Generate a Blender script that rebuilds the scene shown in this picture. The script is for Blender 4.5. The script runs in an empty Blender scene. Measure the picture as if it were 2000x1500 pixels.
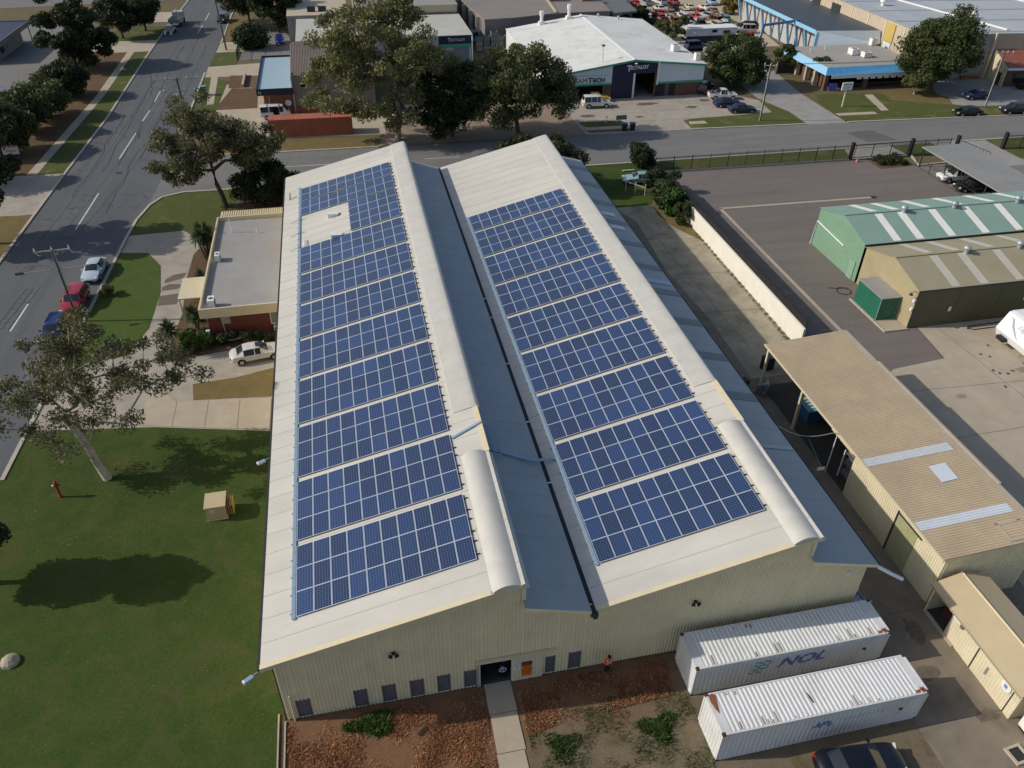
import bpy, math, random
import numpy as np
from mathutils import Vector, Matrix, Euler
random.seed(7); RNG = np.random.default_rng(11)
PI = math.pi
sc = bpy.context.scene
# ------------------------------------------------------------------ camera, sky, sun, exposure
cam_d = bpy.data.cameras.new('camera'); cam = bpy.data.objects.new('camera', cam_d); sc.collection.objects.link(cam)
cam.location = (5.517, -28.003, 41.893)
cam.rotation_euler = (math.radians(53.1666), math.radians(-0.6569), math.radians(-11.7269))
cam_d.sensor_fit = 'HORIZONTAL'; cam_d.sensor_width = 36.0; cam_d.lens = 27.843
cam_d.clip_start = 0.5; cam_d.clip_end = 3000
sc.camera = cam
SUN_EL, SUN_AZ = math.radians(33.2), math.radians(-8.6)      # azimuth the light travels towards
world = bpy.data.worlds.new('World'); sc.world = world; world.use_nodes = True
wn = world.node_tree.nodes; wl = world.node_tree.links
sky = wn.new('ShaderNodeTexSky'); sky.sky_type = 'NISHITA'; sky.sun_disc = False
sky.sun_elevation = SUN_EL; sky.sun_rotation = math.atan2(-math.cos(SUN_AZ), -math.sin(SUN_AZ))
sky.air_density = 1.0; sky.dust_density = 1.6; sky.ozone_density = 1.0
bg = wn['Background']; bg.inputs['Strength'].default_value = 0.125
wl.new(sky.outputs['Color'], bg.inputs['Color'])
sun_d = bpy.data.lights.new('sun', 'SUN'); sun_d.energy = 3.75; sun_d.angle = math.radians(0.53); sun_d.color = (1.0, 0.93, 0.82)
sun = bpy.data.objects.new('sun', sun_d); sc.collection.objects.link(sun)
dv = Vector((math.cos(SUN_AZ)*math.cos(SUN_EL), math.sin(SUN_AZ)*math.cos(SUN_EL), -math.sin(SUN_EL)))
sun.rotation_euler = dv.to_track_quat('-Z', 'Y').to_euler(); sun.location = (-60, 10, 60)
sc.view_settings.view_transform = 'Standard'; sc.view_settings.look = 'None'
sc.view_settings.exposure = -0.17; sc.view_settings.gamma = 1.0; sc.view_settings.use_curve_mapping = False
C = sc.collection

# ------------------------------------------------------------------ materials
MATS = {}
def lin(c):
    return tuple(((v/255)/12.92 if v/255 <= 0.04045 else (((v/255)+0.055)/1.055)**2.4) for v in c)
class NT:
    def __init__(s, name):
        s.m = bpy.data.materials.new(name); s.m.use_nodes = True
        s.n = s.m.node_tree.nodes; s.l = s.m.node_tree.links; s.b = s.n['Principled BSDF']
    def new(s, t, **kw):
        n = s.n.new(t)
        for k, v in kw.items(): setattr(n, k, v)
        return n
    def coord(s, kind='pos', scale=(1, 1, 1)):
        if kind == 'pos': o = s.new('ShaderNodeNewGeometry').outputs['Position']
        else: o = s.new('ShaderNodeTexCoord').outputs['Object']
        if scale != (1, 1, 1):
            mp = s.new('ShaderNodeMapping'); mp.inputs['Scale'].default_value = scale; s.l.new(o, mp.inputs[0]); o = mp.outputs[0]
        return o
    def noise(s, co, scale, detail=5, rough=0.6, dist=0):
        n = s.new('ShaderNodeTexNoise'); s.l.new(co, n.inputs['Vector'])
        n.inputs['Scale'].default_value = scale; n.inputs['Detail'].default_value = detail
        n.inputs['Roughness'].default_value = rough; n.inputs['Distortion'].default_value = dist
        return n.outputs['Fac']
    def ramp(s, fac, a, b, ca=(0, 0, 0, 1), cb=(1, 1, 1, 1)):
        r = s.new('ShaderNodeValToRGB'); r.color_ramp.elements[0].position = a; r.color_ramp.elements[1].position = b
        r.color_ramp.elements[0].color = ca; r.color_ramp.elements[1].color = cb
        s.l.new(fac, r.inputs[0]); return r.outputs['Color']
    def mix(s, fac, a, b, mode='MIX'):
        x = s.new('ShaderNodeMix', data_type='RGBA', blend_type=mode)
        for v, i in ((fac, 0), (a, 6), (b, 7)):
            if isinstance(v, (int, float)): x.inputs[i].default_value = v
            elif isinstance(v, tuple): x.inputs[i].default_value = (*v[:3], 1)
            else: s.l.new(v, x.inputs[i])
        return x.outputs[2]
    def math(s, op, a, b=None, clamp=False):
        x = s.new('ShaderNodeMath', operation=op); x.use_clamp = clamp
        for v, i in ((a, 0), (b, 1)):
            if v is None: continue
            if isinstance(v, (int, float)): x.inputs[i].default_value = v
            else: s.l.new(v, x.inputs[i])
        return x.outputs[0]
    def bump(s, h, strength=0.3, dist=0.02):
        b = s.new('ShaderNodeBump'); b.inputs['Strength'].default_value = strength; b.inputs['Distance'].default_value = dist
        s.l.new(h, b.inputs['Height']); s.l.new(b.outputs[0], s.b.inputs['Normal'])
    def out(s, col=None, rough=0.8, metal=0, spec=0.5):
        if col is not None:
            if isinstance(col, tuple): s.b.inputs['Base Color'].default_value = (*col[:3], 1)
            else: s.l.new(col, s.b.inputs['Base Color'])
        s.b.inputs['Roughness'].default_value = rough; s.b.inputs['Metallic'].default_value = metal
        s.b.inputs['Specular IOR Level'].default_value = spec
        return s.m
def sc3(c, k): return tuple(min(1, v*k) for v in c)
def M(name, col, var=0.12, scale=1.2, rough=0.75, metal=0, dirt=None, damt=0.5, dscale=0.6, bump=0.0, bscale=30, spec=0.4, coord='pos', stretch=(1, 1, 1)):
    """painted / weathered surface: two scales of tone variation and optional dirt of its own colour"""
    if name in MATS: return MATS[name]
    t = NT(name); co = t.coord(coord, stretch)
    f = t.noise(co, scale, 6, 0.65)
    c = t.mix(t.ramp(f, 0.3, 0.7), sc3(col, 1-var), sc3(col, 1+var))
    if dirt is not None:
        g = t.noise(co, dscale, 8, 0.7, 0.6)
        c = t.mix(t.math('MULTIPLY', t.ramp(g, 0.48, 0.72), damt), c, dirt)
    if bump: t.bump(t.noise(co, bscale, 4, 0.6), bump, 0.02)
    MATS[name] = t.out(c, rough, metal, spec); return MATS[name]
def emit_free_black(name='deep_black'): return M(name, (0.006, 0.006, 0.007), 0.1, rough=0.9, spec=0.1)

def ground_mat(name, cols, scales=(0.12, 0.9, 9.0), rough=0.95, bump=0.6, bscale=14, patch=None, pscale=0.25, pth=(0.5, 0.65), speck=None):
    t = NT(name); co = t.coord()
    a = t.noise(co, scales[0], 6, 0.65, 0.4); b = t.noise(co, scales[1], 7, 0.7, 0.3); d = t.noise(co, scales[2], 5, 0.75)
    c = t.mix(t.ramp(a, 0.35, 0.65), cols[0], cols[1])
    c = t.mix(t.ramp(b, 0.42, 0.68), c, cols[2])
    c = t.mix(t.ramp(d, 0.25, 0.8), t.mix(0.5, c, sc3(cols[0], 0.45)), t.mix(0.25, c, sc3(cols[2], 1.4)))
    if patch is not None:
        p = t.noise(co, pscale, 7, 0.7, 0.8); c = t.mix(t.ramp(p, *pth), c, patch)
    if speck is not None:
        v = t.new('ShaderNodeTexVoronoi'); v.inputs['Scale'].default_value = 1.6; t.l.new(co, v.inputs['Vector'])
        c = t.mix(t.ramp(v.outputs['Distance'], 0.03, 0.06, (1, 1, 1, 1), (0, 0, 0, 1)), c, speck)
    t.bump(t.noise(co, bscale, 6, 0.75), bump, 0.06)
    MATS[name] = t.out(c, rough, 0, 0.2); return MATS[name]

def asphalt_mat(name, col, warm, axis='y', crack=0.55):
    t = NT(name); co = t.coord(); st = t.coord('pos', (0.55, 0.035, 1) if axis == 'y' else (0.035, 0.55, 1))
    c = t.mix(t.ramp(t.noise(co, 0.07, 5, 0.6), 0.35, 0.65), col, warm)
    c = t.mix(t.math('MULTIPLY', t.ramp(t.noise(st, 1.0, 6, 0.65, 0.3), 0.45, 0.7), 0.6), c, sc3(col, 0.72))
    c = t.mix(t.math('MULTIPLY', t.ramp(t.noise(co, 16, 4, 0.8), 0.35, 0.7), 0.45), c, sc3(warm, 1.35))
    v = t.new('ShaderNodeTexVoronoi', feature='DISTANCE_TO_EDGE'); v.inputs['Scale'].default_value = 0.33
    nz = t.new('ShaderNodeTexNoise'); nz.inputs['Scale'].default_value = 0.8; t.l.new(co, nz.inputs['Vector'])
    va = t.new('ShaderNodeVectorMath', operation='MULTIPLY_ADD'); t.l.new(nz.outputs['Color'], va.inputs[0]); va.inputs[1].default_value = (2.2, 2.2, 0); t.l.new(co, va.inputs[2])
    t.l.new(va.outputs[0], v.inputs['Vector'])
    ln = t.ramp(v.outputs['Distance'], 0.008, 0.022, (1, 1, 1, 1), (0, 0, 0, 1))
    ms = t.ramp(t.noise(co, 0.09, 4, 0.6), 0.5, 0.6)
    c = t.mix(t.math('MULTIPLY', t.math('MULTIPLY', ln, ms), crack), c, sc3(col, 0.35))
    t.bump(t.noise(co, 25, 4, 0.8), 0.3, 0.02)
    MATS[name] = t.out(c, 0.88, 0, 0.3); return MATS[name]

def glass_mat(name, col=(0.02, 0.025, 0.03), rough=0.08):
    if name in MATS: return MATS[name]
    t = NT(name); MATS[name] = t.out(col, rough, 0, 0.6); return MATS[name]
def paint(name, col, rough=0.28):
    if name in MATS: return MATS[name]
    t = NT(name); co = t.coord('obj')
    c = t.mix(t.ramp(t.noise(co, 2.5, 5, 0.6), 0.35, 0.7), col, sc3(col, 0.85))
    t.b.inputs['Coat Weight'].default_value = 0.5; t.b.inputs['Coat Roughness'].default_value = 0.06
    MATS[name] = t.out(c, rough, 0.0, 0.5); return MATS[name]

def leaf_mat(name, dark, light, tip=None):
    if name in MATS: return MATS[name]
    t = NT(name); g = t.new('ShaderNodeNewGeometry'); co = t.coord()
    c = t.mix(g.outputs['Random Per Island'], dark, light)
    c = t.mix(t.ramp(t.noise(co, 0.7, 3, 0.6), 0.4, 0.65), c, t.mix(g.outputs['Random Per Island'], sc3(light, 0.8), tip or sc3(light, 1.5)))
    dif = t.b; dif.inputs['Roughness'].default_value = 0.55; dif.inputs['Specular IOR Level'].default_value = 0.3
    t.l.new(c, dif.inputs['Base Color'])
    tr = t.new('ShaderNodeBsdfTranslucent'); t.l.new(t.mix(0.5, c, sc3(light, 1.2)), tr.inputs['Color'])
    ms = t.new('ShaderNodeMixShader'); ms.inputs[0].default_value = 0.25
    t.l.new(dif.outputs[0], ms.inputs[1]); t.l.new(tr.outputs[0], ms.inputs[2]); t.l.new(ms.outputs[0], t.n['Material Output'].inputs['Surface'])
    MATS[name] = t.m; return t.m
def solar_mat():
    t = NT('solar_cells'); tc = t.new('ShaderNodeTexCoord'); sp = t.new('ShaderNodeSeparateXYZ'); t.l.new(tc.outputs['Object'], sp.inputs[0])
    oi = t.new('ShaderNodeObjectInfo')
    def line(o, size, off, w):
        f = t.math('FRACT', t.math('DIVIDE', t.math('SUBTRACT', o, off), size))
        d = t.math('ABSOLUTE', t.math('SUBTRACT', f, 0.5))
        return t.math('GREATER_THAN', d, 0.5-w)
    lx = line(sp.outputs[0], 0.1583, 0.021, 0.045); ly = line(sp.outputs[1], 0.1600, 0.02, 0.045)
    g = t.math('MAXIMUM', lx, ly)
    v = t.new('ShaderNodeTexVoronoi'); v.inputs['Scale'].default_value = 26; t.l.new(tc.outputs['Object'], v.inputs['Vector'])
    base = t.mix(t.ramp(oi.outputs['Random'], 0.3, 1.0), (0.0065, 0.018, 0.058), (0.014, 0.042, 0.135))
    base = t.mix(t.math('MULTIPLY', v.outputs['Color'], 0.35), base, (0.016, 0.042, 0.12))
    c = t.mix(g, base, (0.15, 0.20, 0.32))
    t.b.inputs['Coat Weight'].default_value = 0.6; t.b.inputs['Coat Roughness'].default_value = 0.05
    MATS['solar_cells'] = t.out(c, 0.3, 0, 0.4); return t.m

# ------------------------------------------------------------------ mesh helpers
class MB:
    def __init__(s): s.v = []; s.f = []; s.mi = []
    def add(s, vs, fs, m=0):
        o = len(s.v); s.v += [tuple(p) for p in vs]
        for f in fs: s.f.append(tuple(o+i for i in f)); s.mi.append(m)
        return s
    def box(s, x0, x1, y0, y1, z0, z1, m=0):
        v = [(x, y, z) for z in (z0, z1) for y in (y0, y1) for x in (x0, x1)]
        return s.add(v, [(0, 2, 3, 1), (4, 5, 7, 6), (0, 1, 5, 4), (2, 6, 7, 3), (0, 4, 6, 2), (1, 3, 7, 5)], m)
    def obox(s, c, size, rz=0, m=0, M3=None):
        R = M3 if M3 is not None else Matrix.Rotation(rz, 3, 'Z')
        hx, hy, hz = size[0]/2, size[1]/2, size[2]/2
        v = [Vector(c) + R @ Vector((x*hx, y*hy, z*hz)) for z in (-1, 1) for y in (-1, 1) for x in (-1, 1)]
        return s.add(v, [(0, 2, 3, 1), (4, 5, 7, 6), (0, 1, 5, 4), (2, 6, 7, 3), (0, 4, 6, 2), (1, 3, 7, 5)], m)
    def bar(s, a, b, w=0.1, h=0.1, m=0):
        a, b = Vector(a), Vector(b); d = b-a; L = d.length; d.normalize()
        up = Vector((0, 0, 1)) if abs(d.z) < 0.95 else Vector((1, 0, 0))
        y = up.cross(d).normalized(); z = d.cross(y)
        return s.obox((a+b)/2, (L, w, h), 0, m, Matrix((d, y, z)).transposed())
    def tube(s, pts, rad, n=6, m=0, cap=True):
        pts = [Vector(p) for p in pts]; rad = rad if isinstance(rad, (list, tuple)) else [rad]*len(pts)
        rings = []
        for i, p in enumerate(pts):
            d = (pts[min(i+1, len(pts)-1)]-pts[max(i-1, 0)]).normalized()
            up = Vector((0, 0, 1)) if abs(d.z) < 0.9 else Vector((1, 0, 0))
            x = up.cross(d).normalized(); y = d.cross(x)
            rings.append([p + (x*math.cos(2*PI*k/n)+y*math.sin(2*PI*k/n))*rad[i] for k in range(n)])
        vs = [q for r in rings for q in r]; fs = []
        for i in range(len(pts)-1):
            for k in range(n): fs.append((i*n+k, i*n+(k+1) % n, (i+1)*n+(k+1) % n, (i+1)*n+k))
        if cap: fs += [tuple(range(n-1, -1, -1)), tuple(range((len(pts)-1)*n, len(pts)*n))]
        return s.add(vs, fs, m)
    def poly(s, pts, m=0): return s.add(pts, [tuple(range(len(pts)))], m)
    def prism(s, p2, z0, z1, m=0):
        n = len(p2); v = [(x, y, z0) for x, y in p2]+[(x, y, z1) for x, y in p2]
        return s.add(v, [tuple(range(n-1, -1, -1)), tuple(range(n, 2*n))]+[(i, (i+1) % n, n+(i+1) % n, n+i) for i in range(n)], m)
    def xprism(s, prof, x0, x1, m=0):     # profile in (y, z) extruded along x
        n = len(prof); v = [(x0, y, z) for y, z in prof]+[(x1, y, z) for y, z in prof]
        return s.add(v, [tuple(range(n-1, -1, -1)), tuple(range(n, 2*n))]+[(i, (i+1) % n, n+(i+1) % n, n+i) for i in range(n)], m)
    def yprism(s, prof, y0, y1, m=0):     # profile in (x, z) extruded along y
        n = len(prof); v = [(x, y0, z) for x, z in prof]+[(x, y1, z) for x, z in prof]
        return s.add(v, [tuple(range(n)), tuple(range(2*n-1, n-1, -1))]+[((i+1) % n, i, n+i, n+(i+1) % n) for i in range(n)], m)
    def lathe(s, prof, c=(0, 0, 0), n=12, m=0, cap=True):
        v = [(c[0]+r*math.cos(2*PI*k/n), c[1]+r*math.sin(2*PI*k/n), c[2]+z) for r, z in prof for k in range(n)]
        fs = [(i*n+k, i*n+(k+1) % n, (i+1)*n+(k+1) % n, (i+1)*n+k) for i in range(len(prof)-1) for k in range(n)]
        if cap: fs += [tuple(range(n-1, -1, -1)), tuple(range((len(prof)-1)*n, len(prof)*n))]
        return s.add(v, fs, m)
    def rib(s, A, U, W, ulen, pitch, depth, wfun, m=0, ratio=(0.55, 0.65, 0.9)):
        """ribbed sheet: along unit U for ulen, ribs run along unit W; wfun(u) -> list of (w0, w1) strips; relief along U x W"""
        A, U, W = Vector(A), Vector(U).normalized(), Vector(W).normalized(); N = U.cross(W)
        us = []
        k = 0
        while k*pitch < ulen+1e-6:
            for a, d in ((0, 0), (ratio[0], 0), (ratio[1], 1), (ratio[2], 1)): us.append(((k+a)*pitch, d*depth))
            k += 1
        us = [q for q in us if q[0] < ulen]+[(ulen, 0)]
        for (u0, d0), (u1, d1) in zip(us[:-1], us[1:]):
            if u1-u0 < 1e-5: continue
            for (lo0, hi0, lo1, hi1) in wfun2(wfun, u0, u1):
                s.add([A+U*u0+N*d0+W*lo0, A+U*u1+N*d1+W*lo1, A+U*u1+N*d1+W*hi1, A+U*u0+N*d0+W*hi0], [(0, 1, 2, 3)], m)
        return s
    def build(s, name, mats, parent=None, smooth=False, loc=None, kind=None, bev=0):
        me = bpy.data.meshes.new(name)
        mats = mats if isinstance(mats, (list, tuple)) else [mats]
        off = Vector((0, 0, 0))
        if loc is not None: off = Vector(loc)
        elif parent is not None:
            r = parent
            while r is not None: off = off+r.location; r = r.parent
        v = [(p[0]-off.x, p[1]-off.y, p[2]-off.z) for p in s.v]
        me.from_pydata(v, [], s.f)
        for mm in mats: me.materials.append(mm)
        if len(mats) > 1: me.polygons.foreach_set('material_index', s.mi)
        if smooth: me.polygons.foreach_set('use_smooth', [True]*len(me.polygons))
        me.update()
        o = bpy.data.objects.new(name, me); C.objects.link(o)
        if loc is not None: o.location = loc
        if parent is not None: o.parent = parent
        if kind: o['kind'] = kind
        return o
def wfun2(wfun, u0, u1):
    e = (u1-u0)*1e-3
    a, b = wfun(u0+e), wfun(u1-e)
    return [(p[0], p[1], q[0], q[1]) for p, q in zip(a, b)] if len(a) == len(b) else [(p[0], p[1], p[0], p[1]) for p in a]
def strips(z0, ztop, openings):
    """vertical extents of a wall at u, minus openings (u0, u1, z0, z1)"""
    def f(u):
        t = ztop(u) if callable(ztop) else ztop
        seg = [(z0, t)]
        for (a, b, lo, hi) in openings:
            if a <= u <= b:
                ns = []
                for p, q in seg:
                    if lo > p: ns.append((p, min(q, lo)))
                    if hi < q: ns.append((max(p, hi), q))
                seg = [x for x in ns if x[1]-x[0] > 1e-3]
        return seg
    return f
def tag(o, label, cat, group=None):
    o['label'] = label; o['category'] = cat
    if group: o['group'] = group
    return o
def thing(name, label, cat, loc=(0, 0, 0), rz=0, group=None):
    o = bpy.data.objects.new(name, None); C.objects.link(o); o.empty_display_size = 0.3
    o.location = loc; o.rotation_euler = (0, 0, rz); tag(o, label, cat, group); return o
def part(mb, name, mats, parent, smooth=False, **k):          # geometry already in the parent's own coordinates
    o = mb.build(name, mats, None, smooth, **k); o.parent = parent; return o
def copy_child(o, parent, loc=None):
    c = o.copy(); C.objects.link(c); c.parent = parent
    if loc is not None: c.location = loc
    return c
def sheet(name, pts, z, mat, kind='structure', sub=None):
    mb = MB(); mb.poly([(x, y, z) for x, y in pts]); o = mb.build(name, mat, loc=None); 
    if kind: o['kind'] = kind
    if o.data.polygons[0].normal.z < 0: o.data.flip_normals()
    return o
def text_mesh(txt, size, mat, name, parent, origin, xdir, ydir, extrude=0.01, align='CENTER', shear=0, bold=0, sx=1.0):
    cu = bpy.data.curves.new('t', 'FONT'); cu.body = txt; cu.size = size; cu.extrude = extrude; cu.align_x = align; cu.align_y = 'CENTER'; cu.shear = shear; cu.offset = bold; cu.resolution_u = 3
    to = bpy.data.objects.new('t', cu); C.objects.link(to)
    bpy.context.view_layer.update()
    me = bpy.data.meshes.new_from_object(to.evaluated_get(bpy.context.evaluated_depsgraph_get()))
    bpy.data.objects.remove(to); bpy.data.curves.remove(cu)
    X, Y = Vector(xdir).normalized(), Vector(ydir).normalized(); Z = X.cross(Y)
    r = parent; off = Vector((0, 0, 0))
    while r is not None: off += r.location; r = r.parent
    O = Vector(origin)-off
    for v in me.vertices: v.co = O+X*v.co.x*sx+Y*v.co.y+Z*v.co.z
    me.materials.clear(); me.materials.append(mat); me.name = name
    o = bpy.data.objects.new(name, me); C.objects.link(o); o.parent = parent; return o

# ------------------------------------------------------------------ palette
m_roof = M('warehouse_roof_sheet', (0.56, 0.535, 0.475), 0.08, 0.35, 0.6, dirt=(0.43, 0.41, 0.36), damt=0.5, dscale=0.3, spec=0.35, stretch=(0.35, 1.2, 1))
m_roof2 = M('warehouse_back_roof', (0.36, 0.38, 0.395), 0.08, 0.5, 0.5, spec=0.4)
m_lap = M('roof_lap_shadowline', (0.44, 0.425, 0.385), 0.1, 2.0, 0.7)
m_cap = M('ridge_cap_metal', (0.51, 0.495, 0.45), 0.08, 0.8, 0.55, spec=0.5)
m_sky = M('fibreglass_skylight', (0.17, 0.19, 0.21), 0.08, 1.0, 0.4)
m_wall = M('beige_wall_cladding', (0.76, 0.67, 0.45), 0.06, 0.7, 0.6, dirt=(0.5, 0.44, 0.32), damt=0.35, dscale=0.5, spec=0.3)
m_trim = M('cream_flashing', (0.62, 0.54, 0.36), 0.06, 1.5, 0.6)
m_gut = M('dark_gutter', (0.035, 0.036, 0.038), 0.2, 2.0, 0.6)
m_cream = M('cream_cladding', (0.68, 0.61, 0.43), 0.06, 0.7, 0.6, dirt=(0.42, 0.36, 0.24), damt=0.4, dscale=0.5)
m_tan = M('tan_roof_ribs', (0.47, 0.375, 0.25), 0.08, 0.5, 0.65, dirt=(0.36, 0.28, 0.2), damt=0.5, dscale=0.3)
m_tan2 = M('pale_tan_roof', (0.52, 0.42, 0.26), 0.06, 0.7, 0.6)
m_white = M('white_paint', (0.74, 0.74, 0.72), 0.05, 1.0, 0.5)
m_winfr = M('grey_window_screen', (0.125, 0.12, 0.14), 0.15, 2.5, 0.5)
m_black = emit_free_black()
m_blk = M('black_steel', (0.018, 0.018, 0.02), 0.2, 3, 0.5)
m_steel = M('galvanised_steel', (0.42, 0.44, 0.46), 0.12, 4, 0.4, metal=0.4)
m_tray = M('galvanised_sky_tint', (0.33, 0.46, 0.58), 0.1, 3, 0.35, metal=0.25)  # galvanised metal with the blue sky reflection put into its base colour
m_conc = M('concrete', (0.36, 0.32, 0.265), 0.14, 0.6, 0.9, dirt=(0.24, 0.2, 0.16), damt=0.6, dscale=0.35, bump=0.15)
m_conc2 = M('pale_concrete', (0.42, 0.36, 0.275), 0.1, 0.5, 0.9, dirt=(0.33, 0.26, 0.19), damt=0.5, dscale=0.22, bump=0.15)
m_concg = M('grey_concrete', (0.30, 0.29, 0.27), 0.12, 0.5, 0.9, dirt=(0.2, 0.18, 0.16), damt=0.5, dscale=0.3, bump=0.15)
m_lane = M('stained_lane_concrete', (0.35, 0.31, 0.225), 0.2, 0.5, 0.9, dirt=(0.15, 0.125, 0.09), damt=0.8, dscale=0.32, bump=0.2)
m_concd = M('oily_shade_concrete', (0.215, 0.18, 0.135), 0.16, 0.5, 0.85, dirt=(0.10, 0.085, 0.065), damt=0.7, dscale=0.3, bump=0.15)  # oily tone, also darkened for the shade between warehouse and tan shed
m_floor = M('shaded_shed_floor', (0.05, 0.047, 0.042), 0.2, 0.8, 0.85)  # floor colour darkened to deepen the shade indoors
m_kerb = M('kerb_concrete', (0.42, 0.385, 0.31), 0.12, 1.2, 0.9)
m_mark = M('road_paint_white', (0.62, 0.62, 0.58), 0.1, 3, 0.8, dirt=(0.3, 0.3, 0.29), damt=0.5, dscale=2.5)
m_brick = None
def brick_mat(name, a, b, mort, s=1.0):
    t = NT(name); co = t.coord()
    sp = t.new('ShaderNodeSeparateXYZ'); t.l.new(co, sp.inputs[0])
    cb = t.new('ShaderNodeCombineXYZ'); t.l.new(t.math('ADD', sp.outputs[0], sp.outputs[1]), cb.inputs[0]); t.l.new(sp.outputs[2], cb.inputs[1])
    br = t.new('ShaderNodeTexBrick'); t.l.new(cb.outputs[0], br.inputs['Vector'])
    br.inputs['Color1'].default_value = (*a, 1); br.inputs['Color2'].default_value = (*b, 1); br.inputs['Mortar'].default_value = (*mort, 1)
    br.inputs['Scale'].default_value = s; br.inputs['Brick Width'].default_value = 0.24; br.inputs['Row Height'].default_value = 0.086; br.inputs['Mortar Size'].default_value = 0.008
    c = t.mix(t.math('MULTIPLY', t.noise(co, 0.9, 5), 0.5), br.outputs['Color'], sc3(a, 0.6))
    MATS[name] = t.out(c, 0.85, 0, 0.2); return t.m
m_redbrick = brick_mat('dark_red_brick', (0.20, 0.055, 0.035), (0.15, 0.04, 0.028), (0.16, 0.1, 0.08))
m_orbrick = brick_mat('orange_brick', (0.40, 0.15, 0.07), (0.34, 0.12, 0.06), (0.3, 0.2, 0.14))
m_brbrick = brick_mat('brown_brick', (0.19, 0.10, 0.065), (0.12, 0.07, 0.05), (0.15, 0.11, 0.09))
m_glass = glass_mat('dark_glass'); m_tyre = M('tyre_rubber', (0.012, 0.012, 0.012), 0.2, 5, 0.85); m_rim = M('wheel_rim', (0.45, 0.45, 0.46), 0.1, 4, 0.35, metal=0.6)
m_lamp = M('lamp_lens', (0.75, 0.75, 0.72), 0.05, 2, 0.15); m_tail = M('tail_lens', (0.35, 0.01, 0.01), 0.1, 2, 0.2)
m_blueglass = glass_mat('sky_blue_glass', (0.05, 0.09, 0.14), 0.06)
# grounds
m_soil = ground_mat('dry_soil', ((0.16, 0.115, 0.07), (0.20, 0.15, 0.09), (0.13, 0.12, 0.055)))
m_lawn = ground_mat('lawn_grass', ((0.026, 0.062, 0.009), (0.052, 0.092, 0.014), (0.085, 0.100, 0.024)), (0.075, 0.42, 6.5), patch=(0.085, 0.075, 0.034), pscale=0.3, pth=(0.54, 0.75), speck=(0.20, 0.19, 0.13))
m_lawn2 = ground_mat('island_grass', ((0.050, 0.105, 0.016), (0.070, 0.12, 0.020), (0.10, 0.115, 0.03)), (0.1, 0.6, 7))
m_brightgrass = ground_mat('verge_grass', ((0.06, 0.10, 0.02), (0.085, 0.115, 0.025), (0.12, 0.11, 0.04)), (0.1, 0.7, 7), patch=(0.20, 0.15, 0.07), pscale=0.22, pth=(0.55, 0.7))
m_drygrass = ground_mat('dry_brown_grass', ((0.20, 0.14, 0.06), (0.235, 0.165, 0.075), (0.13, 0.115, 0.04)), (0.15, 0.8, 8))
m_rust = ground_mat('red_dry_weeds', ((0.17, 0.072, 0.038), (0.21, 0.10, 0.05), (0.115, 0.085, 0.04)), (0.22, 0.9, 9), patch=(0.055, 0.085, 0.022), pscale=0.33, pth=(0.6, 0.72), bump=0.9)
m_dirt = ground_mat('grey_brown_dirt', ((0.175, 0.14, 0.095), (0.20, 0.165, 0.115), (0.12, 0.105, 0.06)), (0.2, 0.8, 7), patch=(0.075, 0.085, 0.035), pscale=0.4, pth=(0.58, 0.72))
m_mulch = ground_mat('leaf_mulch', ((0.15, 0.095, 0.055), (0.19, 0.125, 0.07), (0.10, 0.065, 0.035)), (0.3, 1.4, 12))
m_road = asphalt_mat('west_road_asphalt', (0.088, 0.098, 0.110), (0.118, 0.120, 0.122), 'y', 0.8)
m_nroad = asphalt_mat('north_road_asphalt', (0.150, 0.150, 0.148), (0.185, 0.178, 0.168), 'x', 0.3)
m_yard = asphalt_mat('yard_asphalt', (0.150, 0.128, 0.115), (0.172, 0.148, 0.132), 'x', 0.2)
m_park = asphalt_mat('parking_asphalt', (0.17, 0.165, 0.155), (0.20, 0.19, 0.175), 'x', 0.5)

def yard_dirt():
    t = NT('dirt_and_red_weeds'); co = t.coord(); sp = t.new('ShaderNodeSeparateXYZ'); t.l.new(co, sp.inputs[0])
    n1 = t.noise(co, 0.45, 7, .7, .4); n2 = t.noise(co, 1.6, 7, .72); n3 = t.noise(co, 11, 5, .8)
    grey = t.mix(t.ramp(n2, .35, .7), (0.19, 0.15, 0.10), (0.25, 0.205, 0.145)); grey = t.mix(t.ramp(n1, .55, .68), grey, (0.085, 0.095, 0.035))
    red = t.mix(t.ramp(n2, .3, .7), (0.20, 0.085, 0.045), (0.29, 0.145, 0.075)); red = t.mix(t.ramp(n1, .60, .72), red, (0.10, 0.095, 0.04))
    yy = t.math('ADD', sp.outputs[1], t.math('MULTIPLY', t.math('SUBTRACT', n1, .5), 9.0))
    mr = t.math('MULTIPLY', t.ramp(t.math('DIVIDE', t.math('ADD', yy, 6.4), 3.0), 0, 1), t.ramp(t.math('DIVIDE', t.math('SUBTRACT', 22.0, sp.outputs[0]), 2.0), 0, 1))
    ml = t.math('MULTIPLY', t.ramp(t.math('DIVIDE', t.math('ADD', yy, 10.5), 3.5), 0, 1), t.math('LESS_THAN', sp.outputs[0], 10.4))
    m = t.math('MAXIMUM', mr, ml)
    c = t.mix(m, grey, red); c = t.mix(t.ramp(n3, .3, .75), sc3((.5, .5, .5), 1.0) if False else t.mix(.45, c, (.05, .035, .02)), t.mix(.2, c, (.42, .33, .22)))
    t.bump(t.noise(co, 12, 6, .8), .9, .07); MATS['yard_dirt'] = t.out(c, .95, 0, .15); return t.m
m_ydirt = yard_dirt()
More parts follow.
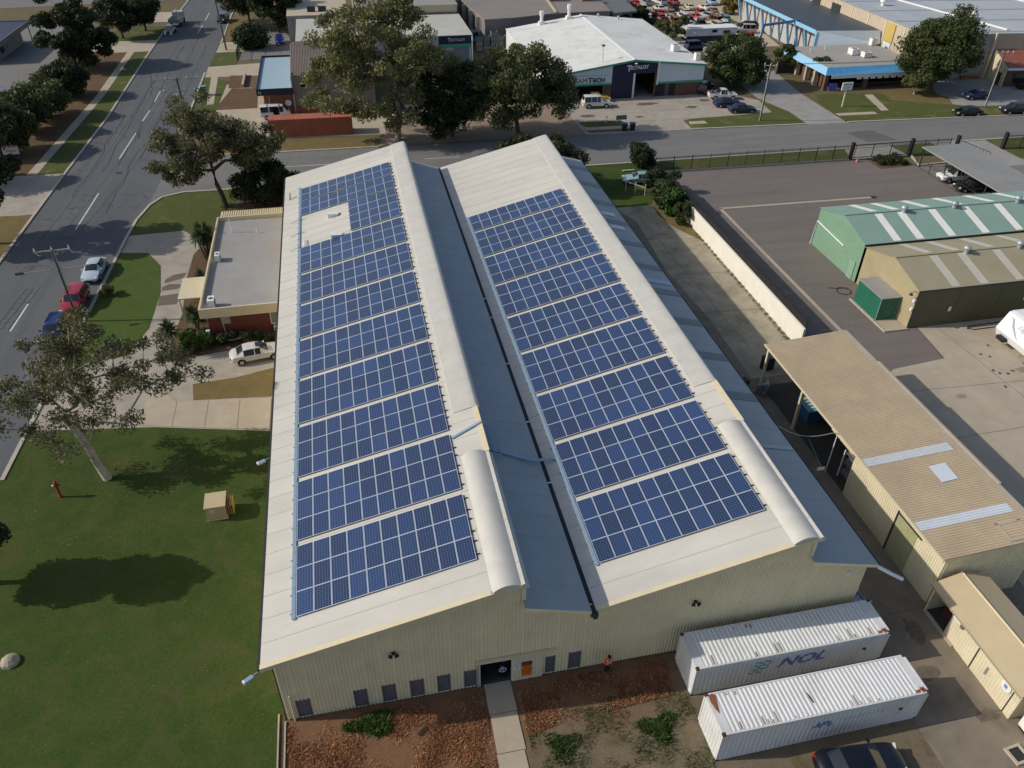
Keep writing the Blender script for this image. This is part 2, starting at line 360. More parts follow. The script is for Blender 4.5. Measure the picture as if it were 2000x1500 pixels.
# ================================================================== SETTING: ground, roads, paths
g = MB()
LX0, LX1, LY0, LY1 = 33.2, 45.1, 23.4, 60.5
g.add([(-700, -300, -0.02), (900, -300, -0.02), (900, 1200, -0.02), (-700, 1200, -0.02)], [(0, 1, 2, 3)])
o = g.build('ground', m_soil); o['kind'] = 'structure'
def sst(a, b, t): t = max(0, min(1, (t-a)/(b-a))); return t*t*(3-2*t)
def lane_z(x, y): return 0.0
def lane_sheet(name, x0, x1, y0, y1, mat, dz=0.0, nx=10, ny=30):
    mb = MB(); vs = []; fs = []
    for j in range(ny+1):
        for i in range(nx+1):
            x = x0+(x1-x0)*i/nx; y = y0+(y1-y0)*j/ny; vs.append((x, y, lane_z(x, y)+dz))
    for j in range(ny):
        for i in range(nx): a = j*(nx+1)+i; fs.append((a, a+1, a+nx+2, a+nx+1))
    mb.add(vs, fs); o = mb.build(name, mat, smooth=True); o['kind'] = 'structure'; return o
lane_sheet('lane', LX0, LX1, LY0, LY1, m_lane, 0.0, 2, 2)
sheet('lane_shade', [(33.2, 23.5), (38.6, 23.5), (38.9, 33), (38.2, 44), (39.0, 56), (37.5, 60.4), (33.2, 60.4)], 0.006, m_concd)  # dark sheet that paints deeper shade along the warehouse side of the lane
# west road (slightly skew to the warehouse) and the street to the north
WL = [(-35.5, -60), (-34.6, 20), (-33, 58.6), (-32.5, 71), (-31.9, 85), (-30.8, 107), (-30.4, 141.6), (-29.7, 168.6), (-28.6, 189), (-26, 260), (-20, 420)]
WR = [(-24.4, -60), (-22.85, 22), (-22.6, 27.4), (-21.4, 50.6), (-20.9, 62), (-20.5, 67.4), (-19.2, 72.6), (-18.6, 80), (-18.6, 92), (-18.5, 108.7), (-18.2, 127.5), (-17.5, 151.2), (-17.3, 176.7), (-14.5, 260), (-8, 420)]
sheet('west_road', WL+WR[::-1], 0.0, m_road)
NS = [(-19.6, 71.6), (-18.4, 73.9), (-15.8, 75.1), (-11.3, 75.0), (36.8, 74.7), (77.7, 74.4), (104.4, 74.2), (200, 73.2)]
NN = [(-18.6, 96), (-17.6, 91.5), (-15.5, 88.9), (-12, 87.7), (-4, 87.4), (22, 86.7), (42, 86.6), (77.7, 85.2), (115, 83.2), (200, 79)]
sheet('north_road', NS+NN[::-1], 0.005, m_nroad)
def kerb(pts, side=1, w=0.32, h=0.11, name='kerb', mat=None):
    mb = MB(); P = [Vector((x, y, 0)) for x, y in pts]; L = []
    for i, p in enumerate(P):
        d = (P[min(i+1, len(P)-1)]-P[max(i-1, 0)]).normalized(); n = Vector((-d.y, d.x, 0))*side; L.append((p, p+n*w))
    for (a, b), (c, d) in zip(L[:-1], L[1:]):
        q = [a, c, d, b]; vs = [(v.x, v.y, z) for z in (-0.03, h) for v in q]
        fs = [(4, 5, 6, 7), (0, 1, 5, 4), (2, 3, 7, 6)]
        if side < 0: fs = [f[::-1] for f in fs]
        mb.add(vs, fs)
    for a, b in (L[0], L[-1]): mb.add([(a.x, a.y, -0.03), (b.x, b.y, -0.03), (b.x, b.y, h), (a.x, a.y, h)], [(0, 1, 2, 3)])
    o = mb.build(name, mat or m_kerb); o['kind'] = 'structure'; return o
kerb(WL[1:5]+WL[5:10], 1); kerb(WR[1:6], -1)
kerb([(-20.5, 67.4), (-19.6, 71.6), (-18.4, 73.9), (-15.8, 75.1), (-11.3, 75.0), (-2, 75.0)], -1)
kerb([(33.5, 74.7), (36.8, 74.7), (45, 74.65), (84, 74.35)], -1); kerb([(92, 74.3), (130, 74.0)], -1)
kerb([(-18.3, 130), (-18.5, 108.7), (-18.6, 96), (-17.6, 91.5), (-15.5, 88.9), (-12, 87.7), (-4, 87.4), (10, 87.1)], -1); kerb([(42.2, 86.6), (49.2, 86.45)], 1); kerb([(58.4, 86.05), (77.4, 85.2)], 1); kerb([(84.4, 84.9), (115, 83.2), (125, 82.7)], 1)
kerb([(-17.5, 151.2), (-17.3, 176.7), (-15.5, 230)], -1)
# painted lines
def strip(pts, w, z, mat, name):
    mb = MB(); P = [Vector((x, y, 0)) for x, y in pts]; L = []
    for i, p in enumerate(P):
        d = (P[min(i+1, len(P)-1)]-P[max(i-1, 0)]).normalized(); n = Vector((-d.y, d.x, 0))*w/2; L.append((p-n, p+n))
    for (a, b), (c, d) in zip(L[:-1], L[1:]): mb.add([(v.x, v.y, z) for v in (a, c, d, b)], [(0, 1, 2, 3)])
    o = mb.build(name, mat); o['kind'] = 'structure'; return o
for a, b in (((-28.9, 23.6), (-28.7, 28.0)), ((-28.05, 43.9), (-27.75, 49.0)), ((-26.9, 66.0), (-26.4, 76.5)), ((-26.0, 88.6), (-25.45, 99.0)), ((-25.35, 104.4), (-25.05, 109.8)), ((-24.95, 114.3), (-24.85, 120.0)), ((-22.9, 160.5), (-22.6, 168)), ((-22.5, 172.5), (-22.3, 180.1))):
    strip([a, b], 0.16, 0.008, m_mark, 'road_marking')
for a, b in (((-20.4, 82.3), (-18.4, 82.1)), ((-4.5, 81.6), (3.0, 81.4)), ((16, 81.1), (21, 81.0))): strip([a, b], 0.13, 0.012, m_mark, 'road_marking')
m_tar = M('tar_seal', (0.035, 0.037, 0.042), 0.2, 3, 0.6)
rr = random.Random(3)
def wig(x0, y0, x1, y1, n, amp): return [(x0+(x1-x0)*i/n+rr.uniform(-amp, amp), y0+(y1-y0)*i/n+rr.uniform(-amp, amp)*.4) for i in range(n+1)]
for q in ((-25.6, 86, -24.6, 150, 26, .18), (-23.2, 88, -22.2, 160, 26, .15), (-27.3, 84, -26.6, 140, 22, .25), (-20.9, 96, -20.2, 150, 20, .12), (-29.3, 76, -28.4, 108, 12, .3), (-24.3, 70, -23.9, 92, 10, .25), (-25.9, 118, -28.2, 133, 8, .2), (-28.2, 133, -24.2, 150, 8, .2)):
    strip(wig(*q), 0.11, 0.007, m_tar, 'tar_line')
for q in ((-29.6, 44.5, -28.75, 52.4, 8, .05), (-28.9, 44.4, -28.0, 52.4, 8, .05), (-28.35, 44.3, -27.4, 52.4, 8, .05)): strip(wig(*q), 0.07, 0.007, m_tar, 'tar_line')
for k in range(9):
    y = 44.6+k*0.92; x = -29.55+k*0.1; strip([(x, y), (x+.7, y+.04)], 0.06, 0.0072, m_tar, 'tar_line')
    if k % 2: strip([(x+.7, y+.1), (x+1.4, y+.2)], 0.06, 0.0072, m_tar, 'tar_line')
for (x, y) in ((-21.2, 86.8), (-22.0, 84.3), (-25.1, 83.2)):
    mb = MB(); mb.lathe([(0.42, 0.0), (0.42, 0.014), (0.36, 0.018)], (x, y, 0), 14); o = mb.build('manhole_cover', m_tar); tag(o, 'dark round manhole cover in the asphalt %s' % {-21.2: 'of the junction, farthest to the east', -22.0: 'of the junction, middle one of three', -25.1: 'nearest the broken centre line'}[x], 'manhole cover', 'manhole covers at the junction')
sheet('asphalt_patch', [(82.5, 76.3), (87.6, 76.2), (86.2, 81), (81.6, 80.6)], 0.009, asphalt_mat('dark_patch_asphalt', (0.10, 0.10, 0.10), (0.12, 0.12, 0.118), 'x', .2))
# front lawn, driveways, garden
sheet('lawn', [(-24.2, -60), (-1.62, -60), (-1.62, 24.0), (-3.2, 24.1), (-12.6, 26.4), (-22.5, 27.8), (-22.9, 20)], 0.03, m_lawn)
sheet('driveway', [(-1.5, 23.9), (-3.2, 24.1), (-12.6, 26.4), (-22.5, 27.8), (-22.1, 36.5), (-16.6, 37.5), (-15.2, 42), (-15.1, 49), (-15.9, 54.9), (-17.7, 58.3), (-21.0, 58.9), (-20.9, 63.1), (-14.5, 63.4), (-11.6, 60), (-12.7, 57), (-12.8, 52), (-12.4, 44), (-12.9, 38), (-10, 36.3), (-1.5, 37.6)], 0.012, m_conc)
sheet('lawn', [(-22.1, 36.5), (-16.6, 37.5), (-15.2, 42), (-15.1, 49), (-15.9, 54.9), (-17.7, 58.3), (-20.95, 58.8), (-21.4, 50.6)], 0.03, m_lawn2)
sheet('lawn', [(-20.9, 63.1), (-14.5, 63.4), (-11.6, 60), (-2, 60), (-2, 74.9), (-11.3, 74.9), (-15.8, 75), (-18.4, 73.8), (-19.5, 71.6), (-20.5, 67.4)], 0.02, m_brightgrass)
sheet('dry_grass', [(-9.5, 62.2), (-2, 62.2), (-2, 74.5), (-9, 74)], 0.028, m_mulch)
sheet('dry_grass', [(-1.5, 28.6), (-9.8, 29.5), (-10.1, 31.9), (-6.5, 32.2), (-1.5, 33.6)], 0.026, m_drygrass)
sheet('garden_bed', [(-12.9, 38.0), (-10.2, 36.4), (-1.5, 37.5), (-1.5, 40), (-9.6, 40), (-9.6, 58), (-12, 58.5), (-12.7, 57), (-12.8, 52), (-12.4, 44)], 0.022, m_mulch)
m_wet = M('wet_concrete', (0.15, 0.115, 0.085), 0.12, 1.5, 0.5)
for pts in ([(-15.0, 50.8), (-13.2, 51.6), (-12.9, 52.8), (-14.2, 52.6), (-15.0, 51.6)], [(-15.0, 49.2), (-13.4, 49.4), (-12.9, 50.2), (-14.4, 50.6), (-15.1, 50)], [(-15.0, 46.2), (-13.2, 46.2), (-12.9, 48.4), (-15.1, 48.2)]): sheet('wet_patch', pts, 0.017, m_wet)
# expansion joints of the drive are real gaps between slabs laid on the drive
mb0 = [(-3.3, 24.3, 28.5), (-5.9, 24.9, 28.9), (-8.5, 25.5, 29.2), (-11.1, 26.2, 29.5), (-13.7, 26.8, 33)]
for (xa, ya, yb), (xb, yc, yd) in zip(mb0[:-1], mb0[1:]): 
    s_ = MB(); s_.prism([(xa-.02, ya), (xa-.02, yb), (xb+.02, yd), (xb+.02, yc)], 0.01, 0.05); o = s_.build('concrete_slab', m_conc2); o['kind'] = 'structure'
# bare ground in front of the warehouse
sheet('dirt', [(-1.55, -60), (33.3, -60), (33.3, -2.0), (-1.55, -1.8)], 0.004, m_ydirt)
path = MB()
for i, (y0, y1) in enumerate(((-3.72, -1.8), (-6.05, -3.76), (-8.4, -6.09), (-10.8, -8.44))):
    dx = [0.0, .04, -.02, .03][i]; w0, w1 = (9.75, 11.35) if i == 0 else (9.72+dx, 11.3+dx)
    s_ = MB(); s_.prism([(w0, y0), (w1, y0), (w1-.02, y1), (w0+.03, y1)], -0.02, 0.05); o = s_.build('path_slab', m_conc2); o['kind'] = 'structure'
# east yards
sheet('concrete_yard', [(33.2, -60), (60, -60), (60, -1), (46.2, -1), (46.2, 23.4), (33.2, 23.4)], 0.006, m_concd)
def slabset(rects, z, mat, gap=0.02):
    for (x0, x1, y0, y1) in rects:
        s_ = MB(); s_.box(x0+gap, x1-gap, y0+gap, y1-gap, z-0.03, z); o = s_.build('concrete_slab', mat); o['kind'] = 'structure'
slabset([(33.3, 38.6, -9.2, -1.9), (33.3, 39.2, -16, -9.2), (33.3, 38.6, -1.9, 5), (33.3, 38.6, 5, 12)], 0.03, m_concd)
sheet('concrete_yard', [(51, 21.5), (52, 22.3), (57.8, 23), (58.5, 28.3), (74, 29), (120, 30), (120, -40), (46.2, -40), (46.2, 21.5)], 0.008, m_conc2)
sheet('yard', [(46.4, 21.6), (51, 21.5), (52, 22.3), (57.6, 23), (58.5, 28.3), (74, 29), (120, 30), (120, 66.5), (84, 66.5), (84, 70), (47, 70.6)], 0.004, m_yard)
for a, b in (((50.55, 57.9), (71.8, 57.6)), ((50.7, 57.9), (50.7, 21.8))): strip([a, b], 0.42, 0.012, m_conc2, 'drain_strip')
mb = MB(); mb.box(71.6, 72.3, 57.2, 57.9, 0, 0.016); o = mb.build('drain_grate', m_blk); o['kind'] = 'structure'
sheet('driveway', [(76.2, 70.3), (85.5, 70.3), (85.0, 74.3), (77.5, 74.4)], 0.01, m_concg)
sheet('verge', [(46.5, 70.6), (76.2, 70.4), (77.5, 74.3), (47.5, 74.6)], 0.035, m_brightgrass)
sheet('verge', [(85.5, 70.3), (92.0, 69.5), (92, 74.2), (85, 74.25)], 0.035, m_brightgrass)
sheet('garden_bed', [(78.4, 66.2), (84, 66.6), (84, 70.2), (85.6, 70.3), (78.5, 70.3)], 0.03, m_mulch)
sheet('driveway', [(92, 64), (101, 64), (101, 74.2), (92, 74.2)], 0.014, m_concg)
sheet('car_park', [(84, 20), (120, 20), (120, 66), (84, 66.4)], 0.011, m_park)
sheet('verge', [(101.2, 66.4), (130, 66.4), (130, 74), (101.2, 74.1)], 0.035, m_brightgrass)
sheet('weedy_ground', [(33.2, 60.5), (46.2, 60.5), (46.4, 74.5), (40, 74.6), (33.2, 74.6)], 0.004, m_lawn)
sheet('garden_bed', [(42.9, 61.6), (42.2, 57.6), (42.9, 54.0), (44.2, 51.2), (45.1, 49.5), (45.1, 62)], 0.012, m_drygrass)
# north side
sheet('verge', [(-13, 87.8), (9.5, 87.2), (9.8, 91), (-5.5, 92.6), (-12, 93)], 0.03, m_drygrass)
sheet('front_yard', [(-16.5, 104), (-5.2, 93.2), (14, 92), (42, 92), (42, 104), (10, 106), (-7, 105), (-7.5, 118), (-17, 124)], 0.006, m_conc2)
sheet('brown_yard', [(10, 87.2), (41.6, 86.7), (41.2, 104), (14, 104)], 0.007, M('brown_dirty_concrete', (0.27, 0.20, 0.14), 0.15, 0.5, 0.9, dirt=(0.17, 0.13, 0.1), damt=0.6))
sheet('verge', [(-18.1, 96.5), (-14.6, 108), (-14.0, 124), (-18.3, 127)], 0.03, m_brightgrass)
sheet('planting_bed', [(-15, 108), (-8.2, 108), (-8.6, 119), (-13, 119.5)], 0.028, m_mulch)
sheet('planting_bed', [(-13.6, 119.6), (-11.3, 119.6), (-11.5, 127.3), (-13.9, 127.5)], 0.028, m_mulch)
sheet('driveway', [(-18.3, 127), (-2, 126.5), (-2, 136), (-18.2, 134)], 0.016, m_conc2)
sheet('verge', [(-18.1, 134.2), (-13.3, 134.8), (-13, 144), (-17.7, 143.6)], 0.03, m_brightgrass)
sheet('driveway', [(-17.7, 144), (-12.5, 144), (-12.5, 152), (-17.5, 152)], 0.016, m_conc2)
sheet('verge', [(-17.4, 152.3), (-12.8, 152.3), (-12, 175), (-17.1, 175)], 0.03, m_drygrass)
sheet('car_park', [(-13, 136.5), (-1.5, 136.5), (-1.5, 160), (-12, 160)], 0.007, m_park)
sheet('footpath', [(-16.4, 111), (-15.3, 111), (-15.9, 127), (-17.1, 127)], 0.036, m_conc2)
sheet('forecourt', [(41.4, 86.7), (49.4, 86.5), (58.4, 86.1), (58.6, 90.6), (75, 91.5), (75.3, 98), (70, 104.5), (41.2, 104.5)], 0.01, m_conc)
slabset([(49.6+i*4.4, 54+i*4.4, 91+j*4.3, 95.3+j*4.3) for i in range(5) for j in range(3)], 0.035, m_conc)
sheet('verge', [(42.2, 89.8), (49.2, 89.6), (48.6, 92), (41.6, 92.2)], 0.06, m_brightgrass)
sheet('footpath', [(41.8, 88.4), (49.3, 88.2), (49.25, 89.5), (42.0, 89.7)], 0.06, m_conc2)
sheet('verge', [(42.4, 86.9), (49.2, 86.8), (49.3, 88.1), (41.9, 88.3)], 0.06, m_drygrass)
sheet('verge', [(58.3, 86.4), (77.2, 85.6), (77.3, 91.3), (75.2, 97.5), (74.5, 91.6), (59.6, 90.7)], 0.06, m_brightgrass)
sheet('footpath', [(58.8, 88.3), (61.8, 88.2), (61.8, 89.5), (59.2, 89.6)], 0.068, m_conc2)
sheet('driveway', [(77.5, 85.1), (84.2, 84.8), (84.4, 101), (86.5, 116), (88, 130), (80, 140), (76.5, 120), (75.6, 99), (77.6, 91.5)], 0.014, m_concg)
sheet('verge', [(84.5, 85.3), (124, 83.5), (124, 86.6), (109, 88.7), (106, 91), (104.5, 92.5), (98, 98.2), (85.4, 99.3), (84.6, 92)], 0.055, m_brightgrass)
sheet('footpath', [(93.0, 89.2), (94.4, 89.2), (96.6, 97.6), (95.0, 97.6)], 0.063, m_conc2)
sheet('footpath', [(84.6, 88.1), (91.5, 87.8), (91.5, 89.0), (84.6, 89.3)], 0.063, m_conc2)
sheet('dry_grass', [(98, 94), (107, 90), (109, 94), (106, 99), (99, 99)], 0.062, m_drygrass)
sheet('driveway', [(106.5, 90.8), (109.5, 88.9), (135, 86.5), (140, 108), (122, 108), (110, 101)], 0.015, m_concg)
sheet('scrap_yard', [(62, 133), (96, 131), (112, 230), (55, 230)], 0.01, m_conc2)
# west side
PW = [(-38.0, 60), (-36.3, 84.5), (-34.3, 118), (-34.0, 150), (-33, 200)]
sheet('verge', [(-33.2, 58.5), (-32.7, 71), (-38, 71.5), (-39, 50), (-34, 40)], 0.03, m_drygrass)
sheet('driveway', [(-32.7, 71.2), (-32.1, 84.2), (-46, 84.5), (-52, 70), (-40, 66), (-37.6, 71.2)], 0.02, m_conc)
sheet('verge', [(-32.2, 84.6), (-31.1, 107), (-30.7, 141), (-30.0, 168), (-39.5, 170), (-44, 120), (-45, 84.8)], 0.028, m_brightgrass)
sheet('mulch', [(-36.9, 85), (-35.2, 118), (-34.9, 150), (-43, 150), (-44.5, 120), (-45, 85)], 0.034, m_mulch)
sheet('footpath', [(x-.65, y) for x, y in PW[1:4]]+[(x+.65, y) for x, y in PW[1:4][::-1]], 0.042, m_conc2)
sheet('car_park', [(-44, 96), (-43, 150), (-48, 175), (-120, 175), (-120, 96)], 0.01, m_park)
sheet('driveway', [(-30.2, 147), (-30.0, 156), (-43, 156), (-43, 147)], 0.046, m_conc2)
sheet('driveway', [(-29.6, 172), (-29.2, 182), (-43, 182), (-43, 172)], 0.046, m_conc2)
sheet('side_street', [(-28.6, 196), (-120, 186), (-120, 200), (-28, 210)], 0.02, m_nroad)
# ================================================================== MAIN WAREHOUSE
TH = math.radians(13.9); TN = math.tan(TH)
def z1(x): return 6.47+TN*x
def z2(x): return 6.25+TN*(x-17.0)
def b1(x): return 7.35-(x-11.9)*(1.25/3.8)
def b2(x): return 7.0-(x-28.8)*(1.25/4.5)
Y0, Y1 = -2.45, 62.4
def slant(mb, xa, za, xb, zb, y0, y1, dz0, dz1): mb.yprism([(xa, za+dz0), (xb, zb+dz0), (xb, zb+dz1), (xa, za+dz1)], y0, y1)
W = thing('warehouse', 'large beige sawtooth warehouse with two pale roof slopes carrying solar panels', 'warehouse', (15.8, 30, 0))
def ftop(x):
    if x < 11.9: return z1(x)-0.07
    if x < 15.9: return b1(x)-0.07
    if x < 28.8: return z2(x)-0.07
    return b2(x)-0.07
DOOR = (9.57, 11.38, -0.1, 2.2)
WINS = [(-0.72, 0.0), (2.41, 3.11), (4.0, 4.7), (5.57, 6.29), (7.1, 7.8), (8.66, 9.3), (13.45, 13.97), (14.86, 15.54)]
ops = [(a+1.45, b+1.45, 0.2, 1.67) for a, b in WINS]+[(DOOR[0]+1.45, DOOR[1]+1.45, -1, DOOR[3])]
# cut the sheet exactly at the openings by building it in runs
cuts = sorted(set([0, 34.45, 13.35, 17.35, 30.25]+[q for o_ in ops for q in o_[:2]]))
mb = MB()
for a, b in zip(cuts[:-1], cuts[1:]):
    st = strips(0.05, lambda u, a=a: ftop(u+a-1.45), [(p-a-1e-4, q-a+1e-4, lo, hi) for p, q, lo, hi in ops])
    mb.rib((a-1.45, -1.78, 0), (1, 0, 0), (0, 0, 1), b-a, 0.2, 0.045, st)
mb.build('front_wall', m_wall, W)
mb = MB()
mb.box(-1.45, -1.40, -1.78, 61.9, 0.05, z1(-1.45)-.1); mb.box(32.95, 33.0, -1.78, 61.9, 0.05, b2(33)-.1)
mb.yprism([(-1.45, 0.05), (33, 0.05), (33, b2(33)-.1), (28.8, b2(28.8)-.1), (28.8, z2(28.8)-.1), (15.9, z2(15.9)-.1), (11.9, b1(11.9)-.1), (11.9, z1(11.9)-.1), (-1.45, z1(-1.45)-.1)], 61.8, 61.9)
mb.build('side_walls', m_wall, W)
MB().box(-1.3, 32.8, -1.6, 61.7, 0.0, 0.045).build('floor_slab', m_floor, W)
MB().box(-1.3, 32.8, 1.2, 1.3, 0.05, 5.6).build('black_backing', m_black, W)  # added black partition that keeps the open doorway dark
for a, b in WINS:
    fr = MB(); fr.box(a-.03, b+.03, -1.80, -1.70, 0.16, 0.2).box(a-.03, b+.03, -1.825, -1.70, 1.67, 1.71).box(a-.03, a, -1.82, -1.70, 0.16, 1.71).box(b, b+.03, -1.82, -1.70, 0.16, 1.71)
    f = fr.build('window', m_winfr, W); p_ = MB().box(a, b, -1.745, -1.72, 0.2, 1.67); p_.build('pane', m_winfr, f)
mb = MB().box(DOOR[0]-.12, DOOR[0], -1.85, -1.7, 0, 2.3).box(DOOR[0]-.12, DOOR[1], -1.85, -1.7, 2.2, 2.32); mb.build('door_frame', m_cream, W)
mb = MB(); mb.rib((11.4, -1.9, 0), (1, 0, 0), (0, 0, 1), 1.82, 0.2, 0.03, strips(0.06, 2.28, [])); mb.box(11.38, 13.24, -1.89, -1.86, 0.05, 2.3); mb.build('sliding_door', m_cream, W)
mb = MB().box(9.3, 13.9, -1.98, -1.82, 2.33, 2.5).box(13.78, 13.9, -1.98, -1.82, 2.2, 2.33); mb.build('door_track', m_trim, W)
mb = MB().tube([(9.42, -1.88, 0), (9.42, -1.88, 1.9), (9.42, -1.85, 2.15)], 0.05); mb.build('downpipe', m_steel, W)
mb = MB().tube([(-0.98, -1.9, 0), (-0.98, -1.9, 2.4)], 0.045); mb.build('downpipe', m_trim, W)
mb = MB().tube([(33.25, -2.3, 5.65), (34.0, -2.7, 5.3), (34.6, -3.0, 5.05)], 0.11, 8); mb.build('downpipe', m_white, W)
mb = MB(); mb.box(11.88, 12.12, -1.83, -1.74, b1(11.9)-.1, z1(11.9)-.2); slant(mb, 12.13, b1(12.13), 15.9, b1(15.9), -1.835, -1.74, -.45, -.12); mb.build('corner_flashing', m_wall, W)
mb = MB(); mb.box(28.78, 28.98, -1.83, -1.74, b2(28.8)-.3, z2(28.8)-.2); slant(mb, 28.99, b2(28.99), 32.99, b2(32.99), -1.835, -1.74, -.45, -.12); mb.build('corner_flashing', m_wall, W)
# roof slopes: overlapping sheets, every one a part with its own lap
def roof_set(prof, ya, yb, n, mat, tilt_name='roof_sheet'):
    w = (yb-ya)/n; (xa, za), (xb, zb) = prof
    mb = MB(); mb.yprism([(xa, za-.05), (xb, zb-.05), (xb, zb), (xa, za)], 0, w-0.001)
    mb.yprism([(xa, za), (xb, zb), (xb, zb+.010), (xa, za+.010)], w-.05, w-0.001, 1)
    first = None
    for i in range(n):
        if first is None: first = part(mb, tilt_name, [mat, m_lap if mat is m_roof else mat], W); first.location = (-15.8, ya-30, 0); o = first
        else: o = copy_child(first, W, (-15.8, ya+i*w-30, rr.uniform(-.0015, .0015)))
roof_set(((-1.85, z1(-1.85)), (11.9, z1(11.9))), Y0, Y1, 42, m_roof)
roof_set(((16.0, z2(16.0)), (28.8, z2(28.8))), -2.28, Y1, 42, m_roof)
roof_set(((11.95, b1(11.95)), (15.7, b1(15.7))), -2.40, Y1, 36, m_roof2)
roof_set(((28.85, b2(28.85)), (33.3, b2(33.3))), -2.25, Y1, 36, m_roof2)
mb = MB().box(11.86, 11.92, -1.8, 61.9, 7.2, z1(11.9)-.06).box(28.76, 28.82, -1.8, 61.9, 6.9, z2(28.8)-.06); mb.build('ridge_riser', m_roof2, W)
# barge flashings along the front edge
for (xa, xb, f, ye) in ((-1.87, 10.15, z1, -2.47), (16.05, 27.2, z2, -2.3)):
    mb = MB(); slant(mb, xa, f(xa), xb, f(xb), ye, ye+.26, 0.022, .04); slant(mb, xa, f(xa), xb+1.6, f(xb+1.6), ye-.025, ye, -.24, .04); mb.build('barge_flashing', m_trim, W)
mb = MB(); slant(mb, 11.95, b1(11.95), 15.7, b1(15.7), -2.43, -2.405, -.2, .02); slant(mb, 28.85, b2(28.85), 33.3, b2(33.3), -2.28, -2.255, -.2, .02); mb.build('barge_flashing', m_wall, W)
mb = MB(); mb.box(-2.0, -1.87, Y0, Y1, z1(-1.87)-.17, z1(-1.87)-.015); mb.build('eave_gutter', m_gut, W)
MB().box(33.3, 33.42, -2.25, Y1, b2(33.3)-.16, b2(33.3)-.01).build('eave_gutter', m_gut, W)
mb = MB(); mb.box(15.66, 16.08, -2.5, Y1, z2(16)-.30, z2(16)-.10); v_ = mb.build('valley_gutter', m_gut, W)
for y in (7.9, 14.2, 21.5, 28.4, 31.6): MB().box(15.6, 16.1, y, y+.12, z2(16)-.05, z2(16)-.02).build('gutter_strap', m_white, W)
mb = MB().tube([(15.87, -2.62, z2(16)-.2), (15.87, -2.5, z2(16)-.2)], 0.15, 10); mb.build('gutter_outlet', m_gut, W)
# barrel ridge caps in short segments
def cap_profile(xr, zf, big):
    if big: n = 12; return [(xr-1.72+1.96*i/n*1.0, zf(xr-1.72)+(zf(xr+.2)-.34-zf(xr-1.72))*i/n+0.48*math.sin(PI*(0.06+0.94*i/n)**.85)) for i in range(n+1)]
    pts = [(xr-1.62, zf(xr-1.62)+.005), (xr-1.58, zf(xr-1.58)+.035), (xr-1.2, zf(xr-1.2)+.05), (xr-.8, zf(xr-.8)+.06), (xr-.4, zf(xr-.4)+.06), (xr-.2, zf(xr-.2)+.055)]
    return pts+[(xr-.2+.5*math.sin(a), zf(xr-.2)+.055+.11*math.sin(a)*(1-a/1.7)-.5*(1-math.cos(a))) for a in (0.3, .6, .9, 1.2, 1.5)]
for xr, zf in ((11.9, z1), (28.8, z2)):
    for big, ya, yb, n in ((True, -2.5 if xr < 20 else -2.3, 8.05, 7), (False, 12.45, 62.42, 32)):
        pr = cap_profile(xr, zf, big); w = (yb-ya)/n; mb = MB()
        m = len(pr)
        rows = [(0, 0.0), (0.02, .012), (w-.05, .012), (w, .02)] if big else [(0, 0), (w-.03, .0), (w, .014)]
        vs = [(x, y, z+dz) for y, dz in rows for x, z in pr]; fs = [(j*m+i, j*m+i+1, (j+1)*m+i+1, (j+1)*m+i) for j in range(len(rows)-1) for i in range(m-1)]
        mb.add(vs, fs); first = part(mb, 'cap_segment', m_cap, W, smooth=True); first.data.set_sharp_from_angle(angle=math.radians(22 if big else 14)); first.location = (-15.8, ya-30, 0)
        for i in range(1, n): copy_child(first, W, (-15.8, ya+i*w-30, 0))
        for ye in (ya+.01, yb-.01):
            e = MB(); e.add([(x, ye, z) for x, z in pr]+[(pr[-1][0]-.3, ye, pr[-1][1]-.1), (pr[0][0]+.05, ye, pr[0][1]-.05)], [tuple(range(m+2))]); e.build('cap_end', m_cap, W)
    MB().yprism([(xr-.28, zf(xr-.28)+.02), (xr+.05, zf(xr+.05)+.03), (xr+.05, zf(xr)-.15), (xr+.02, zf(xr)-.15), (xr+.02, zf(xr)+.0), (xr-.28, zf(xr-.28)+.006)], 8.0, 12.5).build('ridge_flashing', m_trim, W)
for yb_ in (59.2, 54.2, 49.0, 44.1, 39.2, 34.3, 29.5, 24.5, 19.3, 14.0):      # translucent bands across the eastern back slope
    mb = MB(); slant(mb, 29.0, b2(29.0), 33.3, b2(33.3), yb_-.5, yb_+.5, .02, .032); mb.build('skylight_sheet', m_sky, W)
for (xa, xb, yb_, c_) in ((30.9, 32.4, 46.0, m_white), (30.9, 32.4, 42.7, m_white), (30.2, 33.2, 31.4, m_tray), (29.6, 33.2, 8.4, m_steel)):
    mb = MB(); slant(mb, xa, b2(xa), xb, b2(xb), yb_-.42, yb_+.42 if yb_ > 10 else yb_+.0, .034, .044); mb.build('repair_sheet', c_, W)
# ------------------------------------------------------------------ things on and at the warehouse
m_cells = solar_mat(); m_frame = M('panel_frame_aluminium', (0.62, 0.65, 0.70), 0.05, 3, 0.35, metal=0.3)
pm = MB(); pm.box(0, .99, 0, .028, -.04, 0, 0).box(0, .99, 1.622, 1.65, -.04, 0, 0).box(0, .028, .028, 1.622, -.04, 0, 0).box(.962, .99, .028, 1.622, -.04, 0, 0); pm.add([(.028, .028, -.006), (.962, .028, -.006), (.962, 1.622, -.006), (.028, 1.622, -.006)], [(0, 1, 2, 3)], 1)
proto = pm.build('solar_panel', [m_frame, m_cells]); pmesh = proto.data; bpy.data.objects.remove(proto)
rm = MB(); rm.box(-.1, 10.32, -.025, .025, -.10, -.045); rp = rm.build('r', m_blk); railmesh = rp.data; bpy.data.objects.remove(rp)
rm = MB(); rm.box(-.1, 5.27, -.025, .025, -.10, -.045); rp = rm.build('r', m_blk); railmesh5 = rp.data; bpy.data.objects.remove(rp)
PW_, PL_, GAP = 1.01, 1.67, 0.438
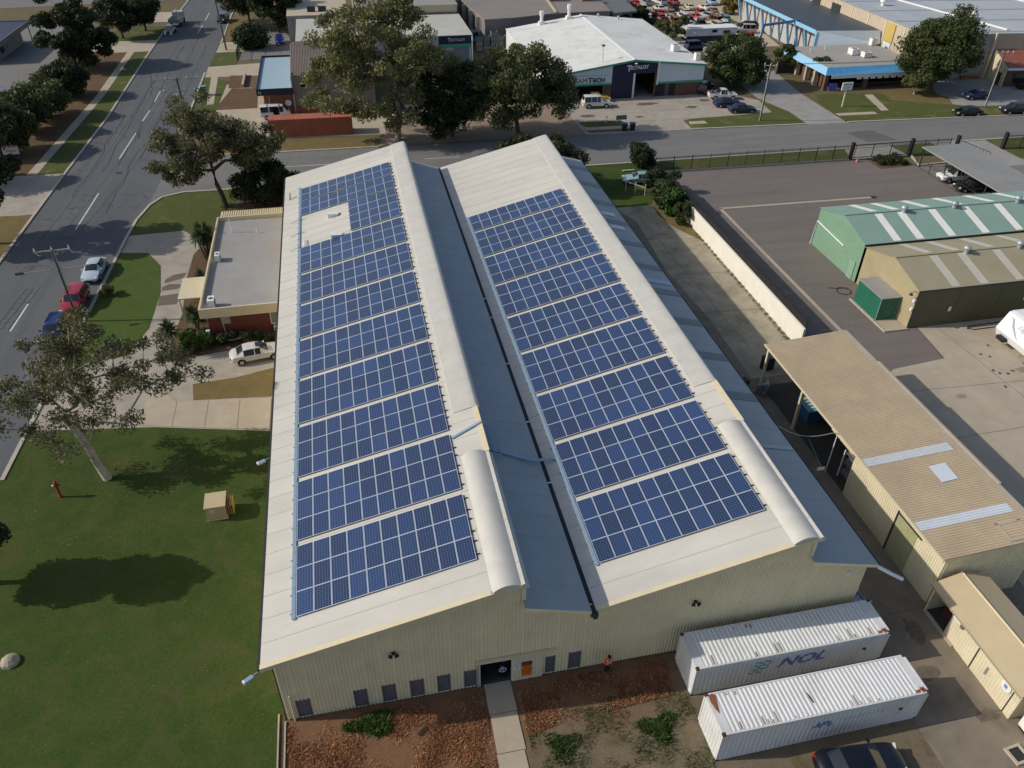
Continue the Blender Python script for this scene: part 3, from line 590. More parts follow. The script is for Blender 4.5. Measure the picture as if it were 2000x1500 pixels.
def solar_array(x0, zc, y, rows, cols, c0, label):
    t = thing('solar_array', label, 'solar panels', (x0, y, zc), 0, 'solar panel blocks on the warehouse roof')
    for r in range(rows):
        for c in range(c0, c0+cols):
            o = bpy.data.objects.new('solar_panel', pmesh); C.objects.link(o); o.parent = t
            u = c*PW_; o.location = (u*math.cos(TH), r*PL_, u*math.sin(TH)); o.rotation_euler = (0, -TH, 0)
        for dy in (.35, 1.3):
            o = bpy.data.objects.new('mounting_rail', railmesh if cols == 10 else railmesh5); C.objects.link(o); o.parent = t
            u = c0*PW_; o.location = (u*math.cos(TH), r*PL_+dy, u*math.sin(TH)); o.rotation_euler = (0, -TH, 0)
ords = ['nearest', 'second nearest', 'third nearest', 'fourth nearest', 'fifth nearest', 'sixth', 'seventh', 'eighth', 'ninth', 'tenth', 'eleventh']
y = 0.0
for k in range(11):
    rows, cols, c0 = (3, 10, 0) if k < 8 else ((4, 5, 5) if k == 8 else (2, 10, 0))
    lab = 'three row block of blue solar panels, %s on the left roof slope' % ords[k] if k < 8 else ['short four row block of blue solar panels beside the bare roof gap', 'two row block of blue solar panels just beyond the bare roof gap', 'farthest two row block of blue solar panels on the left roof slope'][k-8]
    solar_array(0, 6.5955, y, rows, cols, c0, lab); y += rows*PL_+GAP*(0.6 if k >= 8 else 1)
y = 0.589
for k in range(9):
    rows = 3 if k < 8 else 2
    solar_array(17.0, 6.394, y, rows, 10, 0, ('three row block of blue solar panels, %s on the right roof slope' % ords[k]) if k < 8 else 'farthest two row block of blue solar panels on the right roof slope'); y += rows*PL_+GAP
for x0, zf, ya, yb, lab in ((-.14, z1, -.1, 57.9, 'long blue grey cable tray along the left panel blocks'), (16.86, z2, .5, 47.6, 'long blue grey cable tray along the right panel blocks')):
    t = thing('cable_tray', lab, 'cable tray', (x0, ya, zf(x0)))
    mb = MB(); k = 0; y_ = ya
    while y_ < yb-.1:
        y2 = min(y_+3.0, yb); s_ = MB().box(x0-.1, x0+.1, y_, y2-.01, zf(x0)+.05, zf(x0)+.13); s_.build('tray_length', m_tray, t); y_ = y2
    y_ = ya+.4
    while y_ < yb: MB().box(x0-.2, x0+.1, y_, y_+.05, zf(x0)-.02, zf(x0)+.06).build('bracket', m_steel, t); y_ += 1.25
t = thing('cable_tray', 'blue grey cable tray crossing the roof valley between both slopes', 'cable tray', (12.2, 10.4, 7.2))
mb = MB(); mb.bar((9.9, 10.05, z1(9.9)+.08), (11.95, 10.75, z1(11.95)+.08), .16, .07).bar((11.98, 10.75, z1(12)+.05), (12.02, 10.6, 7.4), .1, .07).bar((12.1, 10.55, 7.42), (14.9, 9.75, b1(14.9)+.2), .2, .08).bar((14.9, 9.75, b1(14.9)+.2), (15.5, 9.68, b1(15.5)+.28), .2, .08).bar((15.5, 9.68, b1(15.5)+.28), (16.75, 9.85, z2(16.75)+.1), .2, .08); mb.build('tray_length', m_tray, t)
for q in ((13.3, 10.25), (14.6, 9.88)): MB().box(q[0]-.03, q[0]+.03, q[1]-.1, q[1]+.1, b1(q[0]), b1(q[0])+.2).build('bracket', m_steel, t)
t = thing('ladder', 'blue grey access ladder lying on the valley roof below the ridge gap', 'ladder', (12.8, 11, 7.2))
for dx in (-.22, .22):
    z_ = b1(12.85+dx); mb = MB().tube([(12.85+dx, 9.4, z_+.05), (12.85+dx, 9.7, z_+.28), (12.85+dx, 12.6, z_+.30), (12.85+dx*1.9, 13.0, z_+.12)], .03); mb.build('rail', m_tray, t)
for k in range(10): MB().tube([(12.63, 9.8+.3*k, b1(12.63)+.29), (13.07, 9.8+.3*k, b1(13.07)+.29)], .022).build('rung', m_tray, t)
for (x, y, lab) in ((3.3, 48.3, 'white roof vent box at the far side of the bare roof gap'), (3.5, 43.4, 'white roof vent box at the near side of the bare roof gap')):
    t = thing('roof_vent_box', lab, 'vent', (x, y, z1(x)), 0, 'white vent boxes in the roof gap')
    MB().box(x-.5, x+.5, y-.28, y+.28, z1(x)-.1, z1(x)+.3).build('body', m_white, t); MB().box(x-.55, x+.55, y-.33, y+.33, z1(x)+.3, z1(x)+.35).build('lid', m_white, t); MB().box(x+.5, x+.53, y-.2, y+.2, z1(x)+.05, z1(x)+.25).build('grille', m_blk, t)
t = thing('roof_hatch', 'low white hatch with a rounded rim at the left of the bare roof gap', 'hatch', (.5, 43.9, z1(.5))); MB().box(.28, .72, 43.2, 44.6, z1(.5)-.05, z1(.5)+.1).build('curb', m_white, t); MB().box(.36, .64, 43.3, 44.5, z1(.5)+.1, z1(.5)+.14).build('lid', m_roof, t)
for y in (43.2, 46.3, 49.4):
    o = MB().tube([(-1.0, y, z1(-1)+.06), (-.3, y, z1(-.3)+.2), (.5, y+.1, z1(.5)+.1)], .018).build('conduit', m_gut, loc=(-1, y, z1(-1))); tag(o, 'thin grey conduit crossing the left cable tray, %s of three beside the roof gap' % {43.2: 'nearest', 46.3: 'middle', 49.4: 'farthest'}[y], 'conduit', 'conduits beside the roof gap')
o = MB().tube([(-1.3, 57.5, z1(-1.3)+.05), (-1.25, 55.6, z1(-1.25)+.05), (-.5, 55.9, z1(-.5)+.05)], .025).build('conduit', m_gut, loc=(-1.3, 57, 6.2)); tag(o, 'thin bent rod lying at the far left corner of the roof', 'conduit')
# wall fittings
for x, z, lab in ((4.84, 4.62, 'twin black floodlight on the front wall above the small windows'), (22.17, 4.65, 'twin black floodlight on the front wall above the white containers')):
    t = thing('floodlight', lab, 'floodlight', (x, -1.82, z), 0, 'twin floodlights on the front wall')
    MB().box(x-.1, x+.1, -1.95, -1.8, z-.05, z+.08).build('bracket', m_blk, t)
    for s_ in (-1, 1):
        h = MB(); h.obox((x+s_*.17, -2.02, z-.08), (.2, .16, .16), s_*.5).build('lamp_head', m_blk, t); MB().obox((x+s_*.2, -2.1, z-.13), (.13, .03, .1), s_*.5).build('lens', m_lamp, t)
t = thing('wall_lamp', 'white bulkhead lamp under the right eave of the warehouse front', 'lamp', (31.8, -1.82, 4.9)); MB().box(31.7, 31.9, -1.95, -1.8, 4.85, 5.05).build('housing', m_white, t); MB().box(31.72, 31.88, -2.0, -1.95, 4.87, 5.0).build('lens', m_lamp, t)
for (loc, d, lab) in (((-1.95, -2.3, z1(-1.9)-.3), (-.5, -.35), 'blue white security lamp on an arm off the near left roof corner'), ((-1.95, 14.2, z1(-1.9)-.25), (-.55, -.3), 'white security lamp sticking out from the left eave above the utility box')):
    t = thing('eave_lamp', lab, 'lamp', loc, 0, 'lamps on the left eave'); x, y, z = loc
    MB().tube([loc, (x+d[0]*.6, y+d[1]*.6, z-.05)], .03).build('arm', m_steel, t); h = MB(); a = math.atan2(d[1], d[0]); h.obox((x+d[0], y+d[1], z-.08), (.46, .22, .14), a).build('lamp_head', m_tray, t); MB().obox((x+d[0]*1.45, y+d[1]*1.45, z-.06), (.12, .2, .16), a).build('lens', m_lamp, t)
m_orange = M('orange_sign', (0.75, 0.17, 0.02), 0.05, 2, 0.5); m_signtxt = M('sign_black', (0.02, 0.02, 0.02), 0.1, 2, 0.6)
t = thing('warning_sign', 'orange and black danger sign on the sliding door', 'sign', (12.27, -1.94, 1.1))
MB().box(11.97, 12.58, -1.955, -1.94, .45, 1.48).build('board', m_orange, t); MB().box(11.97, 12.58, -1.957, -1.94, 1.48, 1.8).build('header', m_signtxt, t)
text_mesh('WARNING', .13, m_orange, 'lettering', t, (12.275, -1.962, 1.64), (1, 0, 0), (0, 0, 1), .002)
for k, s_ in enumerate(('ENTRY', 'AUTHORISED', 'PERSONNEL', 'ONLY')): text_mesh(s_, .15, m_signtxt, 'lettering', t, (12.275, -1.96, 1.32-.22*k), (1, 0, 0), (0, 0, 1), .002, sx=.75)
t = thing('notice_sign', 'small white notice on the sliding door beside the dark doorway', 'sign', (11.7, -1.94, 1.4)); MB().box(11.56, 11.88, -1.955, -1.94, 1.2, 1.7).build('board', m_white, t)
m_noteblue = M('notice_blue', (.1, .2, .5), .1)
for k in range(4): MB().box(11.6, 11.84-.05*(k % 2), -1.959, -1.955, 1.58-.09*k, 1.62-.09*k).build('print_line', m_noteblue, t)
t = thing('pedestal_fan', 'white round fan standing inside the dark doorway', 'fan', (10.95, -1.35, 0.05))
MB().lathe([(.2, 0), (.2, .03), (.03, .06), (.025, .55)], (10.95, -1.35, .05), 10).build('stand', m_blk, t)
ring = MB(); ring.tube([(10.95+.2*math.cos(a), -1.5, .75+.2*math.sin(a)) for a in [2*PI*k/14 for k in range(15)]], .03, 5, cap=False); ring.build('guard_ring', m_white, t)
MB().tube([(10.95, -1.5, .75), (10.95, -1.3, .75)], .07, 8).build('motor', m_white, t)
for k in range(4): a = k*PI/2+.3; MB().bar((10.95, -1.48, .75), (10.95+.15*math.cos(a), -1.48, .75+.15*math.sin(a)), .08, .01).build('blade', m_winfr, t)
t = thing('drum', 'blue plastic drum inside the dark doorway behind the fan', 'drum', (11.1, -.9, .05)); MB().lathe([(.26, 0), (.29, .1), (.29, .75), (.24, .85)], (11.1, -.9, .9), 14).build('body', M('blue_plastic', (.03, .08, .35), .1, 2, .4), t, smooth=True); MB().box(10.8, 11.35, -1.2, -.6, .05, .9).build('crate', m_blk, t)
# ------------------------------------------------------------------ shipping containers
m_cont = M('container_white', (0.66, 0.67, 0.67), 0.05, 0.8, 0.5, dirt=(0.42, 0.36, 0.30), damt=0.35, dscale=0.55)
m_contr = M('container_red', (0.42, 0.13, 0.075), 0.1, 0.8, 0.6, dirt=(0.25, 0.08, 0.05), damt=0.5)
def rust_mat():
    t = NT('rust_stain'); co = t.coord('obj')
    c = t.mix(t.noise(co, 9, 5), (0.16, 0.05, 0.02), (0.34, 0.16, 0.08)); n = t.noise(co, 5, 6, .75)
    MATS['rust'] = t.out(c, 0.9, 0, .1); return t.m
m_rustm = rust_mat(); m_cast = M('rusty_casting', (0.07, 0.03, 0.02), .3, 8, .8)
def cprof(u, pitch=.278, depth=.036):
    f = (u/pitch) % 1.0
    if f < .35: return 0
    if f < .5: return depth*(f-.35)/.15
    if f < .85: return depth
    return depth*(1-(f-.85)/.15)
def container(name, label, loc, rz, mat, L=12.19, H=2.57, group=None, doors=False):
    t = thing(name, label, 'shipping container', loc, rz, group); Wd = 2.44; R = (.35, .5, .85)
    def pt(mb, n, m=mat): return part(mb, n, m, t)
    for n, A, U, ln in (('side_panel', (.12, .04, 0), (1, 0, 0), L-.24), ('side_panel', (L-.12, Wd-.04, 0), (-1, 0, 0), L-.24), ('end_panel', (.04, Wd-.1, 0), (0, -1, 0), Wd-.2), ('end_panel', (L-.04, .1, 0), (0, 1, 0), Wd-.2)):
        mb = MB(); mb.rib(A, U, (0, 0, 1), ln, .278, .036, strips(.14, H-.1, []), ratio=R); pt(mb, n)
    mb = MB(); mb.rib((.55, Wd-.08, H-.03), (1, 0, 0), (0, -1, 0), L-1.1, .26, -.03, strips(0, Wd-.16, []), ratio=R)
    for f in range(len(mb.f)): mb.f[f] = mb.f[f][::-1]
    mb.box(.1, .55, .08, Wd-.08, H-.05, H-.012).box(L-.55, L-.1, .08, Wd-.08, H-.05, H-.012); pt(mb, 'roof_panel')
    mb = MB()
    for y in (0, Wd-.1): mb.box(.0, L, y, y+.1, H-.12, H).box(0, L, y, y+.1, 0.02, .15)
    for x in (0, L-.12): mb.box(x, x+.12, .1, Wd-.1, H-.12, H-.001).box(x, x+.12, .1, Wd-.1, .02, .15)
    for x in (0, L-.12):
        for y in (0, Wd-.12): mb.box(x+.001, x+.119, y+.001, y+.119, .15, H-.12)
    pt(mb, 'frame')
    for x in (-.012, L-.168):
        for y in (-.012, Wd-.168):
            for z in (0, H-.11): cb = MB().box(x, x+.18, y, y+.18, z, z+.125); pt(cb, 'corner_casting', m_cast)
    return t
def wavy_text(txt, size, mat, t, x, z, shear=.25, sx=1.0, bold=.02):
    import bmesh
    cu = bpy.data.curves.new('t', 'FONT'); cu.body = txt; cu.size = size; cu.shear = shear; cu.offset = bold; cu.align_y = 'CENTER'; cu.resolution_u = 4
    to = bpy.data.objects.new('t', cu); C.objects.link(to); bpy.context.view_layer.update()
    me = bpy.data.meshes.new_from_object(to.evaluated_get(bpy.context.evaluated_depsgraph_get())); bpy.data.objects.remove(to)
    bm = bmesh.new(); bm.from_mesh(me)
    for v in bm.verts: v.co = Vector((x+v.co.x*sx, 0, z+v.co.y))
    paint_on(bm, 'lettering', mat, t)
def paint_on(bm, name, mat, t):
    import bmesh
    xs = [v.co.x for v in bm.verts]; k = int((min(xs)-.12)/.278)-1
    while (k*.278+.12) < max(xs):
        for f in (0, .35, .5, .85):
            bmesh.ops.bisect_plane(bm, geom=bm.verts[:]+bm.edges[:]+bm.faces[:], plane_co=((k+f)*.278+.12, 0, 0), plane_no=(1, 0, 0))
        k += 1
    for v in bm.verts: v.co.y = .04-cprof(v.co.x-.12)-.004
    me = bpy.data.meshes.new(name); bm.to_mesh(me); bm.free(); me.materials.clear(); me.materials.append(mat)
    o = bpy.data.objects.new(name, me); C.objects.link(o); o.parent = t; return o
def paint_poly(polys, name, mat, t):
    import bmesh
    bm = bmesh.new()
    for pl in polys: bm.faces.new([bm.verts.new((x, 0, z)) for x, z in pl])
    return paint_on(bm, name, mat, t)
m_cblue = M('container_blue_print', (0.13, 0.19, 0.40), .1, 3, .6); m_cteal = M('container_teal_print', (0.07, 0.34, 0.34), .1, 3, .6); m_cfade = M('container_faded_print', (0.36, 0.43, 0.54), .2, 4, .6)
A1 = container('shipping_container', 'long white shipping container nearest the warehouse wall with teal wave emblem', (21.37, -4.82, 0.02), .0064, m_cont)
wavy_text('NOL', 1.15, m_cblue, A1, 5.15, 1.55, .35, 1.25, .04)
for k in range(4):
    zz = 1.98-.3*k; w0 = 3.75+.02*k; pts = [(w0+1.05*i/10, zz+.07*math.sin(i*1.25+k)) for i in range(11)]
    paint_poly([[(a[0]-.12*k, a[1]-.06), (b[0]-.12*k, b[1]-.06), (b[0]-.12*k+.02, b[1]+.07), (a[0]-.12*k+.02, a[1]+.07)] for a, b in zip(pts[:-1], pts[1:])][0:10-2*(k == 3)], 'wave_emblem', m_cteal, A1)
A2 = container('shipping_container', 'long white shipping container with faded blue lettering, in front of the other', (21.23, -8.74, 0.02), .0088, m_cont)
wavy_text('APL', .7, m_cblue, A2, 5.4, 1.45, .25, 1.05, .03)
wavy_text('CONTAINER LINE', .34, m_cfade, A2, 7.0, 1.6, 0, 1.0, .0)
for T_, seeds in ((A1, 5), (A2, 9)):
    for (u, z_) in ((11.0, 2.2), (11.25, 2.2), (10.6, 2.2), (10.9, 2.0)): paint_poly([[(u, z_), (u+.16, z_), (u+.16, z_+.1), (u, z_+.1)]], 'serial_mark', m_cfade, T_)
    paint_poly([[(10.7, 1.25), (10.95, 1.25), (10.95, 1.47), (10.7, 1.47)]], 'serial_plate', m_signtxt, T_)
    r5 = random.Random(seeds)
    for k in range(13):                                               # rust runs along the roof corrugations
        x = .6+.26*r5.randrange(2, 41); y = r5.choice([.1, .1, .12, 2.1]); l = r5.uniform(.15, .8)
        if y > 1: y -= l-.2
        w = r5.uniform(.05, .12); part(MB().poly([(x, y, 2.566), (x+w, y+.02, 2.566), (x+w*.7, y+l, 2.566), (x+.01, y+l*.9, 2.566)]), 'rust_stain', m_rustm, T_)
    for (x, y) in ((11.9, .25), (11.95, .12), (11.6, .14)): part(MB().poly([(x-.16, y-.07, 2.575), (x+.1, y-.05, 2.575), (x+.14, y+.16, 2.575), (x, y+.1, 2.575), (x-.1, y+.17, 2.575)]), 'rust_stain', m_rustm, T_)
part(MB().poly([(.16, 2.3, 2.576), (.14, 1.9, 2.576), (.22, 1.45, 2.576), (.34, 1.2, 2.576), (.42, 1.55, 2.576), (.5, 2.0, 2.576), (.56, 2.25, 2.576), (.4, 2.38, 2.576)]), 'rust_stain', m_rustm, A2)
part(MB().poly([(5.55, .75, 2.577), (5.63, .72, 2.577), (5.6, 1.1, 2.577), (5.5, 1.45, 2.577), (5.5, 1.1, 2.577)]), 'tear', m_blk, A2)
# ================================================================== VEHICLES
CARS = {}
# stations: x, zlow, zbelt, half width, ztop, half width at top
def sedan(L=4.75, H=1.44, Wd=1.80):
    h = Wd/2
    st = [(-.5, .42, .62, .70, .70, .55), (-.475, .30, .80, .88, .86, .62), (-.43, .26, .88, .96, .97, .66), (-.39, .26, .91, 1, 1.00, .68), (-.355, .26, .92, 1, 1.03, .68), (-.235, .26, .92, 1, .965*H, .62), (-.15, .26, .92, 1, H, .64),
          (-.04, .26, .91, 1, H, .64), (-.025, .26, .91, 1, H, .64), (.075, .26, .90, 1, .975*H, .62), (.215, .26, .88, 1, .97, .66), (.25, .26, .86, 1, .93, .68), (.36, .26, .80, .98, .87, .66), (.44, .28, .70, .92, .78, .62), (.485, .32, .60, .80, .66, .55), (.5, .42, .52, .66, .55, .5)]
    return dict(L=L, h=h, st=st, win=(5, 9), ws=(9, 10), rs=(4, 5), pil=[7], wb=(.305, -.295), r=.315)
def wagon(L=4.8, H=1.78, Wd=1.9):
    h = Wd/2
    st = [(-.5, .45, .80, .82, .95, .72), (-.49, .36, 1.00, .96, 1.12, .74), (-.475, .34, 1.06, .98, 1.22, .74), (-.445, .34, 1.06, 1, .97*H, .70), (-.40, .34, 1.06, 1, H, .72), (-.22, .34, 1.05, 1, H, .73), (-.205, .34, 1.05, 1, H, .73), (-.02, .34, 1.04, 1, H, .73), (-.005, .34, 1.04, 1, H, .73),
          (.10, .34, 1.03, 1, .975*H, .70), (.215, .34, 1.01, 1, 1.13, .76), (.24, .34, 1.0, 1, 1.08, .78), (.40, .34, .96, .98, 1.02, .76), (.47, .36, .86, .93, .92, .70), (.495, .42, .70, .85, .75, .62), (.5, .5, .62, .8, .66, .6)]
    return dict(L=L, h=h, st=st, win=(3, 9), ws=(9, 10), rs=(2, 3), pil=[5, 7], wb=(.30, -.29), r=.37)
def van(L=4.7, H=1.98, Wd=1.75):
    h = Wd/2
    st = [(-.5, .42, 1.0, .93, 1.1, .8), (-.495, .34, 1.08, .98, 1.2, .82), (-.48, .32, 1.1, 1, .97*H, .80), (-.44, .32, 1.1, 1, H, .82), (-.22, .32, 1.1, 1, H, .83), (-.19, .32, 1.1, 1, H, .83), (.10, .32, 1.08, 1, H, .83), (.13, .32, 1.08, 1, H, .83), (.26, .32, 1.06, 1, .96*H, .80), (.42, .32, 1.0, .99, 1.1, .82), (.475, .34, .85, .95, .92, .8), (.5, .45, .6, .9, .66, .8)]
    return dict(L=L, h=h, st=st, win=(2, 8), ws=(8, 9), rs=(1, 2), pil=[4, 6], wb=(.36, -.30), r=.31)
def ute(L=5.1, H=1.72, Wd=1.82):
    h = Wd/2
    st = [(-.5, .55, .85, .94, .92, .86), (-.495, .42, .95, .97, 1.0, .88), (-.49, .42, .98, .98, 1.02, .9), (-.17, .38, .98, 1, 1.02, .9), (-.155, .36, .98, 1, 1.06, .80), (-.125, .36, .98, 1, .98*H, .70), (-.06, .36, .98, 1, H, .72), (.01, .36, .98, 1, H, .72), (.02, .36, .98, 1, H, .72), (.09, .36, .97, 1, .975*H, .70), (.20, .36, .95, 1, 1.07, .76), (.23, .36, .93, 1, 1.02, .78), (.40, .36, .90, .98, .96, .76), (.47, .38, .8, .93, .86, .7), (.5, .45, .62, .82, .66, .6)]
    return dict(L=L, h=h, st=st, win=(5, 9), ws=(9, 10), rs=(4, 5), pil=[7], wb=(.30, -.29), r=.36, tub=(2, 3))
def car_shell(p):
    L, h = p['L'], p['h']; rows = []
    for x, zl, zb, w, zt, wt in p['st']:
        w *= h; wt *= h*1.04
        rows.append([(-.0, zl), (.80*w, zl), (.97*w, zl+.10), (w, zl+(zb-zl)*.55), (.965*w, zb), (wt, zt-.035), (wt*.62, zt), (0, zt+.012)])
    V_ = []; xs = [s_[0]*L for s_ in p['st']]
    for x, r in zip(xs, rows):
        V_ += [(x, -y, z) for y, z in r[::-1]][:-0 or None]
        V_ += [(x, y, z) for y, z in r[1:-1]]
    # ring order: top centre -> right side down -> bottom centre -> left side up
    n = 14; out = {'body': MB(), 'windscreen': MB(), 'rear_window': MB(), 'side_window': MB(), 'side_window2': MB(), 'tub': MB()}
    for k in out: out[k].v = list(V_)
    for i in range(len(xs)-1):
        for j in range(n):
            f = (i*n+j, i*n+(j+1) % n, (i+1)*n+(j+1) % n, (i+1)*n+j)
            d = j if j < 7 else 13-j            # 0,1 top; 2 glass; 3.. side ; 6 bottom
            key = 'body'
            a, b = p['win']
            if d == 2 and a <= i < b and i not in p['pil']: key = 'side_window' if j < 7 else 'side_window2'
            if d in (0, 1) and p['ws'][0] == i: key = 'windscreen'
            if d in (0, 1) and p['rs'][0] == i: key = 'rear_window'
            if 'tub' in p and d in (0, 1) and p['tub'][0] == i: key = 'tub'
            out[key].f.append(f); out[key].mi.append(0)
    out['body'].f += [tuple(range(n))[::-1], tuple(range((len(xs)-1)*n, len(xs)*n))]; out['body'].mi += [0, 0]
    return out
def clean(mb):
    used = sorted({i for f in mb.f for i in f}); mp = {u: k for k, u in enumerate(used)}
    mb.v = [mb.v[u] for u in used]; mb.f = [tuple(mp[i] for i in f) for f in mb.f]; return mb
def car(name, label, cat, kind, pos, heading, col, group=None, glass=None, wreck=False, mat=None, extras=True):
    p = kind if isinstance(kind, dict) else kind(); L, h = p['L'], p['h']
    mt = mat or paint('car_paint_%s' % '_'.join('%d' % int(c*255) for c in col), col); gl = glass or m_glass
    t = thing(name, label, cat, (pos[0], pos[1], pos[2] if len(pos) > 2 else 0.03), heading, group)
    sh = car_shell(p)
    for k in ('body', 'windscreen', 'rear_window', 'side_window', 'side_window2'):
        if sh[k].f:
            o = part(clean(sh[k]), k.rstrip('2'), mt if k == 'body' else gl, t)
            if k == 'body': shade_auto(o, 38)
    if sh['tub'].f:
        a, b = p['st'][p['tub'][0]][0]*L, p['st'][p['tub'][1]][0]*L
        tb = MB(); tb.box(a+.08, b-.02, -h*.78, h*.78, .98, 1.0); part(tb, 'tray_floor', m_winfr, t)
        for s_ in (-1, 1): part(MB().box(a+.05, b, s_*h*.86-.05, s_*h*.86+.05, .95, 1.08), 'tray_side', mt, t)
        part(MB().box(a+.01, a+.07, -h*.8, h*.8, .9, 1.08), 'tailgate', mt, t)
    for wx in p['wb']:
        for s_ in (-1, 1):
            r = p['r']; y = s_*(h-.085); wm = MB()
            wm.tube([(wx*L, y-.11, r), (wx*L, y-.075, r), (wx*L, y+.075, r), (wx*L, y+.11, r)], [r*.93, r, r, r*.93], 16)
            w = part(wm, 'wheel', m_tyre, t, smooth=False)
            part(MB().tube([(wx*L, y+s_*.10, r), (wx*L, y+s_*.122, r)], [r*.66, r*.58], 12), 'rim', m_rim, w)
            am = MB(); n_ = 12
            pts = [(wx*L+(r+.06)*math.cos(PI*k/n_), s_*(h+.004), r+.0+(r+.06)*math.sin(PI*k/n_)) for k in range(n_+1)]
            am.poly(pts); part(am, 'wheel_arch', m_black, t)
    if extras:
        f = p['st'][-3]; b = p['st'][1]
        for s_ in (-1, 1):
            part(MB().obox((f[0]*L+.06, s_*h*f[3]*.78, f[2]-.03), (.14, .34, .14), -s_*.35), 'headlight', m_lamp, t)
            part(MB().obox((b[0]*L-.01, s_*h*b[3]*.80, b[2]-.06), (.10, .26, .16), s_*.25), 'tail_light', m_tail, t)
            a = p['st'][p['ws'][1]]
            part(MB().obox((a[0]*L-.25, s_*(h+.08), a[2]+.08), (.12, .2, .13), s_*.2), 'mirror', mt, t)
        part(MB().box(p['st'][-1][0]*L-.03, p['st'][-1][0]*L+.015, -h*.42, h*.42, p['st'][-1][2]-.16, p['st'][-1][2]-.0), 'grille', m_blk, t)
    return t
def shade_auto(o, deg):
    me = o.data; me.polygons.foreach_set('use_smooth', [True]*len(me.polygons))
    me.set_sharp_from_angle(angle=math.radians(deg))
RD = math.radians(87)
car('parked_car', 'silver blue sedan parked on the roadside facing away from the junction', 'car', sedan, (-22.35, 54.2), RD+PI, (.48, .56, .64), 'cars parked along the west road')
car('parked_car', 'dark red wagon parked on the roadside in front of the silver sedan', 'car', wagon(4.7, 1.68, 1.8), (-22.85, 47.6), RD+PI, (.33, .012, .025), 'cars parked along the west road')
car('parked_car', 'blue car half hidden by the lawn gum tree', 'car', wagon(4.4, 1.6, 1.75), (-23.5, 42.2), RD+PI, (.008, .018, .12), 'cars parked along the west road')
t = car('parked_car', 'white sedan with a dark sunroof on the drive beside the hedge', 'car', sedan, (-4.75, 35.0), math.radians(9), (.62, .60, .56))
part(MB().box(.02, .62, -.36, .36, 1.455, 1.464), 'sunroof', m_glass, t)
car('parked_car', 'glossy black car in front of the white containers at the photo bottom', 'car', sedan(4.9, 1.45, 1.9), (28.58, -10.72), math.radians(-4), (.005, .006, .012))
car('parked_car', 'pale teal sedan on the weedy grass beside the bushes', 'car', sedan, (43.3, 67.6, .02), math.radians(172), (.30, .42, .42))
car('parked_car', 'white four wheel drive in front of the white hall', 'car', wagon(4.9, 1.9, 1.95), (46.7, 99.2), math.radians(-4), (.70, .70, .70), 'vehicles on the hall forecourt')
car('parked_car', 'yellow car with its roof showing behind the white four wheel drive', 'car', sedan, (47.6, 102.2), math.radians(-4), (.75, .52, .06), 'vehicles on the hall forecourt')
t = car('pickup_truck', 'white pickup truck with tools in its open tray', 'pickup truck', ute, (69.4, 99.8), math.radians(-8), (.72, .72, .72), 'vehicles on the hall forecourt')
for k, (x, y) in enumerate(((-1.9, .3), (-1.4, -.3), (-1.1, .35))): part(MB().obox((x, y, 1.2), (.3, .35, .4), k), 'tool_box', m_winfr, t)
car('parked_car', 'dark grey blue sedan nearest the street beside the white pickup', 'car', sedan, (69.6, 92.6), math.radians(-6), (.03, .04, .08), 'vehicles on the hall forecourt')
car('parked_car', 'dark blue sedan between the white pickup and the grey sedan', 'car', sedan, (68.4, 95.7), math.radians(-6), (.02, .03, .09), 'vehicles on the hall forecourt')
car('parked_car', 'black four wheel drive in the shadow at the brick corner of the white hall', 'car', wagon(4.8, 1.8, 1.9), (68.0, 103.9), math.radians(50), (.006, .006, .008), 'vehicles on the hall forecourt')
car('parked_car', 'black sedan parked at the far kerb left of the leaning street pole', 'car', sedan, (105.9, 84.9), math.radians(178), (.006, .007, .009), 'black cars at the far kerb')
car('parked_car', 'black boxy wagon parked at the far kerb right of the leaning street pole', 'car', wagon(4.5, 1.75, 1.8), (114.2, 84.4), math.radians(178), (.008, .008, .009), 'black cars at the far kerb')
car('parked_car', 'deep blue sedan in the shade of the big leafy tree', 'car', sedan, (113.2, 92.6), math.radians(183), (.008, .02, .09))
car('parked_car', 'bright blue hatchback in the dark yard beyond the blue roof annex', 'car', wagon(4.0, 1.5, 1.7), (-5.6, 149.4), math.radians(-85), (.01, .045, .33))
car('parked_car', 'black car at the far kerb under the dark overhanging tree', 'car', wagon(4.6, 1.6, 1.8), (-18.4, 170.6), math.radians(-100), (.006, .006, .007))
car('van', 'white van with its dark side door open behind the red container', 'van', van, (-5.0, 102.7), math.radians(3), (.68, .70, .72))
o_ = MB().box(-5.3, -4.4, 101.78, 101.81, .5, 1.75).build('open_door', m_black, None); o_.parent = bpy.data.objects['van']; o_.matrix_parent_inverse = bpy.data.objects['van'].matrix_basis.inverted()
for dx in (-1.2, .6): part(MB().box(dx-.04, dx+.04, -.8, .8, 1.98, 2.06), 'roof_rack', m_steel, bpy.data.objects['van'])
car('parked_car', 'shadowed blue car in the car park below the far left canopy', 'car', sedan, (-48.6, 120.0), math.radians(60), (.02, .06, .22))
for k, (x, y, z, col, kind, lab) in enumerate(((86.0, 60.6, .03, (.68, .68, .68), wagon(4.8, 1.8, 1.9), 'silver roofed wagon first under the grey carport roof'), (86.1, 57.3, .03, (.012, .013, .016), sedan(), 'black sedan second under the grey carport roof'), (86.2, 52.8, .03, (.02, .022, .025), sedan(), 'dark sedan third under the grey carport roof'), (86.1, 48.7, .03, (.015, .015, .02), wagon(), 'dark wagon fourth under the grey carport roof'), (86.3, 45.3, .03, (.6, .62, .64), wagon(), 'white wagon last in view under the grey carport roof'))):
    car('parked_car', lab, 'car', kind, (x, y, z), math.radians(176), col, 'cars under the carport')
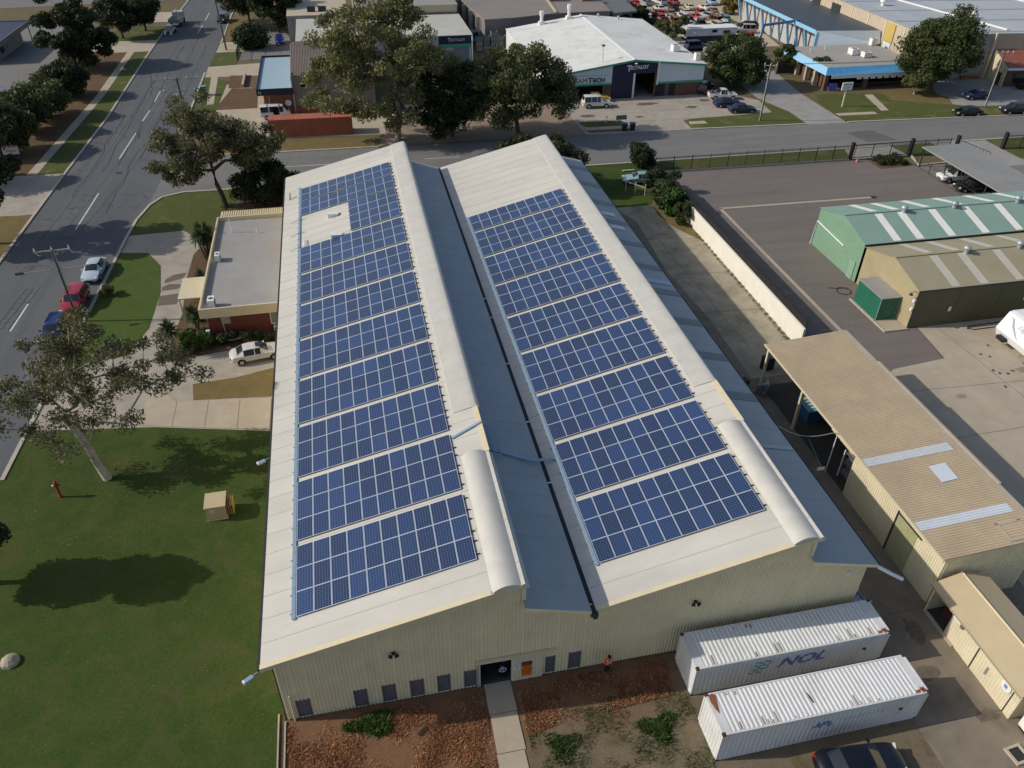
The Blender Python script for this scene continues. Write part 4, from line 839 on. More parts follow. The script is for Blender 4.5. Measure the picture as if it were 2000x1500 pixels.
# flatbed rig on the far road
t = thing('flatbed_truck', 'grey tipper truck stopped at the left kerb of the west road', 'truck', (-27.9, 169.5, .02), math.radians(84))
mt = paint('truck_grey', (.34, .37, .38)); part(MB().box(.9, 2.7, -1.05, 1.05, .6, 2.3), 'cab', mt, t); part(MB().box(2.7, 2.72, -.9, .9, 1.4, 2.1), 'windscreen', m_glass, t)
part(MB().box(-2.9, .8, -1.15, 1.15, .8, .95), 'deck', m_steel, t)
for a in ((-2.9, .8, -1.15, -1.1), (-2.9, .8, 1.1, 1.15), (-2.9, -2.82, -1.1, 1.1), (.72, .8, -1.1, 1.1)): part(MB().box(*a, .95, 1.6), 'tray_side', mt, t)
part(MB().bar((.4, -.5, 1.6), (-.6, -.3, 2.9), .15, .15).bar((-.6, -.3, 2.9), (1.2, .2, 2.8), .12, .12), 'crane', mt, t)
for x in (-2.1, -1.2, 1.9):
    for s_ in (-1, 1): part(MB().tube([(x, s_*.95-.14, .48), (x, s_*.95+.14, .48)], .48, 12), 'wheel', m_tyre, t)
t = thing('car_trailer', 'small white plant trailer hitched behind the grey truck', 'trailer', (-28.5, 162.2, .02), math.radians(84))
part(MB().box(-1.6, 1.4, -.95, .95, .5, .62), 'deck', m_steel, t); part(MB().box(-1.0, .6, -.6, .6, .62, 1.5), 'machine_body', paint('plant_yellowgrey', (.42, .42, .34)), t)
for s_ in (-1, 1):
    part(MB().bar((-1.6, s_*.6, .6), (-2.3, s_*.6, .1), .4, .06), 'ramp', m_white, t); part(MB().tube([(-.1, s_*1.1-.1, .36), (-.1, s_*1.1+.1, .36)], .36, 12), 'wheel', m_tyre, t)
part(MB().bar((1.4, 0, .55), (3.2, 0, .5), .1, .1), 'drawbar', m_steel, t)
# wrecked cars: one joined mesh each (a dozen pixels long), coloured per object
t_ = NT('wreck_paint'); oi = t_.new('ShaderNodeObjectInfo'); co = t_.coord()
cc = t_.mix(t_.ramp(t_.noise(co, 1.6, 5, .7), .4, .7), oi.outputs['Color'], t_.mix(.5, oi.outputs['Color'], (.16, .1, .07)))
m_wreck = t_.out(cc, .5, 0, .4)
WM = []
for kd in (sedan(4.6, 1.4, 1.78), wagon(4.4, 1.55, 1.76), wagon(4.9, 1.85, 1.9), sedan(4.3, 1.32, 1.7)):
    sh = car_shell(kd); mb = MB()
    for k in sh:
        if sh[k].f: c_ = clean(sh[k]); mb.add(c_.v, c_.f, 0 if k in ('body', 'tub') else 1)
    for wx in kd['wb']:
        for s_ in (-1, 1): mb.tube([(wx*kd['L'], s_*(kd['h']-.1)-.1, .3), (wx*kd['L'], s_*(kd['h']-.1)+.115, .3)], .3, 10, 2)
    mb.box(-.4, .5, -.55, .55, .28, .5, 1)
    o = mb.build('wrecked_car', [m_wreck, m_black, m_tyre]); WM.append(o.data); bpy.data.objects.remove(o)
wcols = {'white': (.62, .62, .60), 'red': (.42, .035, .03), 'silver': (.38, .40, .42), 'dark blue': (.03, .05, .16), 'cream': (.58, .52, .36), 'rusty': (.24, .12, .07), 'teal': (.10, .26, .27), 'pale blue': (.28, .46, .62), 'black': (.02, .02, .02), 'green': (.12, .2, .13)}
WP = []
rw = random.Random(21)
rows_ = [((1172, 62), (1212, 84), 3), ((1186, 18), (1236, 30), 4), ((1262, 18), (1330, 30), 5)]
def wreck(x, y, z, rz, cname, lab, tilt=0):
    o = bpy.data.objects.new('wrecked_car', WM[rw.randrange(4)]); C.objects.link(o); o.location = (x, y, z); o.rotation_euler = (rw.uniform(-.03, .03), tilt, rz); o.color = (*wcols[cname], 1)
    tag(o, lab, 'wrecked car', 'wrecked cars in the scrap yard')
cn = ['white', 'red', 'silver', 'rusty', 'cream', 'white', 'red', 'silver', 'black', 'rusty', 'white', 'teal']
bands = [(149.2, 74.8, 91.5, 7, 'in the scrap row right behind the white cabin'), (153.0, 74, 94.0, 7, 'in the second scrap row behind the white cabin'), (157.0, 76, 94, 7, 'in the third scrap row behind the white cabin'), (161.5, 73, 94.5, 7, 'in the middle scrap row'), (166.3, 74, 94, 6, 'in the scrap row beyond the middle'), (172.8, 72, 88, 6, 'in the farthest scrap row')]
k = 0
for by, xa, xb, n, where in bands:
    for i in range(n):
        c_ = cn[(k*5+i*3) % len(cn)]; x = xa+(xb-xa)*i/(n-1)+rw.uniform(-.5, .5)
        wreck(x, by+rw.uniform(-.7, .7), .0, rw.uniform(1.2, 1.9), c_, '%s wrecked car %s, %s' % (c_, where, ['leftmost', 'second from left', 'third from left', 'fourth from left', 'fifth from left', 'sixth from left', 'seventh from left'][i]), rw.uniform(-.05, .05)); k += 1
for x, y, c_, lab in ((70.2, 161.5, 'pale blue', 'pale blue wrecked car beside the grey roof edge, left end of the yard'), (68.4, 166.5, 'teal', 'teal wrecked car beyond the pale blue wreck at the left end of the yard'), (73.4, 154.0, 'rusty', 'rusty orange wrecked car next to the round dark bush by the hall roof'), (98.0, 171.5, 'pale blue', 'pale blue pickup alone on the bare scrap yard ground'), (70.6, 146.2, 'white', 'white wrecked wagon between the two bushes behind the hall'), (92.0, 137.8, 'red', 'bright red car at the right end of the black screen fence'), (93.5, 143.0, 'silver', 'silver car behind the bright red car at the black fence'), (95.8, 146.8, 'black', 'black wrecked car nearest the blue workshop wall'), (88.0, 178.5, 'rusty', 'rusty cut up wreck in the far corner beside the pale blue pickup'), (101.5, 171, 'green', 'green wreck beside the yellow shrub')): wreck(x, y, 0, rw.uniform(0, 3), c_, lab)
for x, y, c_, rz, lab in ((80.2, 129.0, 'silver', .3, 'silver sedan on the side drive nearest the white hall roof'), (78.4, 124.5, 'silver', .2, 'second silver sedan on the side drive behind the dark pine tree'), (77.4, 131.2, 'dark blue', .1, 'dark blue car below the black screen fence'), (81.5, 131.4, 'white', .2, 'white car half behind the dark pine below the black fence'), (87.6, 130.5, 'rusty', 1.0, 'cream and rust hatchback with open boot by the black fence')): wreck(x, y, .02, rz, c_, lab)
# ================================================================== VEGETATION
def mesh_quads(name, P, A, B, mat, parent=None, stuff=False):
    """quads centred at P with half axes A, B (numpy n x 3)"""
    n = len(P); V_ = np.empty((n, 4, 3), np.float32); V_[:, 0] = P-A-B*.6; V_[:, 1] = P+A*.2-B; V_[:, 2] = P+A+B*.5; V_[:, 3] = P-A*.2+B
    me = bpy.data.meshes.new(name); me.vertices.add(4*n); me.vertices.foreach_set('co', V_.ravel())
    me.loops.add(4*n); me.loops.foreach_set('vertex_index', np.arange(4*n, dtype=np.int32))
    me.polygons.add(n); me.polygons.foreach_set('loop_start', np.arange(0, 4*n, 4, dtype=np.int32)); me.polygons.foreach_set('loop_total', np.full(n, 4, np.int32))
    me.materials.append(mat); me.update(calc_edges=True)
    o = bpy.data.objects.new(name, me); C.objects.link(o)
    if parent is not None: o.parent = parent
    return o
def leaves(centers, radii, n, size, rng, droop=0.0, flat=.75):
    idx = rng.integers(0, len(centers), n); c = np.asarray(centers)[idx]; r = np.asarray(radii)[idx][:, None]
    d = rng.normal(size=(n, 3)); d /= np.linalg.norm(d, axis=1)[:, None]
    rad = rng.random((n, 1))**.45
    off = d*rad*r; off[:, 2] *= flat
    P = c+off
    a = rng.normal(size=(n, 3)); a[:, 2] -= droop; a /= np.linalg.norm(a, axis=1)[:, None]
    b = np.cross(a, rng.normal(size=(n, 3))+d*1.2); b /= np.linalg.norm(b, axis=1)[:, None]+1e-6
    s = size*rng.uniform(.6, 1.35, (n, 1))
    return P, a*s, b*s*.42
def tree(name, label, cat, base, crowns, nclump, nleaf, leaf, trunk_r, lm, bm_, seed, group=None, cl_r=(1.0, 1.8), droop=.4, fork=.28, lean=(0, 0), shell=.35, bsides=6, top_=None):
    """crowns: list of (cx, cy, cz, rx, ry, rz) relative to the base; clumps sit on the skeleton's twig ends"""
    rng = np.random.default_rng(seed); t = thing(name, label, cat, (base[0], base[1], base[2] if len(base) > 2 else 0), 0, group)
    vols = np.array([c[3]*c[4]*c[5] for c in crowns]); pr = vols/vols.sum(); cl = []
    tries = 0
    while len(cl) < nclump and tries < 20000:
        tries += 1; c = crowns[rng.choice(len(crowns), p=pr)]
        d = rng.normal(size=3); d /= np.linalg.norm(d); r = shell+(1-shell)*rng.random()**.6
        p = np.array([c[0]+d[0]*c[3]*r, c[1]+d[1]*c[4]*r, c[2]+d[2]*c[5]*r])
        if all(np.linalg.norm(p-q) > cl_r[0]*.62 for q in cl): cl.append(p)
    cl.sort(key=lambda p: np.linalg.norm(p-np.array([lean[0], lean[1], crowns[0][2]*fork*2])))
    top = np.array([lean[0], lean[1], max(1.0, (crowns[0][2]-crowns[0][5])*1.0+crowns[0][5]*fork)])
    if top_ is not None: top = np.array(top_)
    nodes = [np.zeros(3), top*.5+np.array([rng.uniform(-.15, .15), rng.uniform(-.15, .15), 0]), top]; par = [-1, 0, 1]; tips = []
    for p in cl:
        cand = range(1, len(nodes)); 
        best = min(cand, key=lambda i: np.linalg.norm(nodes[i]-p)*(1.0 if nodes[i][2] < p[2]+.3 else 2.2)+.22*np.linalg.norm(nodes[i]-top))
        q = nodes[best]; v = p-q; L = np.linalg.norm(v); k = max(1, int(L/1.6)); last = best
        for j in range(1, k+1):
            f = j/k; w = q+v*f+rng.normal(size=3)*.10*L*(1-f)*f*2+np.array([0, 0, .10*L*math.sin(PI*f)])
            nodes.append(w); par.append(last); last = len(nodes)-1
        tips.append(last)
    cnt = np.zeros(len(nodes))
    for tp in tips:
        i = tp
        while i >= 0: cnt[i] += 1; i = par[i]
    rad = trunk_r*np.sqrt(np.maximum(cnt, .6)/max(cnt[0], 1))**1.05; rad = np.maximum(rad, .022); rad[0] = trunk_r*1.25
    mb = MB(); kids = {}
    for i, q in enumerate(par): kids.setdefault(q, []).append(i)
    stack = [[0]]
    while stack:
        ch = stack.pop()
        while True:
            ks = kids.get(ch[-1], [])
            if not ks: break
            ks = sorted(ks, key=lambda i: -cnt[i])
            for k_ in ks[1:]: stack.append([ch[-1], k_])
            ch.append(ks[0])
        if len(ch) > 1:
            rr_ = [rad[i] for i in ch]; rr_[0] = min(rr_[0], rr_[1]*1.35) if ch[0] != 0 else rr_[0]
            mb.tube([tuple(nodes[i]) for i in ch], rr_, bsides if rr_[0] > .06 else 4, cap=False)
    part(mb, 'trunk', bm_, t, smooth=True)
    R = rng.uniform(cl_r[0], cl_r[1], len(cl))
    P, A, B = leaves(cl, R, nleaf, leaf, rng, droop)
    mesh_quads('crown', P, A, B, lm, t)
    return t
b_gum = M('gum_bark', (.42, .37, .30), .3, 1.5, .9, dirt=(.16, .12, .09), damt=.7, dscale=.9); b_dark = M('dark_bark', (.10, .075, .055), .25, 2, .9)
l_gum = leaf_mat('gum_leaves', (.085, .105, .034), (.20, .205, .085), (.31, .28, .12)); l_gum2 = leaf_mat('grey_gum_leaves', (.06, .075, .03), (.15, .15, .07), (.26, .22, .115))
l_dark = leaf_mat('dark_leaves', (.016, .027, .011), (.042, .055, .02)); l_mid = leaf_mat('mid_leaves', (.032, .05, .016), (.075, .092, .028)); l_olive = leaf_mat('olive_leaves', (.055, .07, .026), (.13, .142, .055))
l_yel = leaf_mat('yellow_leaves', (.10, .10, .02), (.25, .19, .04)); l_palm = leaf_mat('strap_leaves', (.015, .03, .012), (.06, .09, .035)); l_bright = leaf_mat('bright_leaves', (.02, .05, .012), (.06, .11, .022))
tree('gum_tree', 'sparse gum tree with pale limbs on the front lawn beside the red hydrant', 'tree', (-15.0, 20.7), [(1.2, 1.6, 8.6, 6.4, 4.6, 3.4), (-3.8, 1.8, 6.8, 4.0, 3.4, 2.2), (5.4, 1.8, 7.4, 3.2, 2.8, 1.7), (-1.2, .6, 4.3, 4.4, 2.6, 1.0), (.2, 2.5, 11.2, 3.6, 3.0, 1.8)], 92, 17000, .135, .27, l_gum2, b_gum, 3, cl_r=(.6, 1.15), droop=.5, top_=(-.7, .5, 3.1), shell=.25)
tree('gum_tree', 'very tall spreading gum tree standing beyond the left roof', 'tree', (13.0, 89.5), [(-2.0, 0, 13.0, 10.0, 8, 5.5), (-8.5, .5, 7.0, 5, 5, 3.5), (4.5, 1, 10, 6, 5, 4.5), (-1, 1, 18, 6.0, 5, 2.8), (0, -2, 5.0, 6.5, 4, 2.6)], 130, 42000, .24, .42, l_gum, b_gum, 5, cl_r=(1.0, 1.9), droop=.6, top_=(.6, .2, 3.4), shell=.3)
tree('gum_tree', 'dense dark gum tree between the big gum and the white hall', 'tree', (31.2, 88.2), [(.3, .5, 8.2, 7.0, 6, 4.2), (-6.5, 1, 7.5, 4.5, 4.5, 3.4), (5.0, -.5, 6.0, 3.8, 3.5, 3.2), (-1, -1, 4.0, 6, 3.5, 2.2)], 110, 40000, .23, .34, l_olive, b_dark, 8, cl_r=(1.1, 2.0), top_=(-.4, .2, 2.6), shell=.35)
tree('gum_tree', 'low dark tree squeezed between the tall gum and the dense gum', 'tree', (21.2, 89.5), [(0, 0, 6.4, 4.8, 4.5, 4.2), (-2, -2, 3.6, 4.2, 3, 2.2)], 70, 24000, .22, .24, l_dark, b_dark, 9, cl_r=(1.1, 1.8), top_=(.3, 0, 2.0))
tree('gum_tree', 'leaning gum tree on the corner lawn over the wooden pole', 'tree', (-10.1, 69.3), [(-1.5, .5, 7.6, 5.8, 4.6, 3.6), (-.5, 1, 11.4, 3.8, 3.4, 2.2), (4.8, .5, 7.6, 4.4, 3.8, 2.5), (-5.2, -.3, 5.0, 2.8, 2.6, 2.0)], 96, 27000, .185, .28, l_gum2, b_dark, 12, cl_r=(.85, 1.5), top_=(-.6, .4, 2.9), shell=.25)
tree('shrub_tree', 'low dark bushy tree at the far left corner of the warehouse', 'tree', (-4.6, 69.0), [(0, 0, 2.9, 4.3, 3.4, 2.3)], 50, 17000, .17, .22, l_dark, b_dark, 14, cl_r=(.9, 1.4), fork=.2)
tree('broadleaf_tree', 'big dark leafy tree in front of the blue trimmed office', 'tree', (108.6, 98.6), [(0, 0, 7.2, 6.6, 6, 4.6), (2.2, 0, 10.2, 3.4, 3.2, 2.4), (-4, -1, 5.4, 3.4, 3.2, 2.8)], 105, 36000, .24, .38, l_mid, b_dark, 17, cl_r=(1.25, 2.1), fork=.15, shell=.5)
tree('broadleaf_tree', 'small brownish tree at the left foot of the big leafy tree', 'tree', (103.9, 96.4), [(0, 0, 3.2, 2.2, 2.2, 1.8)], 26, 6500, .2, .14, l_olive, b_gum, 18, cl_r=(.7, 1.1))
tree('pine_tree', 'dense dark conifer at the right end of the white hall', 'tree', (73.8, 106.3), [(0, 0, 5.0, 4.6, 4.4, 4.0), (1.5, 0, 3.0, 4.6, 4.2, 2.4)], 75, 24000, .24, .32, l_mid, b_dark, 19, cl_r=(1.1, 1.8), shell=.5)
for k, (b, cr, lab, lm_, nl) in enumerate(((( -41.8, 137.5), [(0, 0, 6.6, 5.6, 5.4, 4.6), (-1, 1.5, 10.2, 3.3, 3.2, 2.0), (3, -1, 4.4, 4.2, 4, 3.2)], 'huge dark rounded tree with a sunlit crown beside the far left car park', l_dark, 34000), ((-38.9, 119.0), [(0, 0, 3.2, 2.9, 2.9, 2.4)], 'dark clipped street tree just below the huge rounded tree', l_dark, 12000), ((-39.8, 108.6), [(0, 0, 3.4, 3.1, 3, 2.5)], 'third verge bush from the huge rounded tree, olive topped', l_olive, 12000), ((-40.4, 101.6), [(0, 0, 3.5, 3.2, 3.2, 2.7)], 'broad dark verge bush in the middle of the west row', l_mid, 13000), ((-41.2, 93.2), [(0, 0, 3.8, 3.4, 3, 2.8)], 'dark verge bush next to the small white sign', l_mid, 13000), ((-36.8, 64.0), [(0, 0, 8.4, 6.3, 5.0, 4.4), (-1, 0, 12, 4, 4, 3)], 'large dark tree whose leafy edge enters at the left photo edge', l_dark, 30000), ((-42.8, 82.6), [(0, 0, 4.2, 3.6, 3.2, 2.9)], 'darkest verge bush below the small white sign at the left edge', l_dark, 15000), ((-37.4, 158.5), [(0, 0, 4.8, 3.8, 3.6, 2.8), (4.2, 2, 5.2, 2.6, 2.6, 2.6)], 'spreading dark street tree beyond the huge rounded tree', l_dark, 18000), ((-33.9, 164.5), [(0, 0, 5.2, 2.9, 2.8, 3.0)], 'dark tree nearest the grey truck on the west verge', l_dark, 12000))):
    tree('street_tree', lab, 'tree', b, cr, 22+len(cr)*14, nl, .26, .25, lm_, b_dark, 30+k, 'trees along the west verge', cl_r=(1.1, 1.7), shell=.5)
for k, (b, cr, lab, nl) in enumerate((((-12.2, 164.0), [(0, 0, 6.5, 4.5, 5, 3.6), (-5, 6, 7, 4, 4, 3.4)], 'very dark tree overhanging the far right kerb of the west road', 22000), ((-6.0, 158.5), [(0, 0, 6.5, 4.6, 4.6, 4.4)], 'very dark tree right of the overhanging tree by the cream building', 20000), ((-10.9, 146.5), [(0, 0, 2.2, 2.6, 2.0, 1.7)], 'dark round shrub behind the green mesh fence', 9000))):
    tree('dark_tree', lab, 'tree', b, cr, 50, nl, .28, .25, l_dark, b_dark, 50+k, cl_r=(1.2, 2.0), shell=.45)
for k, (b, cr, lab, lm_, nl, lf) in enumerate((((45.3, 72.6), [(0, 0, 2.0, 1.9, 1.8, 1.6)], 'dark bush at the left end of the black street fence', l_dark, 10000, .14), ((44.9, 63.8), [(0, 0, 1.7, 2.0, 2.2, 1.7)], 'dark shrub behind the bonnet of the teal sedan at the wall end', l_dark, 10000, .14), ((44.2, 60.0), [(0, 0, 1.6, 1.2, 1.7, 1.6)], 'strappy green shrub against the white wall, farthest of three', l_palm, 7000, .2), ((44.1, 57.2), [(0, 0, 1.6, 1.3, 1.5, 1.6)], 'strappy green shrub in the middle of the white wall planting', l_bright, 7000, .2), ((44.2, 54.6), [(0, 0, 1.4, 1.0, 1.1, 1.3)], 'rounded green shrub nearest along the white wall', l_mid, 7000, .14), ((74.8, 139.2), [(0, 0, 3.0, 3.1, 3, 2.9)], 'pale green round bush behind the white hall next to the cabin', l_olive, 14000, .2), ((72.8, 150.2), [(0, 0, 2.2, 3.0, 2.8, 2.2)], 'dark round bush at the far right corner of the white hall', l_dark, 12000, .2), ((97.8, 160.5), [(0, 0, 3.2, 2.4, 2.4, 3.2)], 'tall yellow shrub at the far end of the blue workshop', l_yel, 14000, .2), ((87.5, 113.2), [(0, 0, 2.6, 1.9, 1.8, 2.3)], 'dark green tree at the gate of the blue trimmed office', l_mid, 9000, .2), ((91.0, 106.3), [(0, 0, 2.1, 1.6, 1.6, 2.1)], 'small dark tree against the blue office fascia', l_mid, 8000, .2), ((93.5, 103.2), [(0, 0, 1.6, .9, .9, 1.6)], 'thin shrub in the office garden near the blue sign', l_dark, 3500, .18), ((-20.3, 49.5), [(0, 0, .65, .75, .7, .5)], 'small brown shrub on the grass island near the road', l_gum2, 3500, .08))):
    tree('bush', lab, 'shrub', b, cr, 16 if nl > 5000 else 9, nl, lf, .09, lm_, b_dark, 60+k, cl_r=(.6, 1.0) if cr[0][3] > 1 else (.3, .45), shell=.4, droop=-.2)
tree('shrub_tree', 'dark leafy tree added for its shade behind the far end of the right roof', 'tree', (31.6, 67.6), [(0, 0, 4.2, 3.6, 3.2, 2.3)], 40, 15000, .2, .2, l_dark, b_dark, 81, cl_r=(.9, 1.4), top_=(0, 0, 1.6))  # hidden tree, added to shade the grass past the back wall
tree('shrub_tree', 'low dark tree added for its shade at the street kerb behind the warehouse back wall', 'tree', (28.6, 72.0), [(0, 0, 3.4, 3.4, 2.2, 2.0)], 34, 12000, .2, .18, l_dark, b_dark, 82, cl_r=(.9, 1.3), top_=(0, 0, 1.4))  # second hidden tree, added to shade the street
tree('cypress_tree', 'tall narrow tree whose tip enters at the left photo edge', 'tree', (-21.3, 11.9), [(0, 0, 6.1, 1.75, 1.75, 3.7), (.3, 0, 3.7, 2.4, 1.6, 1.1)], 60, 30000, .15, .2, l_dark, b_dark, 77, cl_r=(.7, 1.0), top_=(0, 0, 2.4), shell=.1)
def strap_plant(label, base, heads, n, ln, seed, cat='yucca', group='yuccas beside the office'):
    rng = np.random.default_rng(seed); t = thing('yucca', label, cat, (base[0], base[1], 0), 0, group)
    for (x, y, z) in heads:
        part(MB().tube([(x*.35, y*.35, 0), (x*.7, y*.7, z*.55), (x, y, z)], [.13, .10, .08], 7), 'stem', b_dark, t)
        cm = MB()
        for k in range(n):
            a = rng.uniform(0, 2*PI); el = rng.uniform(-.5, 1.45); L = ln*rng.uniform(.75, 1.15)
            d = Vector((math.cos(a)*math.cos(el), math.sin(a)*math.cos(el), math.sin(el))); s_ = Vector((-math.sin(a), math.cos(a), 0))*.055
            p0 = Vector((x, y, z-.15+rng.uniform(-.15, .2))); p1 = p0+d*L*.6; p2 = p0+d*L+Vector((0, 0, -.22*L*math.cos(el)))
            cm.add([p0-s_*.7, p0+s_*.7, p1+s_, p1-s_, p2], [(0, 1, 2, 3), (3, 2, 4)])
        part(cm, 'leaf_head', l_palm, t)
strap_plant('single headed yucca left of the hedge by the white sedan', (-11.9, 36.4), [(-.3, .6, 2.7)], 230, 1.25, 1)
strap_plant('yucca in front of the brick wall below the cream awning', (-10.6, 40.6), [(-.1, .3, 2.0), (.3, 0, 1.5)], 150, 1.1, 2)
strap_plant('many stemmed tall yucca clump at the far left office corner', (-10.9, 55.4), [(-.8, .2, 2.6), (-.2, -.3, 3.2), (.3, .5, 3.5), (.6, -.3, 2.6), (-.5, .8, 3.4), (.1, .1, 2.2)], 110, 1.05, 3)
strap_plant('low yucca clump beside the cream awning', (-11.4, 48.0), [(-.3, 0, .8), (.3, .4, 1.0), (.1, -.6, .7), (.5, 1.6, 1.3)], 90, .95, 4)
rng_ = np.random.default_rng(5)
def hedge(label, x0, x1, y0, y1, z1_, n, lm_, leaf=.10, name='hedge', seed=1):
    r_ = np.random.default_rng(seed); t = thing(name, label, 'hedge', ((x0+x1)/2, (y0+y1)/2, 0)); k = max(6, int((x1-x0)*(y1-y0)*2.2))
    cl = np.stack([r_.uniform(x0, x1, k)-(x0+x1)/2, r_.uniform(y0, y1, k)-(y0+y1)/2, r_.uniform(.3, .8, k)*z1_], 1)
    P, A, B = leaves(cl, r_.uniform(.35, .6, k), n, leaf, r_, 0); P[:, 2] = np.clip(P[:, 2], .05, z1_)
    mesh_quads('foliage', P, A, B, lm_, t); mb = MB()
    for c in cl[::2]: mb.tube([(c[0]*.9, c[1], 0), tuple(c)], .02, 4)
    part(mb, 'stems', b_dark, t)
hedge('bright green leafy bed at the office corner beside the single yucca', -11.6, -8.6, 36.9, 39.4, 1.2, 11000, l_bright, .13, seed=2)
hedge('dark clipped hedge along the red brick wall behind the white sedan', -8.6, -2.0, 37.2, 38.2, 1.15, 14000, l_dark, .09, seed=3)
hedge('low brown leafed plant at the end of the hedge bed', -12.6, -10.8, 35.6, 36.9, .5, 2500, l_gum2, .09, seed=4)
def weeds(label, x, y, rx, ry, n, h, seed):
    r_ = np.random.default_rng(seed); t = thing('weed_patch', label, 'weeds', (x, y, 0), 0, 'green weeds in the bare front ground')
    a = r_.uniform(0, 2*PI, n); q = r_.random(n)**.8*(1+.35*np.sin(3*a+seed)); X = np.cos(a)*q*rx; Y = np.sin(a)*q*ry; hh = h*r_.uniform(.3, 1.1, n)
    A = np.stack([r_.normal(0, .5, n)*hh, r_.normal(0, .5, n)*hh, hh*.6], 1); b = r_.uniform(0, PI, n); B = np.stack([np.cos(b)*.035, np.sin(b)*.035, r_.normal(0, .01, n)], 1)
    mesh_quads('blades', np.stack([X, Y, hh*.5], 1), A, B, l_bright, t)
weeds('green weed patch at the warehouse wall base left of the path', 3.2, -3.0, 1.2, .6, 2600, .35, 5)
weeds('green weed patch in the dirt in front of the container end', 18.9, -6.3, 1.0, .8, 1300, .22, 6)
weeds('green weed patch beside the concrete path, right side', 13.4, -6.3, .9, .8, 900, .18, 7)
weeds('green weed patch at the left path edge near the photo bottom', 8.9, -8.2, .7, 1.4, 1500, .2, 8)
hedge('low shrubs behind the carport end fence', 79, 83, 67, 69.6, .8, 5000, l_dark, .12, seed=9)
# tufts: dry red weeds before the wall, green lawn blades, weeds along the lane wall
def tufts(name, label, poly, n, h, w, mat, seed, zf=None, cat='weeds', dens=None):
    r_ = np.random.default_rng(seed); xs = [p[0] for p in poly]; ys = [p[1] for p in poly]
    X = r_.uniform(min(xs), max(xs), n*2); Y = r_.uniform(min(ys), max(ys), n*2); ins = np.zeros(len(X), bool); j = len(poly)-1
    for i in range(len(poly)):
        xi, yi = poly[i]; xj, yj = poly[j]
        ins ^= ((yi > Y) != (yj > Y)) & (X < (xj-xi)*(Y-yi)/(yj-yi+1e-12)+xi); j = i
    if dens is not None: ins &= (np.sin(X*dens+seed)*np.sin(Y*dens*1.3+1)+.5*np.sin(X*dens*2.7)*np.sin(Y*dens*2.1)+r_.normal(0, .35, len(X))) > .1
    X, Y = X[ins][:n], Y[ins][:n]; m = len(X)
    Z = np.array([zf(x, y) for x, y in zip(X, Y)]) if zf else np.zeros(m)
    hh = h*r_.uniform(.4, 1.2, m); A = np.stack([r_.normal(0, .35, m)*hh, r_.normal(0, .35, m)*hh, hh*.5], 1); ang = r_.uniform(0, PI, m)
    B = np.stack([np.cos(ang)*w, np.sin(ang)*w, np.zeros(m)], 1)
    o = mesh_quads(name, np.stack([X, Y, Z+hh*.5], 1), A, B, mat); tag(o, label, cat); o['kind'] = 'stuff'
l_rust = leaf_mat('dry_red_blades', (.24, .105, .055), (.44, .235, .12)); l_lawnb = leaf_mat('lawn_blades', (.05, .085, .018), (.09, .125, .03)); l_blade = leaf_mat('grass_blades', (.035, .06, .014), (.10, .12, .035))
tufts('dry_weeds', 'rust red dry weeds in front of the warehouse left of the path', [(-1.4, -2.2), (9.6, -2.2), (9.6, -8), (3, -9.6), (-1.4, -10)], 30000, .15, .02, l_rust, 1, dens=.9)
tufts('dry_weeds', 'rust red dry weeds between the path and the first container', [(11.6, -2.2), (20.8, -2.2), (20.4, -4.6), (14, -4.9), (11.6, -5.4)], 16000, .15, .02, l_rust, 2, dens=1.0)
tufts('grass', 'scattered green grass on the bare dirt before the containers', [(11.6, -4.6), (21.2, -3.5), (21.2, -12), (11.6, -12)], 9000, .16, .02, l_blade, 3, dens=1.3)
tufts('grass', 'short uneven green grass blades of the front lawn', [(-22.3, -12), (-1.8, -12), (-1.8, 23.8), (-12.5, 26), (-22, 27)], 80000, .045, .025, l_lawnb, 4)
tufts('weeds', 'row of small weeds at the foot of the white lane wall', [(44.55, 27), (45.0, 27), (45.0, 52), (44.75, 52)], 900, .24, .03, l_olive, 5, dens=5.3)
tufts('leaf_litter', 'pale fallen leaves and twigs scattered under the lawn gum', [(-21, 14), (-10, 14), (-9, 24), (-21, 26)], 900, .05, .05, M('pale_leaf', (.36, .33, .24), .3), 6)
# ================================================================== OTHER BUILDINGS
m_grey = M('grey_metal_roof', (.30, .29, .275), .08, .6, .6, dirt=(.22, .2, .18), damt=.5); m_dkroof = M('dark_blue_grey_roof', (.055, .068, .085), .12, .4, .5)
m_bldblue = M('light_blue_fascia', (.26, .50, .70), .06, 1, .5); m_bldblue2 = M('bright_blue_fascia', (.10, .34, .60), .06, 1, .5); m_navy = M('navy_cladding', (.010, .014, .055), .15, 1, .5)
m_green = M('teal_green_trim', (.05, .30, .20), .08, 1, .5); m_pblue = M('pale_blue_cladding', (.60, .68, .72), .06, 1, .5); m_beige = M('beige_panel_wall', (.47, .40, .30), .07, .5, .8, dirt=(.36, .29, .21), damt=.5)
m_hall = M('white_hall_roof', (.70, .70, .67), .06, .25, .6, dirt=(.47, .43, .35), damt=.55, dscale=.28); m_gsh = M('green_shed_roof', (.235, .355, .295), .06, .5, .55); m_gwall = M('green_shed_wall', (.22, .36, .25), .07, .6, .6)
m_olive = M('khaki_shed_roof', (.34, .30, .195), .06, .5, .6); m_owall = M('khaki_shed_wall', (.42, .36, .22), .07, .6, .6); m_trans = M('translucent_sheet', (.85, .82, .74), .05, 1, .5); m_trans2 = M('weathered_translucent_sheet', (.54, .50, .42), .06, 1, .5)
m_skyl = M('pale_blue_skylight', (.58, .63, .68), .05, 1, .4); m_brown = M('brown_corrugated_roof', (.19, .155, .13), .12, .6, .8); m_gwall2 = M('grey_corrugated_wall', (.23, .215, .20), .08, .6, .7)
